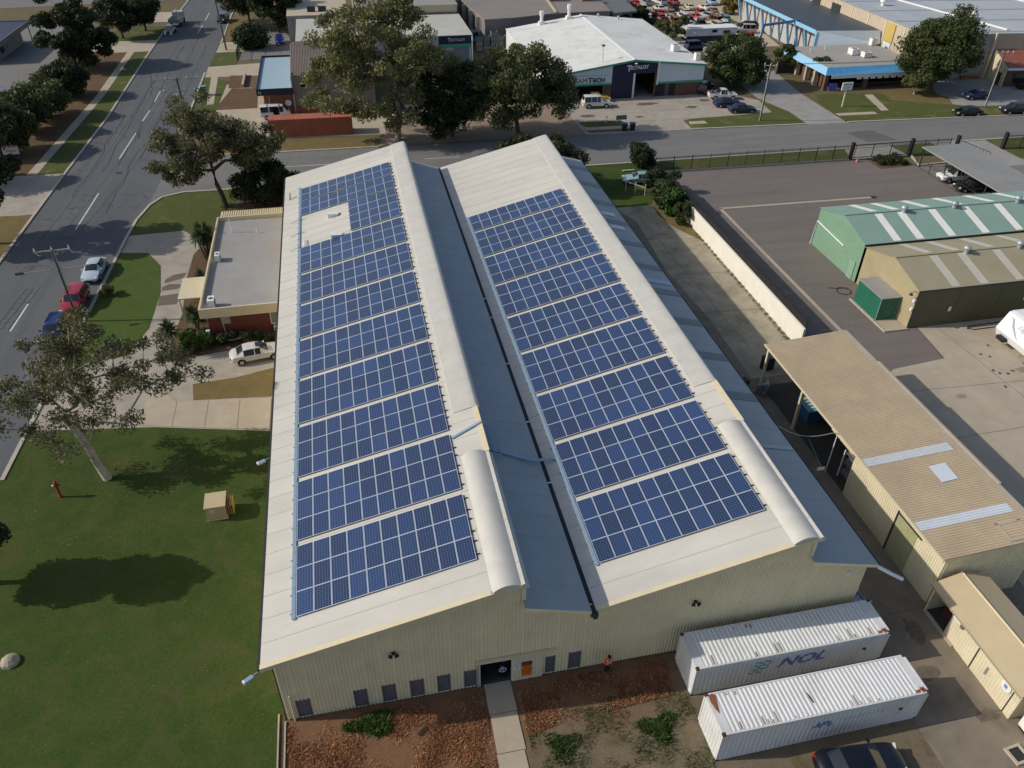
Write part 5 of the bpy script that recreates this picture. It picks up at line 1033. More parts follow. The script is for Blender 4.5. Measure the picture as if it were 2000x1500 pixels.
m_cubeg = M('dark_green_panel', (.02, .13, .085), .1, 1, .45); m_redroof = M('red_tile_roof', (.26, .085, .055), .15, 1, .8); m_wallw = M('white_wall_render', (.78, .75, .66), .05, .6, .8)
def P3(mb, *pts): mb.add(pts, [tuple(range(len(pts)))]); return mb
# --- office building beside the warehouse
t = thing('office_building', 'flat roofed red brick office with cream parapet left of the warehouse', 'building', (-6, 48, 0))
x0, x1, y0, y1, zr, zp = -9.6, -2.2, 38.6, 58.6, 3.05, 3.5
MB().box(x0+.5, x1, y0+.5, y1-.3, 0, 2.75).build('wall', m_redbrick, t)
mb = MB(); mb.rib((x0+.15, y0+.15, zr), (0, 1, 0), (-1, 0, 0), y1-y0-.3, .2, .025, strips(-(x1-x0-.15), 0, [])); 
for f in range(len(mb.f)): pass
mb.build('roof', M('grey_corrugated_roof', (.37, .36, .345), .07, .5, .55, dirt=(.40, .31, .22), damt=.5, dscale=.2), t)
mb = MB().box(x0, x0+.14, y0, y1, 2.5, zp).box(x0+.14, x1, y0, y0+.14, 2.5, zp).box(x0+.14, x1, y1-.14, y1, 2.5, zp).box(x0+.14, x1, y0+.14, y1-.14, 2.6, zr-.05)
for k in range(4): mb.box(x0-.02, x1, y0-.02, y0, 2.55+.24*k, 2.75+.24*k).box(x0-.02, x0, y0, y1, 2.55+.24*k, 2.75+.24*k)
mb.build('parapet', m_trim, t)
for xa in (-3.4,):
    w = MB().box(xa-.08, xa+1.1, y0+.44, y0+.52, 1.0, 2.5).build('window', m_white, t); MB().box(xa, xa+1.02, y0+.42, y0+.44, 1.1, 2.4).build('pane', M('curtain_glass', (.22, .24, .20), .1, 3, .15), w)
MB().box(-7.9, -7.1, y0+.36, y0+.5, 1.55, 2.3).build('meter_box', M('grey_box', (.36, .31, .29), .1), t); MB().tube([(-7.8, y0+.46, 0), (-7.8, y0+.46, 1.6)], .03).build('conduit', m_white, t)
MB().box(x0+.44, x0+.52, 40.5, 41.6, .9, 2.2).build('window', m_orbrick, t)
MB().box(-12.0, x0, 42.3, 46.4, 2.62, 2.74).build('awning', m_trim, t)
for y in (42.5, 46.2): MB().box(-11.95, -11.85, y-.05, y+.05, 0, 2.62).build('awning_post', m_cream, t)
def ac_box(label, x, y, z, sx=.5, sy=.9, sz=.75, grp='air conditioners on flat roofs', mat=None):
    t = thing('air_conditioner', label, 'air conditioner', (x, y, z), 0, grp); mt = mat or m_white
    MB().box(x-sx/2, x+sx/2, y-sy/2, y+sy/2, z+.08, z+sz).build('casing', mt, t)
    mb = MB(); mb.lathe([(min(sx, sy)*.36, 0), (min(sx, sy)*.36, .02)], (x, y, z+sz), 12); mb.build('fan_grille', m_winfr, t)
    MB().box(x+sx/2, x+sx/2+.012, y-sy*.36, y+sy*.36, z+.2, z+sz*.9).build('coil_grille', m_winfr, t)
    for s_ in (-1, 1): MB().box(x-sx*.45, x+sx*.45, y+s_*sy*.35-.04, y+s_*sy*.35+.04, z, z+.08).build('foot', m_blk, t)
ac_box('white air conditioner in the middle of the office roof edge', -8.75, 49.0, 3.07); ac_box('white air conditioner at the near corner of the office roof', -8.5, 39.7, 3.07, .6, 1.0, .9)
t = thing('window_air_conditioner', 'white window air conditioner low on the brick office wall behind the white sedan', 'air conditioner', (-2.9, 39.0, .5)); MB().box(-3.3, -2.6, 38.7, 39.1, .45, .85).build('casing', m_white, t); MB().box(-3.2, -2.7, 38.68, 38.7, .5, .78).build('grille', m_blk, t)
o = MB().tube([(-7.9, 55.4, 3.0), (-7.9, 55.4, 4.6)], .05).build('vent_pipe', m_white, loc=(-7.9, 55.4, 3)); tag(o, 'tall white vent pipe near the far corner of the office roof', 'pipe', 'roof pipes on the office')
o = MB().tube([(-5.2, 54.8, 3.0), (-5.2, 54.8, 3.6)], .05).build('vent_pipe', m_white, loc=(-5.2, 54.8, 3)); tag(o, 'short white vent pipe in the middle of the office roof', 'pipe', 'roof pipes on the office')
t = thing('lean_to_roof', 'cream corrugated lean-to roof behind the office', 'roof', (-6, 60.3, 2.9)); n = 40; w = 7.4/n
mb = MB(); mb.rib((-9.5, 58.8, 2.85), (1, 0, .0), (0, 1, .02), 7.4, .25, .06, strips(0, 2.6, [])); mb.build('roof_sheeting', m_trim, t)
for x in (-9.3, -2.5): MB().box(x-.05, x+.05, 61.2, 61.3, 0, 2.85).build('post', m_trim, t)
# --- tan shed on the right
t = thing('tan_shed', 'long skillion shed with tan ribbed roof and open front bays right of the warehouse', 'shed', (42, 10, 0))
X0, X1, ZA, ZB, YA, YB = 38.5, 45.4, 4.42, 4.95, -1.75, 22.4; sl = (ZB-ZA)/(X1-X0)
def zs(x): return ZA+sl*(x-X0)
mb = MB(); mb.rib((X0, YB, ZA), (0, -1, 0), (1, 0, sl), YB-YA, .2, .03, strips(0, X1-X0, []));
for k in range(len(mb.f)): pass
mb.build('roof', m_tan, t)
mb = MB(); mb.yprism([(X0, ZA-.12), (X1, ZB-.12), (X1, ZB-.03), (X0, ZA-.03)], YA, YB); mb.build('roof_frame', m_trim, t)
MB().box(X0-.1, X0, YA-.05, YB+.05, ZA-.16, ZA+.0).build('gutter', m_trim, t)
MB().box(X1, X1+.5, YA, YB, ZB-.2, ZB+.02).build('box_gutter', m_conc2, t); MB().box(X1+.4, X1+.6, 3, 17.5, ZB-.1, ZB+.1).build('parapet_strip', m_conc2, t)
for ya, yb in ((6.75, 7.55), (.65, 1.4)):
    mb = MB(); mb.rib((X0+.02, yb, zs(X0)+.02), (0, -1, 0), (1, 0, sl), yb-ya, .2, .03, strips(0, X1-X0-.3, [])); mb.build('skylight_strip', m_skyl, t)
mb = MB(); P3(mb, (42.35, 4.1, zs(42.3)+.05), (43.6, 4.15, zs(43.6)+.05), (43.7, 5.75, zs(43.7)+.05), (42.4, 5.7, zs(42.4)+.05)); mb.build('roof_patch', m_skyl, t)
for a in ((43.2, 44.9, .05, -.15), (43.2, 44.9, -1.3, -1.5), (43.2, 43.4, -1.3, .05), (44.7, 44.9, -1.3, .05)):
    mb = MB(); mb.yprism([(a[0], zs(a[0])+.035), (a[1], zs(a[1])+.035), (a[1], zs(a[1])+.05), (a[0], zs(a[0])+.05)], min(a[2:]), max(a[2:])); mb.build('sealant_strip', m_conc2, t)
mb = MB(); mb.rib((38.9, 8.6, 0), (0, -1, 0), (0, 0, 1), 10.2, .2, .03, strips(.02, ZA-.12, [(5.5, 7.6, .3, 3.6)])); mb.build('side_wall', m_cream, t)
m_door = M('olive_plastic_door', (.36, .36, .20), .1, 2, .5); MB().box(38.86, 38.9, 1.0, 3.1, .0, 3.6).build('strip_door', m_door, t); MB().box(38.82, 38.86, 3.05, 3.2, 0, 3.7).build('door_jamb', m_gut, t); MB().box(38.80, 38.9, .6, 3.1, 3.55, 3.62).build('door_head', m_gut, t)
mb = MB(); mb.rib((38.9, -1.6, 0), (1, 0, 0), (0, 0, 1), 6.5, .2, .03, strips(.02, lambda u: zs(38.9+u)-.12, [])); mb.build('end_wall', m_wall, t)
MB().box(45.0, 45.1, -1.6, 22.2, 0, ZB-.15).build('back_wall', m_cream, t); MB().box(38.92, 45.0, 8.5, 8.6, 0, ZA-.1).build('partition_wall', m_wall, t)
for y in (22.2, 16.3): MB().box(38.75, 38.95, y-.1, y+.1, 0, ZA-.15).build('post', m_cream if y > 20 else m_trim, t)
MB().box(38.6, 39.0, 8.6, 11.5, ZA-.5, ZA-.14).build('header_beam', m_trim, t)
for y in (14.6, 20): MB().box(39, 45, y-.08, y+.08, ZA-.35, ZA-.15).build('rafter', m_steel, t)
MB().box(39.0, 45, 8.6, 22.2, 0.0, .05).build('floor_slab', m_floor, t)
for a, b in (((38.7, 11.2, 2.6), (38.9, 8.9, .1)), ): MB().bar((38.75, 10.9, .1), (38.75, 10.9, 3.9), .06, .06).build('rack_upright', m_white, t)
t = thing('skip_bin', 'blue waste skip under the open bay of the tan shed', 'skip', (41.2, 17.6, .06))
mb = MB(); mb.prism([(-.9, -.9), (.9, -.9), (.9, .9), (-.9, .9)], 0, 1.15); part(mb, 'body', M('skip_blue', (.03, .10, .22), .15, 2, .5), t); part(MB().box(-.98, .98, -.98, .98, 1.15, 1.25), 'rim', M('skip_rim', (.14, .34, .46), .1), t)
for k in range(4): part(MB().bar((-.7, -.6+.4*k, 1.28), (.7, -.5+.4*k, 1.36), .12, .05), 'offcut', m_skyl, t)
t = thing('pallet_racking', 'grey racking with stacked sheets in the open bay beside the cream wall', 'rack', (40.0, 9.8, .06))
for (dx, dy) in ((-.5, -.6), (.5, -.6), (-.5, .6), (.5, .6)): part(MB().box(dx-.04, dx+.04, dy-.04, dy+.04, 0, 2.6), 'upright', m_white, t)
for z in (.5, 1.5, 2.4): part(MB().box(-.5, .5, -.6, .6, z, z+.06), 'shelf', m_winfr, t)
for k in range(3): part(MB().box(-.4, .4, -.5+.05*k, .4, .56+k, .9+k), 'carton', M('grey_carton', (.16, .15, .15), .2), t)
t = thing('machine', 'grey metal frame machine standing in the shaded lane by the tan shed', 'machine', (37.2, 22.6, -.02), .4); part(MB().box(-.6, .6, -.4, .4, .2, .6), 'bed', m_blk, t)
for a in ((-.6, -.3), (.6, -.3), (0, .35)): part(MB().bar((a[0], a[1], .5), (0, 0, 1.3), .08, .06), 'arm', m_steel, t)
t = thing('scrap_stack', 'stack of bent grey sheet metal against the shed corner post', 'scrap metal', (38.3, 21.3, 0), .1)
for k in range(5): part(MB().obox((.05*k, -.1*k, .55+.1*k), (.9, .07, 1.1), .2*k-.3, M3=Euler((.25, 0, .3*k)).to_matrix()), 'metal_sheet', m_steel, t)
for k, (x, y, z_) in enumerate(((40.6, 24.6, 1.3), (43.2, 25.6, 1.2), (44.2, 25.3, .9))):
    t = thing('dark_bin', ['black waste bin at the lane end nearest the shed post', 'tall black bin beside the white wall end', 'lower black bin touching the white wall end'][k], 'bin', (x, y, lane_z(x, y)-.02), .15, 'black bins behind the tan shed'); part(MB().box(-.5, .5, -.35, .35, 0, z_), 'body', m_blk, t); part(MB().box(-.53, .53, -.38, .38, z_, z_+.06), 'lid', m_gut, t)
o = MB().tube([(33.3, 11.3, 5.6)]+[(33.3+5.2*i/10, 11.3-.9*i/10, 5.6-.9*i/10-.9*math.sin(PI*i/10)) for i in range(1, 10)]+[(38.5, 10.4, 4.4)], .03, 5).build('service_cable', m_steel, loc=(33.3, 11.3, 5.6)); tag(o, 'sagging grey cable slung from the warehouse eave to the tan shed', 'cable')
t = thing('hanging_sign', 'small white plate hanging in the dark gap between warehouse and tan shed', 'sign', (37.0, 9.4, 2.2)); MB().box(36.7, 37.3, 9.36, 9.40, 2.0, 2.3).build('plate', m_white, t); MB().tube([(37, 9.38, 2.3), (36.2, 10.6, 4.1)], .012, 4).build('chain', m_steel, t)
# --- small cream gable shed
t = thing('small_shed', 'small cream shed with a pale tan gable roof at the right photo edge', 'shed', (40, -6, 0))
def zg(x): return 2.55+.62*(1-abs(x-40.1)/1.95)
for xa, xb in ((38.15, 40.1), (42.05, 40.1)):
    mb = MB(); mb.yprism([(xa, zg(xa)-.05), (xb, zg(xb)-.05), (xb, zg(xb)), (xa, zg(xa))], -9.9, -1.95); mb.build('roof_slope', m_tan2, t)
MB().tube([(40.1, -9.95, 3.18), (40.1, -1.9, 3.18)], .06, 6).build('ridge_cap', m_trim, t)
for xa in (38.12, 42.02): MB().box(xa, xa+.08, -9.9, -1.95, 2.42, 2.55).build('gutter', m_olive, t)
mb = MB(); mb.rib((38.55, -3.9, 0), (0, -1, 0), (0, 0, 1), 5.85, .2, .02, strips(.03, 2.5, [])); mb.build('side_wall', m_cream, t)
for y in (-6.35, -9.25): MB().box(38.50, 38.56, y-.03, y+.03, .05, 2.45).build('door_joint', m_gut, t)
MB().box(38.42, 38.53, -7.4, -7.32, .9, 1.5).build('door_handle', m_steel, t)
MB().box(38.35, 38.58, -4.9, -2.1, 0.0, .12).build('door_sill', m_conc2, t)
mb = MB(); mb.yprism([(38.6, .03), (41.9, .03), (41.9, zg(41.9)-.06), (40.1, zg(40.1)-.06), (38.6, zg(38.6)-.06)], -9.75, -9.7); mb.build('end_wall', m_wall, t)
mb = MB(); mb.yprism([(38.6, .03), (41.9, .03), (41.9, zg(41.9)-.06), (40.1, zg(40.1)-.06), (38.6, zg(38.6)-.06)], -2.1, -2.05); mb.build('end_wall', m_wall, t); MB().box(41.88, 41.92, -9.7, -2.1, 0.03, 2.5).build('side_wall', m_cream, t)
MB().box(38.6, 41.9, -9.7, -2.1, .0, .05).build('floor_slab', m_floor, t); MB().box(38.5, 38.6, -2.15, -2.05, 0, 2.5).build('post', m_cream, t)
t = thing('stored_machine', 'dark red machine inside the open end of the small cream shed', 'machine', (39.6, -3.2, .05)); part(MB().box(-.4, .4, -.5, .5, .1, .9), 'body', M('maroon_paint', (.08, .02, .025), .2), t); part(MB().tube([(-.4, -.3, .5), (-.4, -.3, 1.2), (-.1, .2, 1.3)], .05), 'handle', m_steel, t)
t = thing('wall_light', 'white box light on the side wall of the small cream shed', 'lamp', (38.5, -4.5, 2.1)); MB().obox((38.42, -4.45, 2.15), (.16, .6, .25), 0).build('housing', m_white, t); MB().box(38.36, 38.5, -4.95, -4.75, 1.85, 2.05).build('sensor', M('sensor_brown', (.2, .15, .13), .1), t)
t = thing('round_sign', 'round white sign with a blue mark on the small cream shed door', 'sign', (38.5, -8.75, 1.75)); MB().tube([(38.50, -8.75, 1.75), (38.46, -8.75, 1.75)], .36, 18).build('disc', m_white, t); MB().box(38.445, 38.459, -8.86, -8.64, 1.63, 1.87).build('mark', M('mark_blue', (.12, .25, .40), .1), t)
t = thing('bulk_bag', 'blue white open bulk bag standing behind the far end of the first container', 'bulk bag', (33.9, -1.2, 0), .2)
m_bag = M('bag_fabric', (.42, .46, .56), .12, 4, .8); mb = MB()
for a in ((-.55, -.51, -.55, .55), (.51, .55, -.55, .55), (-.51, .51, -.55, -.51), (-.51, .51, .51, .55)): mb.box(*a, 0, 1.1)
part(mb, 'bag', m_bag, t)
for (a, b) in ((-.5, -.5), (.5, -.5), (-.5, .5), (.5, .5)): part(MB().tube([(a, b, 1.05), (a*1.15, b*1.15, 1.35)], .04, 5), 'lifting_strap', m_white, t)
for k in range(9): part(MB().lathe([(0.01, -.18), (.15, -.08), (.18, .04), (.1, .15), (.01, .18)], (rr.uniform(-.35, .35), rr.uniform(-.35, .35), .95+rr.uniform(-.05, .12)), 7), 'wrapped_bundle', M('pale_blue_wrap', (.34, .40, .52), .15, 4, .5), t)
t = thing('site_cabin', 'white cabin corner entering the frame at the lower right edge', 'cabin', (40.1, -12.3, 0)); 
for n_, a in (('wall_panel', (38.75, 38.8, -14.5, -10.2)), ('wall_panel', (38.8, 42, -10.25, -10.2)), ('wall_panel', (38.8, 42, -14.5, -14.45))): MB().box(*a, .25, 2.2).build(n_, m_white, t)
MB().box(38.7, 42, -14.55, -10.15, 2.2, 2.3).build('roof', m_white, t); MB().box(38.8, 42, -14.4, -10.3, 0, .25).build('chassis', m_blk, t)
t = thing('pit_frame', 'pale square frame with a dark middle on the concrete near the white cabin', 'pit frame', (37.6, -11.7, .03), .1)
for a in ((-.5, .5, -.5, -.36), (-.5, .5, .36, .5), (-.5, -.36, -.36, .36), (.36, .5, -.36, .36)): part(MB().box(*a, 0, .14), 'curb', m_conc2, t)
part(MB().box(-.36, .36, -.36, .36, 0, .05), 'grate', m_blk, t)
# --- retaining wall with fence
t = thing('retaining_wall', 'long white rendered retaining wall along the lane', 'wall', (46.4, 45, 0)); y = 27.0
while y < 62.0:
    ye = min(y+3.0, 62.0); MB().box(45.1, 45.3, y+.006, ye-.006, 0, 2.2).build('panel', m_wallw, t); y = ye
def fence(name, label, pts, h, step, mat=None, rail=True, pick=.14, base=0, z=0.0, post=.07, cat='fence', ppart=True):
    t = thing(name, label, cat, (pts[0][0], pts[0][1], z)); mt = mat or m_blk
    for (xa, ya), (xb, yb) in zip(pts[:-1], pts[1:]):
        A, B = Vector((xa, ya, z)), Vector((xb, yb, z)); L = (B-A).length; n = max(1, round(L/step)); d = (B-A)/n
        for k in range(n+1):
            p = A+d*k; MB().box(p.x-post/2, p.x+post/2, p.y-post/2, p.y+post/2, z, z+h).build('post', mt, t)
        for k in range(n):
            a, b = A+d*k, A+d*(k+1)
            if rail:
                for hz in (.15, h-.25): MB().bar((a.x, a.y, z+hz), (b.x, b.y, z+hz), .04, .04).build('rail', mt, t)
        if pick:
            mb = MB(); m = int(L/pick)
            for k in range(m): p = A+(B-A)*(k+.5)/m; mb.box(p.x-.014, p.x+.014, p.y-.014, p.y+.014, z+.08, z+h-.05)
            o = mb.build('pickets', mt, t); o['kind'] = 'stuff'
    return t
t = fence('palisade_fence', 'tall black picket fence along the north street verge', [(46.5, 70.6), (75.9, 70.3)], 2.2, 2.8)
t = fence('palisade_fence', 'short black picket fence between the sliding gate and the carport', [(85.6, 70.4), (91.8, 70.2)], 2.2, 2.1)
t = fence('palisade_fence', 'black picket fence beyond the carport entrance at the right photo edge', [(101.2, 70), (114, 69.5)], 2.2, 2.6)
for k in range(3): pass
t = fence('low_fence', 'black mesh fence standing on top of the white retaining wall', [(45.42, 27.2), (45.42, 62.2)], 1.0, 3.0, pick=.12, z=2.0)
mb = MB(); 
for k in range(24): mb.box(45.39, 45.41, 27.3+1.45*k, 27.3+1.45*k+1.4, 2.1, 2.95)
o = mb.build('mesh_screen', m_blk, t)
kerb([(46.5, 70.25), (76, 70.0)], 1, .3, .18); kerb([(85.6, 70.1), (84.4, 66.2), (90.5, 66.6)], 1, .3, .16)
t = thing('sliding_gate', 'black framed sliding gate between two thick posts', 'gate', (81, 70.2, 0))
for z in (.25, 2.1): MB().bar((76.3, 70.2, z), (85.2, 70.2, z), .08, .1).build('rail', m_blk, t)
for k in range(4): MB().bar((76.5+k*2.85, 70.2, .25), (76.5+k*2.85, 70.2, 2.1), .07, .07).build('upright', m_blk, t)
mb = MB()
for k in range(60): mb.box(76.5+k*.145, 76.52+k*.145, 70.19, 70.21, .3, 2.05)
o = mb.build('pickets', m_blk, t); o['kind'] = 'stuff'
for k, (x, lab) in enumerate(((76.0, 'thick black gate post at the left end of the sliding gate'), (85.5, 'thick black gate post at the right end of the sliding gate'), (93.0, 'thick black post at the carport driveway'), (101.0, 'thick black post at the far right driveway edge'))):
    o = MB().box(x-.18, x+.18, 70.0, 70.5, 0, 2.5).build('gate_post', m_blk, loc=(x, 70.2, 0)); tag(o, lab, 'gate post', 'thick gate posts')
o = MB().lathe([(.22, 0), (.2, .05), (.04, .7), (.03, .72)], (76.6, 69.3, 0), 10).build('traffic_cone', M('cone_orange', (.6, .17, .1), .1), loc=(76.6, 69.3, 0)); tag(o, 'faded orange traffic cone at the left gate post', 'cone')
t = thing('chain_gate', 'dark sagging mesh gate left open beside the carport', 'gate', (93, 68, 0)); 
for k in range(9): MB().bar((93.2+.25*k, 69.8-.5*k, .2), (93.2+.25*k, 69.8-.5*k, 1.9-.06*k), .04, .04).build('upright', m_blk, t)
MB().bar((93.2, 69.8, 1.9), (95.2, 65.8, 1.4), .06, .06).build('rail', m_blk, t); MB().bar((93.2, 69.8, .2), (95.2, 65.8, .2), .06, .06).build('rail', m_blk, t)
for a, b, lab in (((40.6, 65.3), (42.6, 63.4), 'pale timber hand rail frame standing in front of the teal sedan'),):
    t = thing('timber_rail', lab, 'rail', (*a, 0)); zb = lane_z(*b)
    for p in (a, b, ((a[0]+b[0])/2, (a[1]+b[1])/2)): MB().box(p[0]-.06, p[0]+.06, p[1]-.06, p[1]+.06, -.6, 1.5).build('post', M('pale_timber', (.42, .38, .33), .1), t)
    MB().bar((a[0], a[1], 1.3), (b[0], b[1], 1.05), .08, .12).build('rail', M('pale_timber', (.42, .38, .33)), t)
o = MB().box(42.3, 44.0, 71.5, 71.8, .05, .2).build('timber_sleeper', m_kerb, loc=(43, 71.6, .1)); tag(o, 'pale concrete block lying in the shaded grass near the street bush', 'block')
o = MB().bar((46.0, 66.6, .15), (46.3, 70.4, .15), .2, .25).build('garden_edging', m_kerb, loc=(46, 68, 0)); tag(o, 'pale edging beam behind the teal sedan', 'edging')
# --- carport
t = thing('carport', 'long grey flat carport roof on slim steel posts at the right edge', 'carport', (88, 55, 0))
MB().box(84.1, 91.2, 24, 66.4, 2.62, 2.8).build('roof', M('carport_roof', (.26, .26, .245), .08, .3, .6, dirt=(.19, .19, .2), damt=.5, dscale=.15), t)
for y in (66, 61, 57.2, 53.1, 47.4, 42, 36, 30):
    for x in (84.3, 91.0): MB().box(x-.06, x+.06, y-.06, y+.06, 0, 2.62).build('post', m_gut, t)
MB().box(91.0, 91.1, 24, 66, 0, 2.4).build('back_wall', m_blk, t)
t = fence('chain_fence', 'thin wire fence along the yard side of the carport', [(84.0, 66.4), (83.6, 45)], 1.5, 3.0, mat=m_gut, pick=.0)
# --- green shed, khaki shed, cube
def gable_shed(name, label, x0, x1, ya, yb, he, hr, mr, mw, wallfront, ys, mt, nv, wl, grp_lab):
    t = thing(name, label, 'shed', ((x0+x1)/2, (ya+yb)/2, 0)); ym = (ya+yb)/2
    for a, b, s_ in ((ya, ym, 1), (yb, ym, -1)):
        mb = MB(); mb.xprism([(a-.1*s_, he-.03), (b, hr), (b, hr-.06), (a-.1*s_, he-.09)], x0-.12, x1+.1); mb.build('roof_slope', mr, t)
        for x in ys:
            mb = MB(); k = .01
            f = lambda y_: he+(hr-he)*abs(y_-a)/(ym-ya) if s_ > 0 else he+(hr-he)*abs(a-y_)/(yb-ym)
            y1_, y2_ = a+.05*s_, b-.3*s_; P3(mb, (x, y1_, f(y1_)+k), (x+.9, y1_, f(y1_)+k), (x+.9, y2_, f(y2_)+k), (x, y2_, f(y2_)+k)); mb.build('translucent_sheet', mt, t)
    MB().bar((x0-.12, ym, hr+.02), (x1+.1, ym, hr+.02), .35, .05).build('ridge_cap', mr, t)
    zf = lambda u: he+(hr-he)*(1-abs((yb-u)-ym)/(ym-ya))-.08
    mb = MB()
    half = yb-ym
    for u0, ln in ((0, half), (half, yb-ym)): mb.rib((x0, yb-u0, 0), (0, -1, 0), (0, 0, 1), ln, .2, .03, strips(.02, lambda u, u0=u0: zf(u+u0), []))
    mb.build('end_wall', mw, t); MB().box(x1-.05, x1, ya, yb, 0, he).build('end_wall', mw, t)
    if wallfront: 
        w = (x1-x0)/wallfront
        for k in range(wallfront): MB().box(x0+k*w+.02, x0+(k+1)*w-.02, ya, ya+.06+.02*(k % 2), .02, he-.1).build('door_panel', M('olive_drab_door', (.10, .095, .05), .08, .5, .6), t)
    MB().box(x0, x1, yb-.05, yb, 0, he-.05).build('side_wall', mw, t)
    MB().box(x0-.1, x1, ya-.16, ya-.02, he-.16, he-.03).build('gutter', m_gut if wl else mr, t)
    for k, x in enumerate(nv):
        v = thing('roof_ventilator', 'silver turbine ventilator on the ridge of the %s shed, %s from the left' % (grp_lab, ['first', 'second', 'third'][k]), 'roof vent', (x, ym-.35, hr-.1), 0, 'turbine ventilators on the two sheds')
        part(MB().lathe([(.22, 0), (.22, .35)], (0, 0, 0), 10), 'neck', m_steel, v); part(MB().lathe([(.22, .35), (.36, .45), (.38, .6), (.26, .74), (.05, .8)], (0, 0, 0), 12), 'turbine', m_steel, v, smooth=True)
    return t
G_ = gable_shed('green_shed', 'green gable shed with white translucent roof stripes', 57.2, 83.2, 37.6, 46.8, 4.55, 5.75, m_gsh, m_gwall, 0, (60.5, 63.2, 67.0, 71.1, 75.2, 79.2), m_trans, (64.0, 70.2, 78.2), True, 'green')
MB().tube([(57.1, 46.9, 0), (57.1, 46.6, 3.0), (57.1, 40.9, 2.7)], .07, 6).build('downpipe', m_white, G_); MB().box(57.1, 57.16, 38.2, 39.2, 0, 2.1).build('door', m_gwall, G_)
K_ = gable_shed('khaki_shed', 'khaki brown gable shed with faded stripes beside the green shed', 57.3, 90, 28.3, 37.4, 4.3, 5.5, m_olive, m_owall, 7, (60.8, 63.9, 67.9, 72.2, 76.5, 80.8), m_trans2, (64.9, 71.0, 78.4), True, 'khaki')
for x, z, lab in ((61.2, 1.6, 'small white notice on the dark shed doors, left one'), (69.5, 2.0, 'small white notice on the dark shed doors, right one')): o = MB().box(x, x+.3, 28.18, 28.22, z, z+.5).build('door_notice', m_white, loc=(x, 28.2, z)); tag(o, lab, 'notice', 'white notices on the shed doors')
t = thing('wall_lamp', 'black gooseneck lamp at the corner of the khaki shed', 'lamp', (57.1, 28.4, 4)); MB().tube([(57.3, 28.6, 3.9), (57.0, 28.5, 4.1), (56.6, 28.4, 4.0)], .03).build('arm', m_blk, t); MB().lathe([(.22, -.12), (.1, .05), (.03, .1)], (56.55, 28.4, 3.95), 10).build('shade', m_blk, t)
for k, (z, lab) in enumerate(((2.9, 'white bracket high on the khaki shed corner'), (2.0, 'white box below the bracket on the khaki shed corner'))): o = MB().box(57.1, 57.28, 28.3, 28.55, z, z+.3).build('junction_box', m_white, loc=(57.2, 28.4, z)); tag(o, lab, 'box', 'white boxes on the shed corner')
t = thing('green_cubicle', 'dark green cubicle with grey lid against the khaki shed', 'cubicle', (56.3, 32.2, 0)); MB().box(55.1, 57.24, 30.2, 34.2, .02, 2.45).build('wall_panels', m_cubeg, t); MB().box(55.0, 57.26, 30.1, 34.3, 2.45, 2.53).build('lid', m_grey, t)
for x in (55.08, 57.1): MB().box(x-.03, x+.03, 30.16, 30.22, 0, 2.45).build('corner_post', m_gwall, t)
mb = MB().box(54.7, 57.3, 28.0, 28.15, 0, .15).box(54.7, 54.85, 28.15, 34.4, 0, .15); o = mb.build('bund_kerb', m_kerb); o['kind'] = 'structure'
sheet('bund_floor', [(54.85, 28.15), (57.25, 28.15), (57.25, 34.3), (54.85, 34.3)], .02, m_conc2)
o = MB().tube([(55.1+.75*math.cos(a)+.05*math.sin(3*a), 36.1+.75*math.sin(a), .03) for a in [2*PI*k/22 for k in range(46)]]+[(53.8, 37.0, .03)], .035, 5, cap=False).build('hose_coil', m_blk, loc=(55.1, 36.1, 0)); tag(o, 'dark coiled hose lying on the asphalt by the green shed door', 'hose')
o = MB().tube([(68, 27.6, .03), (63.6, 27.4, .05), (63.2, 27.1, .05), (63.8, 26.8, .05), (68, 26.9, .03)], .05, 6).build('bent_hose', m_blk, loc=(64, 27.2, 0)); tag(o, 'dark bent hose on the concrete in front of the khaki doors', 'hose')
# --- caravan
t = thing('caravan', 'white fifth wheel caravan nose with grey swoosh graphics at the right edge', 'caravan', (66, 23.6, 0))
prof = [(64.4, .75), (64.1, 1.5), (64.9, 3.15), (65.3, 3.25), (72, 3.3), (72, .6), (66.5, .6), (66.0, .75)]
mb = MB(); n = len(prof)
mb.add([(x, 20.9, z) for x, z in prof]+[(x, 24.9, z) for x, z in prof], [tuple(range(n)), tuple(range(2*n-1, n-1, -1))]+[((i+1) % n, i, n+i, n+(i+1) % n) for i in range(n)]); mb.build('shell', M('caravan_white', (.80, .80, .79), .03, 1, .35), t)
mb = MB(); P3(mb, (64.95, 20.88, 2.9), (65.35, 20.88, 3.1), (72, 20.88, 3.15), (72, 20.88, 1.0), (64.25, 20.88, 1.2), (64.2, 20.88, 1.5)); mb.build('side_graphic', M('caravan_grey', (.33, .34, .38), .05, 1, .4), t)
mb = MB()
for k in range(8): xa = 64.3+k*.9; mb.add([(xa, 20.87, 1.75-.03*k), (xa+.9, 20.87, 1.72-.03*k), (xa+.9, 20.87, 1.5+.01*k), (xa, 20.87, 1.6)], [(0, 1, 2, 3)])
mb.build('swoosh', m_signtxt, t)
nx = Vector((64.9-64.1, 0, 3.15-1.5)).normalized()
text_mesh('Eagle', .62, M('caravan_script', (.3, .3, .32), .05), 'lettering', t, (64.62, 22.4, 2.62), (0, -1, 0), nx, .004, shear=.3)
mb = MB(); pts = [Vector((64.1, 24.4, 1.5))+nx*u+Vector((0, v, 0)) for u, v in ((1.6, .0), (1.45, -.35), (.9, -.8), (.4, -1.6), (.1, -2.3), (.5, -1.7), (1.1, -.9), (1.55, -.5))]
mb.add([p+Vector((-.02, 0, .008)) for p in pts], [tuple(range(8))]); mb.build('swoosh', M('caravan_grey', (.33, .34, .38)), t)
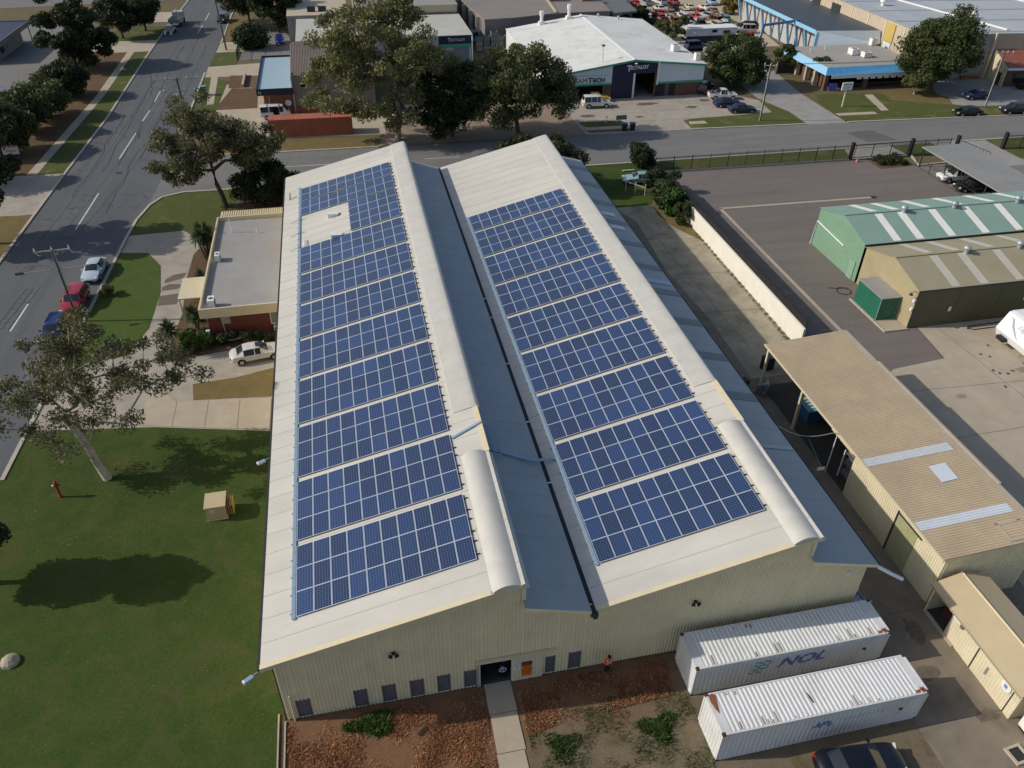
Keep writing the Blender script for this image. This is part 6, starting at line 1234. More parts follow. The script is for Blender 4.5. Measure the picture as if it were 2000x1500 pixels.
MB().box(66, 66.5, 22.6, 23.2, 3.25, 3.4).build('roof_vent', m_white, t); MB().box(63.8, 64.9, 23.3, 24.2, .8, 1.15).build('hitch', m_blk, t)
for y in (22, 24): MB().tube([(64.9, y, .75), (64.7, y, .02)], .035).build('jack_leg', m_steel, t)
for y in (21.05, 24.75): MB().tube([(69.5, y-.12, .38), (69.5, y+.12, .38)], .38, 14).build('wheel', m_tyre, t)
# --- white hall with the navy bay
H = thing('white_hall', 'white roofed industrial hall with a navy central bay and green trim', 'building', (54, 118, 0)); xa, xb, xm = 38.9, 66.8, 54.0; ya, yb = 102.9, 136.4; he, hr = 5.15, 6.35; tn = .16; hl = 4.25
def zh(x): return hl+(hr-hl)*(x-xa)/(xm-xa) if x < xm else he+(hr-he)*(xb-x)/(xb-xm)
for x0_, x1_ in ((xa-.2, xm), (xm, xb+.2)):
    nS = 12; w = (yb-ya)/nS
    for k in range(nS): mb = MB(); mb.yprism([(x0_, zh(x0_)-.08), (x1_, zh(x1_)-.08), (x1_, zh(x1_)+.004*(k % 2)), (x0_, zh(x0_)+.004*(k % 2))], ya-.3+k*w, ya-.3+(k+1)*w-.006); mb.build('roof_sheet', m_hall, H)
MB().bar((xm, ya-.3, hr+.03), (xm, yb, hr+.03), .4, .06).build('ridge_cap', m_white, H)
MB().box(xa, xa+.1, ya, yb, 0, hl-.1).build('side_wall', m_white, H); MB().box(xb-.1, xb, ya, yb, 0, he-.1).build('side_wall', m_white, H); MB().box(xa, xb, yb-.1, yb, 0, hl-.1).build('back_wall', m_white, H)
MB().box(xa-.03, xa, 116, 116.8, .2, 3.8).build('side_door', m_gut, H)
mb = MB(); mb.rib((xa, ya, 0), (1, 0, 0), (0, 0, 1), 11.4, .3, .04, strips(2.55, lambda u: zh(xa+u)-.15, [])); mb.build('upper_cladding', m_pblue, H)
mb = MB(); mb.rib((58.35, ya, 0), (1, 0, 0), (0, 0, 1), 8.45, .3, .04, strips(2.3, lambda u: zh(58.35+u)-.15, [])); mb.build('upper_cladding', m_pblue, H)
for x0_, x1_, z in ((xa, 50.3, 2.4), (58.35, 66.8, 2.15)): MB().box(x0_, x1_, ya-.12, ya+.0, z, z+.28).build('trim_band', m_green, H)
for x0_, x1_ in ((xa-.2, 50.4), (50.4, xm), (xm, 58.3), (58.3, 67)): mb = MB(); mb.yprism([(x0_, zh(x0_)-.3), (x1_, zh(x1_)-.3), (x1_, zh(x1_)+.0), (x0_, zh(x0_)+.0)], ya-.36, ya-.3); mb.build('barge_trim', m_green, H)
MB().box(58.2, 58.45, ya-.4, ya+.1, 2.1, zh(58.3)-.05).build('corner_post', m_white, H)
mb = MB(); mb.yprism([(50.35, 0), (54.1, 0), (54.1, 4.0), (58.2, 4.0), (58.2, zh(58.2)-.1), (xm, hr-.1), (50.35, zh(50.35)-.1)], ya-.05, ya+.05); mb.build('navy_bay', m_navy, H)
MB().box(54.05, 54.35, ya-.2, ya+.0, 0, 4.1).build('door_post', m_white, H)
MB().box(57.9, 58.2, ya-.1, ya+.1, 0, 4).build('door_jamb', m_brbrick, H)
for a in ((xa, 43.5), (48.8, 50.3), (61.8, 66.7)): MB().box(a[0], a[1], ya-.02, ya+.15, 0, 2.5).build('brick_wall', m_brbrick if a[0] > 45 else m_orbrick, H)
MB().box(43.5, 48.8, ya+.1, ya+.2, 0, 2.5).build('shopfront', m_black, H); MB().box(58.3, 61.8, ya+.1, ya+.2, 0, 2.3).build('shopfront', M('dark_shopfront', (.03, .022, .022), .2), H)
MB().box(60.0, 60.7, ya+.06, ya+.1, .1, 2.1).build('door', M('grey_door', (.1, .09, .1), .1), H); MB().box(54.4, 57.9, ya+.3, yb-1, 0, .02).build('floor_slab', m_concg, H)
MB().box(54.3, 58.2, 112, 112.1, 0, 4).build('black_backing', m_black, H)
text_mesh('AAM', 1.02, M('sign_grey', (.09, .11, .13), .1), 'sign_lettering', H, (46.05, ya-.06, 3.2), (1, 0, 0), (0, 0, 1), .02, sx=1.15, align='RIGHT'); text_mesh('T', 1.12, M('sign_dark_grey', (.03, .04, .05), .1), 'sign_lettering', H, (46.15, ya-.06, 3.25), (1, 0, 0), (0, 0, 1), .02, bold=.03, align='LEFT', sx=1.1); text_mesh('ECH', .92, M('sign_dark_grey', (.03, .04, .05)), 'sign_lettering', H, (46.95, ya-.06, 3.2), (1, 0, 0), (0, 0, 1), .02, bold=.03, align='LEFT', sx=1.2)
MB().box(41, 49.8, ya-.06, ya-.045, 4.0, 4.04).build('sign_rule', M('sign_grey', (.1, .1, .1)), H)
text_mesh('T', 1.35, m_white, 'sign_lettering', H, (52.75, ya-.09, 4.9), (1, 0, 0), (0, 0, 1), .03, bold=.03, align='LEFT'); text_mesh('ECTALOY', .78, m_white, 'sign_lettering', H, (53.4, ya-.09, 4.95), (1, 0, .03), (0, 0, 1), .03, bold=.02, align='LEFT', sx=.92)
mb = MB(); mb.lathe([(.2, -.1), (.28, 0), (.12, .12)], (54.2, ya-.4, 5.75), 8); mb.build('sign_lamp', m_white, H)
for x, y, h_, lab in ((45.6, 134.5, 2.4, 'white chimney stack near the far left corner of the hall roof'), (51.2, 134.8, 2.6, 'white chimney stack near the ridge end of the hall roof')):
    v = thing('chimney_stack', lab, 'chimney', (x, y, zh(x)), 0, 'white stacks on the hall roof'); part(MB().box(-.55, .55, -.55, .55, -.1, .5), 'base', m_white, v); part(MB().lathe([(.32, .5), (.32, h_-.9), (.44, h_-.8), (.44, h_), (.3, h_)], (0, 0, 0), 12), 'flue', m_white, v, smooth=False)
for x, y, lab in ((57.3, 135, 'small ridge turbine vent on the right half of the hall roof, left one'), (61.2, 134, 'small turbine vent on the right half of the hall roof, right one')): v = thing('roof_ventilator', lab, 'roof vent', (x, y, zh(x)), 0, 'small vents on the hall roof'); part(MB().lathe([(.15, 0), (.15, .3), (.3, .4), (.2, .65)], (0, 0, 0), 10), 'turbine', m_steel, v)
ac_box('square white cooler on the right slope of the hall roof', 64.2, 110.5, zh(64.2), 1.3, 1.3, 1.0, 'rooftop units across the street'); ac_box('white cooler unit at the right eave of the hall roof', 66.0, 105.0, zh(66), .8, 1.0, 1.1, 'rooftop units across the street')
t = thing('mast', 'slim pole with a floodlight rising at the front of the hall roof', 'mast', (48.8, 102.2, 0)); MB().tube([(48.9, 104.2, 5.2), (49.1, 105.2, 8.0)], .05, 6).build('pole', m_steel, t); MB().box(48.9, 49.4, 105.1, 105.5, 8.0, 8.25).build('lamp_head', m_winfr, t)
# --- blue trimmed office and workshop
B = thing('blue_trim_office', 'single storey flat roofed office with bright blue mansard fascia', 'building', (97, 108, 0))
MB().box(89.6, 107.5, 102.2, 116.4, 3.45, 3.6).build('roof', M('office_flat_roof', (.33, .32, .29), .08, .3, .8, dirt=(.26, .23, .2), damt=.4), B)
def mans(mb, p): mb.add(p, [(0, 1, 2, 3)])
mb = MB(); mans(mb, [(88.8, 101.0, 2.65), (108.2, 100.6, 2.65), (107.5, 102.2, 3.65), (89.6, 102.2, 3.65)]); mb.build('fascia', m_bldblue2, B)
mb = MB(); mans(mb, [(88.3, 117.0, 2.65), (88.8, 101.0, 2.65), (89.6, 102.2, 3.65), (89.4, 116.5, 3.65)]); mb.build('fascia', m_bldblue, B)
for k in range(40): MB().bar((89.2+k*.47, 100.97, 2.66), (89.75+k*.44, 102.15, 3.66), .04, .03).build('fascia_rib', m_bldblue2, B)
MB().box(90.0, 107.4, 103.6, 116, 0, 3.4).build('wall', m_brbrick, B); MB().box(89.9, 107.5, 103.5, 103.58, .3, 2.4).build('shopfront', m_black, B)
MB().box(90.0, 108, 100.9, 101.0, 2.05, 2.64).build('valance', m_white, B)
for k in range(9): MB().box(95+k*1.35, 95.9+k*1.35, 100.88, 100.98, 1.75, 2.05).build('valance_tooth', m_white, B)
for x in (89.4, 97.2): MB().box(x-.35, x+.35, 101.2, 101.9, 0, 2.65).build('pillar', m_brbrick, B)
for k, (y, c_) in enumerate(((104.6, m_beige), (107.6, m_beige), (111, m_beige))): MB().box(88.9, 89.6, y, y+.5, 0, 2.7).build('pillar', c_, B)
ac_box('large white rooftop unit at the centre of the office roof, rear one', 98.9, 109.6, 3.6, 1.4, 1.6, 1.1, 'rooftop units across the street'); ac_box('large white rooftop unit at the centre of the office roof, front one', 100.3, 107.6, 3.6, 1.5, 1.3, .9, 'rooftop units across the street'); ac_box('grey box unit at the rear wall of the flat office roof', 106.2, 115.0, 3.6, 1.1, 1.0, 1.3, 'rooftop units across the street')
for x, y, lab in ((91.8, 112.2, 'short white pipe near the left edge of the flat office roof'), (95.4, 113.4, 'stubby capped pipe at the back of the flat office roof')): o = MB().tube([(x, y, 3.6), (x-.25, y, 4.3)], .09, 7).build('vent_pipe', m_white, loc=(x, y, 3.6)); tag(o, lab, 'pipe', 'pipes on the flat office roof')
S = thing('blue_workshop', 'workshop with dark sloping roof, light blue fascia and roller door bays', 'building', (103, 132, 0))
mb = MB(); mb.add([(96.4, 119.2, 5.6), (109.0, 117.6, 5.6), (112.5, 155, 5.6), (96.2, 155, 5.6)], [(0, 1, 2, 3)]); mb.build('roof', m_dkroof, S)
MB().bar((96.3, 119.2, 5.35), (96.1, 155, 5.35), .2, .7).build('fascia', m_bldblue, S); mb = MB(); mb.add([(96.4, 119.2, 5.62), (109.0, 117.6, 5.62), (109, 116.7, 3.4), (94.8, 116.9, 3.0)], [(0, 1, 2, 3)]); mb.build('gable_cladding', m_pblue, S)
MB().bar((96.3, 119.1, 5.5), (94.8, 116.9, 3.0), .3, .3).build('barge_board', m_bldblue, S)
for k in range(9):
    y = 120.2+k*3.8; MB().box(98.0, 98.2, y, y+3.4, 0, 4.9).build('roller_door', M('roller_door_grey', (.46, .42, .40), .05, .6, .6), S); MB().bar((97.9, y+3.6, 0), (96.6, y+3.6, 5.0), .3, .5).build('pillar', m_bldblue, S)
MB().box(98.1, 98.25, 120.4, 122.6, .1, 2.6).build('painted_panel', m_white, S); MB().box(98.25, 109, 120.2, 155, 0, 4.9).build('walls', m_beige, S)
t = thing('portal_frame', 'bright blue steel portal frame over the side driveway', 'frame', (88, 125, 0))
m_pf = M('portal_blue', (.06, .20, .42), .08, 1, .4); MB().bar((87.6, 124.6, 0), (88.2, 125.2, 5.7), .35, .3).build('leg', m_pf, t); MB().bar((86.6, 124.2, 0), (88.0, 125.1, 4.6), .14, .14).build('brace', m_bldblue, t); MB().bar((88.1, 125.2, 5.6), (97.4, 128.0, 5.6), .3, .45).build('beam', m_pf, t); MB().bar((97.2, 127.6, 0), (97.2, 127.9, 5.6), .3, .3).build('leg', m_pf, t)
t = thing('pole_sign', 'white street sign on a cream post in the office lawn', 'sign', (87.6, 92.3, 0)); MB().tube([(87.6, 92.3, 0), (87.6, 92.3, 3.0)], .12, 8).build('post', m_trim, t); MB().box(86.7, 88.6, 92.22, 92.36, 2.75, 4.0).build('board', m_white, t)
for k, s_ in enumerate(('DUNNE', 'AUTO')): text_mesh(s_, .42, m_cblue, 'lettering', t, (87.65, 92.2, 3.65-.5*k), (1, 0, 0), (0, 0, 1), .004)
t = thing('board_sign', 'small blue sign board leaning at the office corner pillar', 'sign', (91.0, 100.3, 0)); MB().bar((89.6, 100.6, .9), (91.0, 100.2, .9), .06, 1.1).build('board', M('sign_blue', (.05, .06, .28), .1), t); MB().box(89.7, 89.8, 100.5, 100.6, 0, .4).build('leg', m_steel, t)
# --- beige warehouse, red roofed office
Bw = thing('beige_warehouse', 'big beige panel warehouse with a pale grey roof at the top right', 'warehouse', (135, 130, 0))
mb = MB(); mb.add([(109.2, 103.6, 7.6), (123.4, 104.2, 7.6), (180, 98, 7.6), (230, 190, 7.6), (111, 190, 7.6)], [(0, 1, 2, 3, 4)]); mb.build('roof', M('pale_grey_roof', (.43, .45, .46), .06, .15, .55, dirt=(.33, .36, .40), damt=.6, dscale=.12, stretch=(1, .25, 1)), Bw)
yk = 105.0; k = 0
while yk < 185: MB().box(109.3, 109.6, yk, yk+5.9, 0, 7.7).build('wall_panel', m_beige, Bw); MB().box(109.2, 109.3, yk+5.7, yk+6.0, 0, 7.6).build('pilaster', m_trim, Bw); yk += 6.0
for yk in (111.6, ): MB().box(109.1, 109.3, yk+2, yk+4.6, 4.2, 7.4).build('yellow_panel', M('ochre_panel', (.50, .36, .10), .06), Bw); MB().box(109.1, 109.3, yk+2.2, yk+4.4, 1, 4.1).build('roller_door', m_pblue, Bw)
for yk in (133.2, 141.2): MB().box(109.1, 109.3, yk, yk+3.2, 1.5, 7).build('grille_window', m_gut, Bw)
MB().bar((109.6, 103.7, 3.8), (123.4, 104.3, 3.8), .3, 7.5).build('front_wall', M('grey_front_wall', (.30, .28, .25), .06), Bw); MB().bar((123.4, 104.3, 3.8), (180, 98, 3.8), .3, 7.5).build('front_wall', m_beige, Bw); MB().box(123.2, 123.6, 103.8, 104.2, 0, 7.7).build('pilaster', m_trim, Bw)
for k in range(9):
    y = 106.5+k*9; mb = MB(); mb.add([(110.5, y, 7.63), (200, y-9, 7.63), (200, y-8, 7.63), (110.5, y+.7, 7.63)], [(0, 1, 2, 3)]); mb.build('roof_band', M('blue_grey_band', (.27, .32, .38), .08), Bw)
for x0_, y0_ in ((119, 150), (146, 140)): MB().bar((x0_, y0_, 7.75), (x0_+24, y0_-62, 7.75) if False else (x0_+8, y0_-44, 7.75), .5, .2).build('ridge_cap', m_white, Bw)
for x, y, lab in ((116, 129, 'white turbine vent on the beige warehouse roof, left one'), (127, 116, 'white turbine vent on the beige warehouse roof, right one')): v = thing('roof_ventilator', lab, 'roof vent', (x, y, 7.6), 0, 'vents on the beige warehouse roof'); part(MB().lathe([(.4, 0), (.4, .5), (.7, .7), (.6, 1.2), (.1, 1.4)], (0, 0, 0), 12), 'turbine', m_white, v)
R_ = thing('red_roof_office', 'cream walled office with a red tiled skillion roof at the right edge', 'building', (130, 100, 0))
mb = MB(); mb.add([(122.2, 97.4, 3.3), (160, 93, 3.3), (160, 101.5, 4.9), (124.0, 104.0, 4.9)], [(0, 1, 2, 3)]); mb.build('roof', m_redroof, R_)
mb = MB(); mb.add([(122.2, 97.4, 0), (124, 104, 0), (124, 104, 5.0), (122.2, 97.4, 3.4)], [(0, 1, 2, 3)]); mb.build('side_wall', m_cream, R_); MB().bar((122.2, 97.3, 3.2), (160, 93, 3.2), .1, .4).build('fascia', m_pblue, R_)
MB().bar((122.4, 98.2, 1.6), (160, 94, 1.6), .1, 3.0).build('front_wall', m_brbrick, R_); MB().bar((124.5, 97.7, 1.5), (130, 97.1, 1.5), .1, 1.6).build('window', m_glass, R_); MB().box(122.4, 122.6, 98.8, 99.8, 0, 2.2).build('door', m_gut, R_)
hedge('low dark hedge below the red roofed office window', 124.5, 134, 95.2, 96.4, .9, 5000, l_dark, .18, seed=12)
o = MB(); 
for k in range(7): o.box(118.2+k*.55, 118.6+k*.55, 103.0, 103.6, 0, .6)
o = o.build('brick_pallet_row', m_orbrick, loc=(120, 103, 0)); tag(o, 'row of orange barrier blocks under the beige warehouse wall', 'barrier')
# --- rear grey building, crates, white roof building, cream building
Rr = thing('grey_factory', 'grey brown flat roofed factory behind the white hall', 'building', (48, 160, 0))
mb = MB(); mb.prism([(34.9, 138.8), (41.0, 139.4), (50, 142), (62.5, 142.5), (68, 220), (28, 220)], 5.2, 5.5); mb.build('roof', M('brown_grey_roof', (.235, .205, .185), .08, .3, .8), Rr)
mb = MB(); mb.prism([(35.1, 139), (41.0, 139.6), (50, 142.2), (62.2, 142.7), (67.5, 219), (28.4, 219)], 0, 5.2); mb.build('wall', M('factory_wall', (.20, .185, .18), .1, .5, .8), Rr)
MB().bar((50.6, 142.3, 5.62), (56.8, 210, 5.62), .5, .25).build('ridge_flashing', m_beige, Rr)
for k in range(7): y = 142+k*6; MB().box(33.9-.62*k*.8-.1, 34.6-.62*k*.8, y, y+.4, 0, 5.3).build('pilaster', m_beige, Rr)
mb = MB(); mb.prism([(62.8, 142.6), (68.6, 144), (76, 220), (68.4, 220)], 4.6, 5.0); mb.build('side_roof', M('green_grey_roof', (.14, .15, .145), .08), Rr)
for x, y, lab in ((52.4, 154, 'brown rooftop cooler on the grey factory, left one'), (59.8, 153, 'brown rooftop cooler on the grey factory, right one')): ac_box(lab, x, y, 5.5, 1.9, 1.7, 2.2, 'coolers on the grey factory', M('cooler_brown', (.26, .18, .13), .1))
cr = random.Random(4); ccols = [(.42, .12, .08), (.20, .21, .20), (.12, .15, .15), (.34, .22, .12), (.5, .33, .26), (.06, .12, .17), (.28, .27, .24)]; cnames = ['red', 'grey', 'dark green grey', 'tan', 'pale pink', 'dark blue', 'light grey']
def crate(x, y, z, s_, ci, lab):
    t = thing('crate', lab, 'crate', (x, y, z), 0, 'stacked steel crates behind the gum trees'); mt = M('crate_%d' % ci, ccols[ci], .15, 2, .7)
    for a in ((-s_/2, s_/2, -s_/2, -s_/2+.06), (-s_/2, s_/2, s_/2-.06, s_/2), (-s_/2, -s_/2+.06, -s_/2+.06, s_/2-.06), (s_/2-.06, s_/2, -s_/2+.06, s_/2-.06)): part(MB().box(*a, .08, .88), 'side', mt, t)
    part(MB().box(-s_/2, s_/2, -s_/2, s_/2, .0, .08), 'base', m_gut, t); part(MB().box(-s_/2+.06, s_/2-.06, -s_/2+.06, s_/2-.06, .3, .5), 'load', m_gut, t)
lay = [(33.6, 3, (1, 1, 2)), (35.1, 3, (1, 2, 2)), (36.6, 4, (2, 2, 2, 2)), (38.3, 3, (1, 1, 1)), (39.6, 3, (6, 2, 1)), (40.9, 4, (3, 3, 0, 4)), (42.2, 4, (5, 3, 4, 0))]
for i, (x, n, cs) in enumerate(lay):
    for k in range(n): crate(x, 137.4+.3*(i % 2), .91*k, 1.28, cs[k], '%s crate, %s in stack %s of the crate row left of the hall' % (cnames[cs[k]], ['bottom', 'second', 'third', 'top'][k] if k < n-1 else 'top', ['first', 'second', 'third', 'fourth', 'fifth', 'sixth', 'seventh'][i]))
for i, (x, y) in enumerate(((30.6, 121.5), (32.2, 120.2), (33.7, 121.3), (31.5, 117.6), (33.4, 117.8), (35.2, 120.6))): crate(x, y, 0, 1.5, 6, 'pale crate on the ground behind the gum crowns, %s' % ['leftmost at the back', 'second from left at the back', 'third at the back', 'front left', 'front right', 'rightmost'][i])
t = thing('blue_truck_cab', 'light blue truck cab between the signed building and the crates', 'truck', (33.2, 143.2, 0)); part(MB().box(-1.1, 1.1, -1.2, 1.2, .6, 2.5), 'cab', paint('truck_blue', (.08, .24, .48)), t); part(MB().box(-1.0, 1.0, -1.22, -1.2, 1.5, 2.3), 'windscreen', m_glass, t); part(MB().box(-1.1, 1.1, -1.1, 3.2, .3, .6), 'chassis', m_blk, t)
for s_ in (-1, 1): part(MB().tube([(s_*.9-.12, -.3, .45), (s_*.9+.12, -.3, .45)], .45, 12), 'wheel', m_tyre, t)
Wb = thing('signed_workshop', 'long pale workshop with a navy and green sign band over a blue grey roller door', 'building', (15, 137, 0))
mb = MB(); mb.box(-1.6, 30.9, 128.4, 146, 5.0, 5.2); mb.build('roof', M('cream_grey_roof', (.47, .46, .41), .08, .3, .7, dirt=(.36, .33, .25), damt=.5), Wb); MB().box(-1.5, 30.6, 128.9, 145.5, 0, 5.0).build('walls', m_pblue, Wb)
for k in range(10): MB().box(-1.6+3.2*k, 1.54+3.2*k, 128.3, 128.5, 2.6 if k < 9 else 4.9, 5.1).build('wall_panel', M('pale_grey_panel', (.42, .42, .40), .05), Wb)
MB().box(24.4, 30.7, 128.2, 128.9, 3.7, 5.1).build('sign_band', m_navy, Wb); MB().box(24.4, 30.7, 128.15, 128.9, 3.1, 3.7).build('trim_band', m_green, Wb); MB().box(25, 30.2, 128.5, 128.9, 0, 3.1).build('roller_door', M('blue_grey_door', (.17, .21, .27), .06), Wb); MB().tube([(30.7, 128.1, 0), (30.7, 128.1, 5)], .12).build('downpipe', m_white, Wb)
text_mesh('T', 1.0, m_white, 'sign_lettering', Wb, (26.1, 128.12, 4.4), (1, 0, 0), (0, 0, 1), .02, align='LEFT'); text_mesh('ECTALOY', .6, m_white, 'sign_lettering', Wb, (26.7, 128.12, 4.42), (1, 0, 0), (0, 0, 1), .02, align='LEFT')
Ub = thing('rear_block', 'grey flat roofed block rising behind the signed workshop', 'building', (20, 160, 0)); MB().box(10.5, 30.6, 146.5, 190, 0, 6.6).build('walls', M('tan_grey_wall', (.30, .27, .23), .06), Ub); MB().box(10.3, 30.8, 146.3, 190, 6.6, 6.9).build('roof', M('grey_membrane', (.28, .275, .25), .07), Ub); MB().box(10.5, 30.6, 146.2, 146.4, 5.6, 6.95).build('parapet', m_beige, Ub)
Cb = thing('cream_green_building', 'cream building with a green loading bay left of the tall gum', 'building', (3, 155, 0)); MB().box(-3.4, 8.5, 147.2, 175, 0, 5.4).build('walls', M('cream_wall', (.42, .38, .31), .06), Cb); MB().box(-3.5, 8.6, 147.1, 175, 5.4, 5.6).build('roof', m_beige, Cb); MB().box(-1.2, 5.0, 146.9, 147.2, 1.2, 4.6).build('loading_bay', M('deep_green_panel', (.02, .11, .06), .1), Cb); MB().box(5.4, 7, 147.0, 147.2, 0, 5.4).build('brick_pier', m_orbrick, Cb); MB().box(-3.45, -2.2, 146.9, 147.1, 0, 5.4).build('pier', M('grey_pier', (.2, .19, .18), .1), Cb)
for x in (.6, 2.8): w = MB().box(x, x+1.6, 150, 150.4, 5.6, 6.6).build('roof_unit', m_gut, Cb)
# --- blue roofed annex, brown corrugated building, red container
An = thing('brick_annex', 'orange brick annex with a light blue flat roof and dark fascia', 'building', (-4.6, 113, 0)); MB().box(-6.6, -1.9, 104.4, 123, 0, 3.4).build('walls', m_orbrick, An); MB().box(-7.35, -1.85, 103.7, 123.3, 3.75, 3.9).build('roof', M('light_blue_roof', (.33, .45, .52), .04, .3, .5), An)
for a in ((-7.5, -7.35, 103.55, 123.4), (-7.35, -1.85, 103.55, 103.7), (-7.35, -1.85, 123.3, 123.45)): MB().box(*a, 3.2, 4.2).build('fascia', M('dark_navy_fascia', (.02, .025, .04), .1), An)
text_mesh('55', .5, m_white, 'number', An, (-7.0, 103.52, 3.65), (1, 0, 0), (0, 0, 1), .01)
MB().box(-5.8, -5.7, 104.2, 104.4, 0, 3.3).build('downpipe', m_cream, An)
Br = thing('corrugated_building', 'tall brown corrugated roofed building with grey ribbed end wall', 'building', (4.5, 112, 0))
mb = MB(); mb.rib((-2.0, 104.0, 5.9), (1, 0, 0), (0, 1, .14), 13.0, .25, .05, strips(0, 12.6, [])); mb.build('roof_slope', m_brown, Br); mb = MB(); mb.rib((-2.0, 123.8, 6.2), (1, 0, 0), (0, -1, .18), 13.0, .25, -.05, strips(0, 7.1, [])); mb.build('roof_slope', m_brown, Br)
mb = MB(); mb.rib((-1.85, 104.1, 0), (1, 0, 0), (0, 0, 1), 12.7, .25, .04, strips(1.1, 5.8, [(1.2, 1.9, 4.1, 4.6)])); mb.build('end_wall', m_gwall2, Br); MB().box(-1.8, 10.8, 104.15, 104.3, 0, 5.7).build('black_backing', m_black, Br); MB().box(-1.85, 10.85, 104.0, 104.12, 0, 1.1).build('brick_plinth', m_orbrick, Br); MB().box(-1.95, -1.8, 104.3, 123.5, 0, 6.2).build('side_wall', m_gwall2, Br); MB().box(10.75, 10.9, 104.3, 123.5, 0, 6).build('side_wall', m_gwall2, Br); MB().box(-2.05, -1.85, 103.9, 104.1, 0, 5.9).build('corner_flashing', m_steel, Br)
container('shipping_container', 'rust red shipping container lying along the north verge', (-5.6, 93.4, .02), -.02, m_contr, L=12.19, H=2.6)
t = thing('round_vent', 'small black cowl on top of the red container', 'vent', (4.2, 95.0, 2.6)); MB().lathe([(.2, 0), (.25, .3), (.1, .45)], (4.2, 95, 2.6), 9).build('cowl', m_blk, t)
t = thing('satellite_dish', 'white satellite dish on the orange brick annex wall', 'dish', (-2.9, 104.1, 1.3)); mb = MB(); mb.lathe([(.02, -.12), (.3, -.05), (.48, .06)], (0, 0, 0), 14, cap=False); o = part(mb, 'dish', m_white, t); o.rotation_euler = (1.0, .3, 0); o.location = (0, -.5, .6); part(MB().tube([(0, 0, .1), (0, -.45, .5)], .03), 'arm', m_steel, t)
# --- far scrap yard cabin and screens
Cn = thing('site_caravan', 'long white transportable cabin with dark windows in the scrap yard', 'cabin', (83.5, 139.5, 0)); MB().box(77.8, 89.2, 138.0, 141.0, .6, 2.3).build('shell', M('cabin_white', (.66, .69, .73), .04, 1, .5), Cn); MB().box(77.65, 89.35, 137.85, 141.15, 2.3, 2.42).build('roof', m_white, Cn); MB().box(78, 89, 138.2, 140.8, .1, .6).build('base', m_blk, Cn)
for x, z, w_, h_ in ((83.6, 1.55, 1.1, .5), (86.2, 1.2, 1.5, .6), (81.6, 1.0, .8, .6)): w = MB().box(x-.06, x+w_+.06, 137.93, 138.0, z-.06, z+h_+.06).build('window', m_steel, Cn); MB().box(x, x+w_, 137.91, 137.93, z, z+h_).build('pane', m_glass, Cn)
MB().box(79.6, 82.8, 137.8, 138.0, .7, 1.75).build('annex_panel', m_white, Cn); MB().box(79.5, 79.7, 137.6, 137.8, .6, 1.75).build('corner_post', m_white, Cn)
t = thing('screen_fence', 'black screened fence in front of the white cabin', 'fence', (84, 134.5, 0))
for k in range(6): MB().box(76.6+2.5*k, 79.06+2.5*k, 134.5, 134.6, 0, 1.75).build('screen_panel', m_blk, t)
t = thing('screen_gate', 'black framed mesh gate standing open at the side driveway', 'gate', (80.4, 113, 0)); MB().bar((78.4, 113.6, 1.3), (81.6, 112.6, 1.3), .06, 2.4).build('screen_panel', m_blk, t)
t = thing('screen_gate', 'black mesh gate beside the trees at the blue trimmed office', 'gate', (87, 112, 0)); MB().bar((85.6, 112.2, 1.1), (88.8, 112.0, 1.1), .06, 2.0).build('screen_panel', m_blk, t); MB().box(85.45, 85.7, 112, 112.4, 0, 2.2).build('post', m_brbrick, t)
o = MB().box(94.6, 96.4, 126.5, 127.6, 0, 1.3).build('tyre_pile', m_tyre, loc=(95.5, 127, 0)); tag(o, 'dark heap of tyres in front of a blue workshop bay', 'tyre pile')
# --- far left canopy building
Lc = thing('canopy_building', 'dark flat canopy building at the far left edge', 'building', (-60, 150, 0)); mb = MB(); mb.prism([(-55.2, 142.5), (-54.6, 159.6), (-110, 160.5), (-110, 140)], 3.5, 3.7); mb.build('roof', M('blue_black_roof', (.03, .04, .065), .1, .3, .5), Lc)
for a, b in (((-55.1, 142.4), (-54.5, 159.7)), ((-54.5, 159.7), (-110, 160.6)), ((-55.1, 142.4), (-110, 139.9))): MB().bar((*a, 3.4), (*b, 3.4), .15, .9).build('fascia', M('grey_green_fascia', (.16, .165, .15), .08), Lc)
mb = MB(); mb.prism([(-56.8, 144), (-56.2, 158), (-110, 159), (-110, 142)], 0, 3.0); mb.build('walls', m_gwall2, Lc); MB().tube([(-54.9, 159.3, 0), (-54.9, 159.3, 3.5)], .1).build('post', m_gwall2, Lc)
for y in (146, 149.5): MB().box(-56.75, -56.55, y, y+1.8, .9, 2.2).build('window', m_glass, Lc)
t = thing('yard_sign', 'small white sign board among the dark verge bushes', 'sign', (-40.2, 91.4, 0)); MB().box(-41.3, -39.2, 90.9, 91.0, .7, 1.7).build('board', m_white, t); MB().box(-41.5, -39.1, 90.88, 91.02, 1.8, 1.9).build('cap_rail', m_steel, t); MB().box(-41.4, -41.3, 90.9, 91, 0, 1.8).build('leg', m_blk, t); MB().box(-39.2, -39.1, 90.9, 91, 0, 1.8).build('leg', m_blk, t)
text_mesh('Dexion', .42, m_winfr, 'lettering', t, (-40.2, 90.88, 1.2), (1, 0, 0), (0, 0, 1), .004)
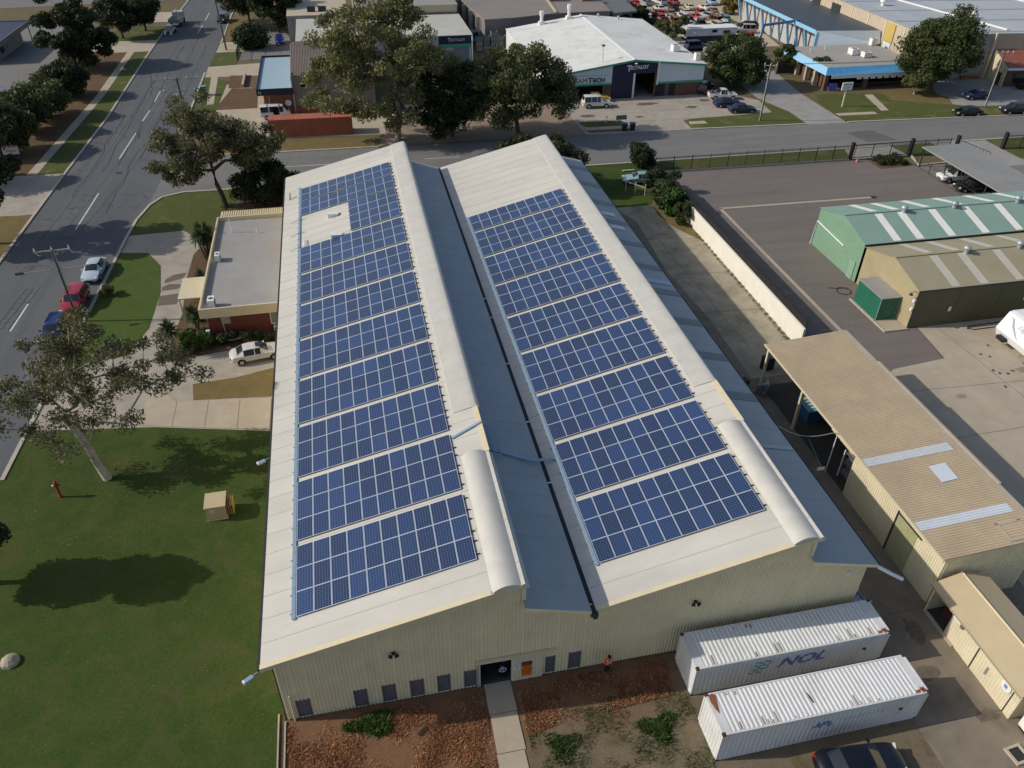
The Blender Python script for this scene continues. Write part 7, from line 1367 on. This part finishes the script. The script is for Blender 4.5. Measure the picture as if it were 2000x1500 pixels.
# ================================================================== STREET FURNITURE
m_pole = M('weathered_timber_pole', (.13, .105, .085), .25, 3, .9); m_stobie = M('steel_concrete_pole', (.33, .32, .29), .12, 2, .8); m_ins = M('insulator', (.62, .62, .62), .05, 3, .3)
def pole(label, x, y, h, arms, mt, lean=(0, 0), lamp=False, stobie=False):
    t = thing('power_pole', label, 'power pole', (x, y, 0), 0, 'street power poles'); tp = Vector((lean[0], lean[1], h))
    if stobie: part(MB().bar((0, 0, 0), tp, .15, .24), 'post', m_stobie, t); part(MB().bar((0, -.09, 0), tp+Vector((0, -.05, 0)), .08, .08), 'steel_channel', m_blk, t)
    else: part(MB().tube([(0, 0, 0), tp], [.19, .13], 8), 'post', mt, t)
    ends = []
    for (dz, half, ang, ins) in arms:
        c = tp*((h-dz)/h); d = Vector((math.cos(ang), math.sin(ang), 0)); part(MB().bar(c-d*half, c+d*half, .1, .1), 'crossarm', m_stobie, t)
        for k in range(ins):
            u = -half+.1+(2*half-.2)*k/(ins-1); p = c+d*u
            part(MB().lathe([(.03, .05), (.075, .12), (.05, .17), (.08, .22), (.05, .27), (.03, .42)], tuple(p), 7), 'insulator', m_ins, t)
            part(MB().tube([p+Vector((0, 0, -.05)), p+Vector((.12, .1, -.35)), p+Vector((.3, .2, -.5))], .035, 5), 'bracket', m_ins, t); ends.append(Vector((x, y, 0))+p+Vector((0, 0, .3)))
    if lamp:
        c = tp*((h-2.0)/h); part(MB().tube([c+Vector((2.7, .25, .12)), c, c+Vector((-3.0, -.3, .1))], .045, 6), 'lamp_arm', m_stobie, t); part(MB().obox(c+Vector((-3.3, -.33, .08)), (.7, .28, .16), .1), 'lamp_head', m_gut, t)
        part(MB().bar(c+Vector((-1.1, 0, .05)), c+Vector((.6, 0, 2.0)), .06, .06), 'brace', m_stobie, t)
    return ends
e1 = pole('street light pole with three insulators by the parked red wagon', -22.1, 44.6, 7.7, ((.05, 1.55, .06, 3),), m_pole, (0, 0), True, True)
e2 = pole('wooden power pole behind the leaning corner gum tree', -16.9, 95.0, 8.8, ((.2, 2.9, .02, 5), (1.9, 2.2, .02, 2)), m_pole, (-.3, .2))
e3 = pole('dark wooden power pole on the far grass verge beside the green fence', -15.9, 145.7, 9.8, ((.2, 1.6, .02, 4),), m_pole, (-.35, .3))
e4 = pole('wooden power pole on the lawn in front of the side driveway', 70.7, 88.1, 8.6, ((.1, 1.0, -.4, 3),), m_pole, (0, 0), False, True)
e5 = pole('pale leaning power pole at the far kerb between two black cars', 112.1, 88.4, 8.7, ((.1, 1.5, -.15, 4),), m_pole, (0, 0), False, True)
def wires(label, A, B, sag=.6):
    t = thing('overhead_wires', label, 'power line', tuple(A[0]))
    for a, b in zip(A, B):
        a, b = Vector(a), Vector(b); MB().tube([a+(b-a)*i/12+Vector((0, 0, -sag*4*(i/12)*(1-i/12))) for i in range(13)], .016, 4).build('wire', m_blk, t)
wires('overhead wires from the street light pole to the corner gum pole', e1, [e2[0], e2[2], e2[4]]); wires('overhead wires between the two far wooden poles along the west road', [e2[0], e2[2], e2[3], e2[4]], e3[:4]); wires('overhead wires above the north street between the two right poles', e4, e5[:3])
def wheelie(label, x, y, mb_, ml, s_=1.0, grp=None):
    t = thing('wheelie_bin', label, 'bin', (x, y, .03), 0, grp); mb = MB(); a, b = .24*s_, .30*s_; h = .95*s_
    mb.add([(-a, -a, .08), (a, -a, .08), (a, a, .08), (-a, a, .08), (-b, -b, h), (b, -b, h), (b, b, h), (-b, b, h)], [(3, 2, 1, 0), (0, 1, 5, 4), (1, 2, 6, 5), (2, 3, 7, 6), (3, 0, 4, 7)]); part(mb, 'body', mb_, t); part(MB().box(-b-.02, b+.02, -b-.05, b+.02, h, h+.07), 'lid', ml, t)
    for q in (-1, 1): part(MB().tube([(q*a, .25*s_-.0, .1), (q*(a+.06), .25*s_, .1)], .1, 9), 'wheel', m_tyre, t)
m_pur = M('bin_purple', (.10, .08, .26), .1, 2, .5); m_dkb = M('bin_dark', (.02, .02, .03), .1, 2, .5)
wheelie('purple lidded bin at the hall kerb, left one of the pair', 47.6, 87.2, m_dkb, m_pur, 1.2, 'purple lidded bins at the kerb'); wheelie('purple lidded bin at the hall kerb, right one of the pair', 48.9, 87.15, m_dkb, m_pur, 1.2, 'purple lidded bins at the kerb')
wheelie('tall green bin on the west road verge near the blue roof annex', -17.2, 116.5, M('bin_green', (.015, .10, .06), .1, 2, .5), M('bin_lid_teal', (.12, .30, .26), .1), 1.5)
o = MB().tube([(-17.3, 111.5, 0), (-17.8, 111.6, 1.6)], .09, 7).build('marker_post', m_white, loc=(-17.3, 111.5, 0)); tag(o, 'short white leaning post on the west road verge', 'post')
t = thing('frame_sign', 'green grey board on white legs beside the hall forecourt grass', 'sign', (48.3, 91.0, 0)); MB().box(47.5, 49.2, 90.95, 91.05, .5, 1.2).build('board', M('sign_green', (.11, .19, .15), .1), t)
for x in (47.5, 49.1): MB().box(x, x+.08, 90.95, 91.05, 0, 1.25).build('leg', m_white, t)
t = thing('post_box', 'small white post with a round head on the forecourt edge', 'post', (46.0, 91.2, 0)); MB().box(45.96, 46.04, 91.16, 91.24, 0, .9).build('post', m_white, t); MB().lathe([(.02, -.15), (.16, -.05), (.16, .08), (.02, .16)], (46, 91.2, 1.0), 9).build('head', m_white, t)
t = fence('mesh_fence', 'green mesh fence around the dark yard beyond the annex driveway', [(-13.4, 156), (-13.2, 137.2), (-2.4, 136.8)], 1.9, 3, mat=M('mesh_green', (.012, .05, .03), .1), pick=.35)
t = thing('low_wall', 'low brown planter wall between the two annex beds', 'wall', (-11.2, 123.5, 0)); MB().box(-11.3, -11.0, 119.6, 127.4, 0, .6).build('coping', m_kerb, t)
# lawn things
m_hyd = M('hydrant_red', (.34, .02, .02), .15, 4, .45)
t = thing('fire_hydrant', 'red pillar fire hydrant standing in the front lawn', 'hydrant', (-17.95, 19.3, .03)); part(MB().lathe([(.12, 0), (.11, .1), (.09, .2), (.085, 1.1), (.15, 1.15), (.16, 1.4), (.1, 1.5), (.05, 1.6)], (0, 0, 0), 12), 'pillar', m_hyd, t, smooth=True)
for s_ in (-1, 1): part(MB().tube([(0, 0, 1.25), (s_*.28, -.05, 1.2)], .065, 8), 'outlet', m_hyd if s_ > 0 else m_white, t)
part(MB().tube([(-.1, 0, 1.58), (.1, 0, 1.58)], .03), 'valve_handle', m_blk, t)
m_box = M('kiosk_beige', (.44, .33, .19), .06, 1.5, .6, dirt=(.33, .25, .15), damt=.5, dscale=1.5)
t = thing('utility_kiosk', 'beige metal utility kiosk with its side door open on the front lawn', 'kiosk', (-6.5, 15.45, .03), .03)
for n_, a in (('wall_panel', (-.72, .62, -.72, -.68, .12, 1.25)), ('wall_panel', (-.72, .62, .68, .72, .12, 1.25)), ('wall_panel', (-.72, -.68, -.68, .68, .12, 1.25)), ('wall_panel', (.58, .62, -.68, -.2, .12, 1.25))): part(MB().box(*a), n_, m_box, t)
part(MB().box(-.78, .68, -.78, .78, 1.25, 1.33), 'roof', M('kiosk_roof', (.50, .40, .25), .08, 2, .6), t); part(MB().box(-.75, .66, -.75, .75, 0, .12), 'plinth', m_conc2, t)
for k in range(4): part(MB().box(.66+.14*k, .69+.14*k, -.6, .55-.04*k, .2, 1.15), 'open_door', m_box if k % 2 == 0 else M('kiosk_inner', (.42, .28, .08), .1), t)
part(MB().box(.2, .58, -.5, .6, .15, 1.15), 'inner_gear', m_gut, t); part(MB().box(-.5, -.12, -.745, -.72, .75, 1.1), 'label_plate', M('plate_grey', (.45, .48, .48), .05), t)
t = thing('rock', 'pale rock at the left edge of the lawn', 'rock', (-17.6, 5.2, 0)); mb = MB(); mb.lathe([(.02, -.05), (.55, .05), (.5, .25), (.25, .42), (.02, .48)], (0, 0, 0), 9); part(mb, 'stone', M('pale_rock', (.36, .31, .24), .2), t)
t = thing('timber_edging', 'two thin rails along the lawn edge beside the red dirt', 'edging', (-1.6, -6, 0)); MB().box(-1.92, -1.84, -20, -1.4, 0, .14).build('rail', m_kerb, t); MB().box(-1.56, -1.48, -20, -1.9, 0, .12).build('rail', m_kerb, t)
sheet('mulch_strip', [(-1.84, -20), (-1.56, -20), (-1.56, -1.5), (-1.84, -1.5)], .035, m_mulch)
t = thing('letter_post', 'white bollard light beside the green bed at the office corner', 'lamp', (-9.2, 38.5, 0)); MB().tube([(-9.2, 38.5, 0), (-9.2, 38.5, 1.1)], .04).build('post', m_white, t); MB().box(-9.38, -9.02, 38.4, 38.6, 1.1, 1.3).build('head', m_white, t)
# ================================================================== PERSON
def skin_mesh(joints, edges, sub=1):
    me = bpy.data.meshes.new('s'); me.from_pydata([j[0] for j in joints], edges, []); o = bpy.data.objects.new('s', me); C.objects.link(o)
    o.modifiers.new('k', 'SKIN'); s_ = o.modifiers.new('u', 'SUBSURF'); s_.levels = sub; s_.render_levels = sub
    for i, j in enumerate(joints):
        r = j[1] if isinstance(j[1], tuple) else (j[1], j[1]); me.skin_vertices[0].data[i].radius = r
    me.skin_vertices[0].data[0].use_root = True
    bpy.context.view_layer.update(); m2 = bpy.data.meshes.new_from_object(o.evaluated_get(bpy.context.evaluated_depsgraph_get())); bpy.data.objects.remove(o)
    m2.polygons.foreach_set('use_smooth', [True]*len(m2.polygons)); return m2
PX, PY = 17.05, -2.42
pr = thing('person', 'person in orange high visibility shirt and dark trousers looking down at their hands', 'person', (PX, PY, .01), .1)
def link_part(me, name, mat, p=None):
    me.materials.clear(); me.materials.append(mat); o = bpy.data.objects.new(name, me); C.objects.link(o); o.parent = p or pr; me.name = name; return o
m_skin = M('skin', (.36, .20, .13), .08, 5, .6); m_hivis = M('hivis_orange', (.95, .09, .02), .05, 6, .7); m_trou = M('dark_trousers', (.010, .011, .016), .15, 6, .9); m_hair = M('dark_hair', (.008, .007, .006), .2, 20, .7); m_refl = M('reflective_band', (.72, .72, .70), .04, 5, .4); m_boot = M('tan_boots', (.12, .10, .08), .2, 8, .8)
B_ = [((0, 0, .95), (.15, .10)), ((0, -.01, 1.15), (.145, .095)), ((0, -.02, 1.36), (.17, .10)), ((0, -.03, 1.47), (.08, .07)), ((0, -.05, 1.53), .055), ((0, -.10, 1.64), (.075, .095)), ((0, -.12, 1.73), (.065, .08)),
      ((.19, -.02, 1.41), .06), ((.25, -.02, 1.14), .047), ((.08, -.24, 1.12), .036), ((-.19, -.02, 1.41), .06), ((-.25, -.02, 1.14), .047), ((-.08, -.24, 1.14), .036),
      ((.09, 0, .88), .095), ((.10, -.03, .48), .065), ((.11, .01, .09), .048), ((.12, -.13, .04), .04), ((-.09, 0, .88), .095), ((-.10, -.02, .48), .065), ((-.11, .01, .09), .048), ((-.12, -.13, .04), .04)]
BE = [(0, 1), (1, 2), (2, 3), (3, 4), (4, 5), (5, 6), (2, 7), (7, 8), (8, 9), (2, 10), (10, 11), (11, 12), (0, 13), (13, 14), (14, 15), (15, 16), (0, 17), (17, 18), (18, 19), (19, 20)]
link_part(skin_mesh(B_, BE, 2), 'body', m_skin)
k_ = 1.14
link_part(skin_mesh([(B_[0][0], (.165, .115))]+[(B_[i][0], tuple(v*k_ for v in B_[i][1])) for i in (1, 2)]+[((0, -.03, 1.46), (.085, .08))]+[(B_[i][0], B_[i][1]*1.28) for i in (7, 8)]+[((.14, -.16, 1.125), .05)]+[(B_[i][0], B_[i][1]*1.28) for i in (10, 11)]+[((-.14, -.16, 1.14), .05)], [(0, 1), (1, 2), (2, 3), (2, 4), (4, 5), (5, 6), (2, 7), (7, 8), (8, 9)], 2), 'shirt', m_hivis)
link_part(skin_mesh([((0, 0, .96), (.155, .11)), ((.09, 0, .86), .11), ((.10, -.03, .48), .085), ((.11, .0, .12), .07), ((-.09, 0, .86), .11), ((-.10, -.02, .48), .085), ((-.11, .0, .12), .07)], [(0, 1), (1, 2), (2, 3), (0, 4), (4, 5), (5, 6)], 2), 'trousers', m_trou)
hb = MB(); hb.lathe([(.098, -.03), (.108, .02), (.10, .08), (.07, .125), (.02, .145)], (0, -.085, 1.69), 12); part(hb, 'hair', m_hair, pr, smooth=True)
for s_ in (-1, 1):
    part(MB().obox((s_*.115, -.06, .05), (.10, .28, .10), s_*.1), 'boot', m_boot, pr)
    part(MB().tube([(s_*.09, -.215, 1.41), (s_*.13, -.115, 1.44), (s_*.14, .06, 1.45)], .018, 5), 'brace_band', m_refl, pr)
    for f_ in range(4): part(MB().tube([(s_*.07-s_*.016*f_, -.25, 1.12), (s_*.04-s_*.012*f_, -.30, 1.13+.008*f_), (s_*.02, -.29, 1.16)], .009, 5), 'finger', m_skin, pr)
    part(MB().tube([(s_*.08, -.23, 1.14), (s_*.05, -.25, 1.18)], .011, 5), 'thumb', m_skin, pr)
    part(MB().lathe([(.012, 0), (.013, .01)], (s_*.032, -.198, 1.66), 6), 'eye', m_black, pr)
for z, r in ((1.16, (.172, .118)), (1.02, (.18, .125))): 
    ring_ = MB(); ring_.tube([(r[0]*math.cos(a), -.01+r[1]*math.sin(a), z) for a in [2*PI*k/16 for k in range(17)]], .022, 5, cap=False); part(ring_, 'reflective_band', m_refl, pr)
part(MB().obox((0, -.27, 1.15), (.09, .16, .02), 0), 'held_device', m_blk, pr)

# ================================================================== WEAR ON THE YARDS
m_stain = M('oil_stain_dark', (.13, .105, .08), .25, 2.5, .7); rs_ = random.Random(8)
def blotch(x, y, rx, ry, z, mat, name='stain', n=18):
    sheet(name, [(x+rx*math.cos(2*PI*k/n)*rs_.uniform(.55, 1.1), y+ry*math.sin(2*PI*k/n)*rs_.uniform(.55, 1.1)) for k in range(n)], z, mat)
m_stain2 = M('soil_stain', (.30, .235, .165), .2, 1.5, .9)
for (x, y, rx, ry) in ((60, 13, 1.8, .9), (57.5, 9, 1.0, .5), (64, 20.0, 1.4, .5), (55.5, 17.5, .6, .4), (63, 6, 2.2, .7)): blotch(x, y, rx, ry, .0125, m_stain2)
for (x, y, rx, ry) in ((35.8, -6.2, .9, .6), (36.9, -3.5, .6, 1.1), (37.6, -9.3, .8, .5), (34.8, -12.6, .7, .5)): blotch(x, y, rx, ry, .036, m_stain)
for (x, y, rx, ry) in ((44, 95, 1.5, .8), (55.5, 99.2, 2.2, .9), (62.5, 96.4, 1.3, .7), (52.2, 93.2, .8, .5), (66, 99.5, 1.2, .8)): blotch(x, y, rx, ry, .040, m_stain)
for pts in (wig(51, 19.0, 74, 18.0, 14, .12), wig(47, 12.5, 72, 13.2, 14, .12), wig(60.5, 28, 61.3, 2, 14, .12), wig(68, 27.5, 69, 4, 12, .12)): strip(pts, .05, .0135, m_stain, 'crack')
for pts in (wig(39.8, 58, 40.6, 28, 16, .15), wig(36.2, 52, 44.6, 50.5, 8, .1), wig(36, 43, 44.8, 42.2, 8, .1), wig(36, 35, 44.8, 34.4, 8, .1)): strip(pts, .06, .009, m_stain, 'crack')
mb = MB()
for (x, y) in ((61.5, 22.9), (62.1, 22.4), (63.2, 24.1), (60.9, 20.4), (61.2, 19.9), (61.9, 19.7), (62.6, 20.0), (64.6, 20.8), (60.3, 18.0), (64.3, 18.0), (64.9, 17.7), (62.0, 12.4), (57.8, 11.9), (66.0, 14.0)):
    a = rs_.uniform(0, 3); mb.obox((x, y, .06), (rs_.uniform(.16, .34), .13, .1), a)
o = mb.build('dirt_clods', m_stain); tag(o, 'small dark clods of dirt scattered on the pale concrete before the caravan', 'dirt clods'); o['kind'] = 'stuff'
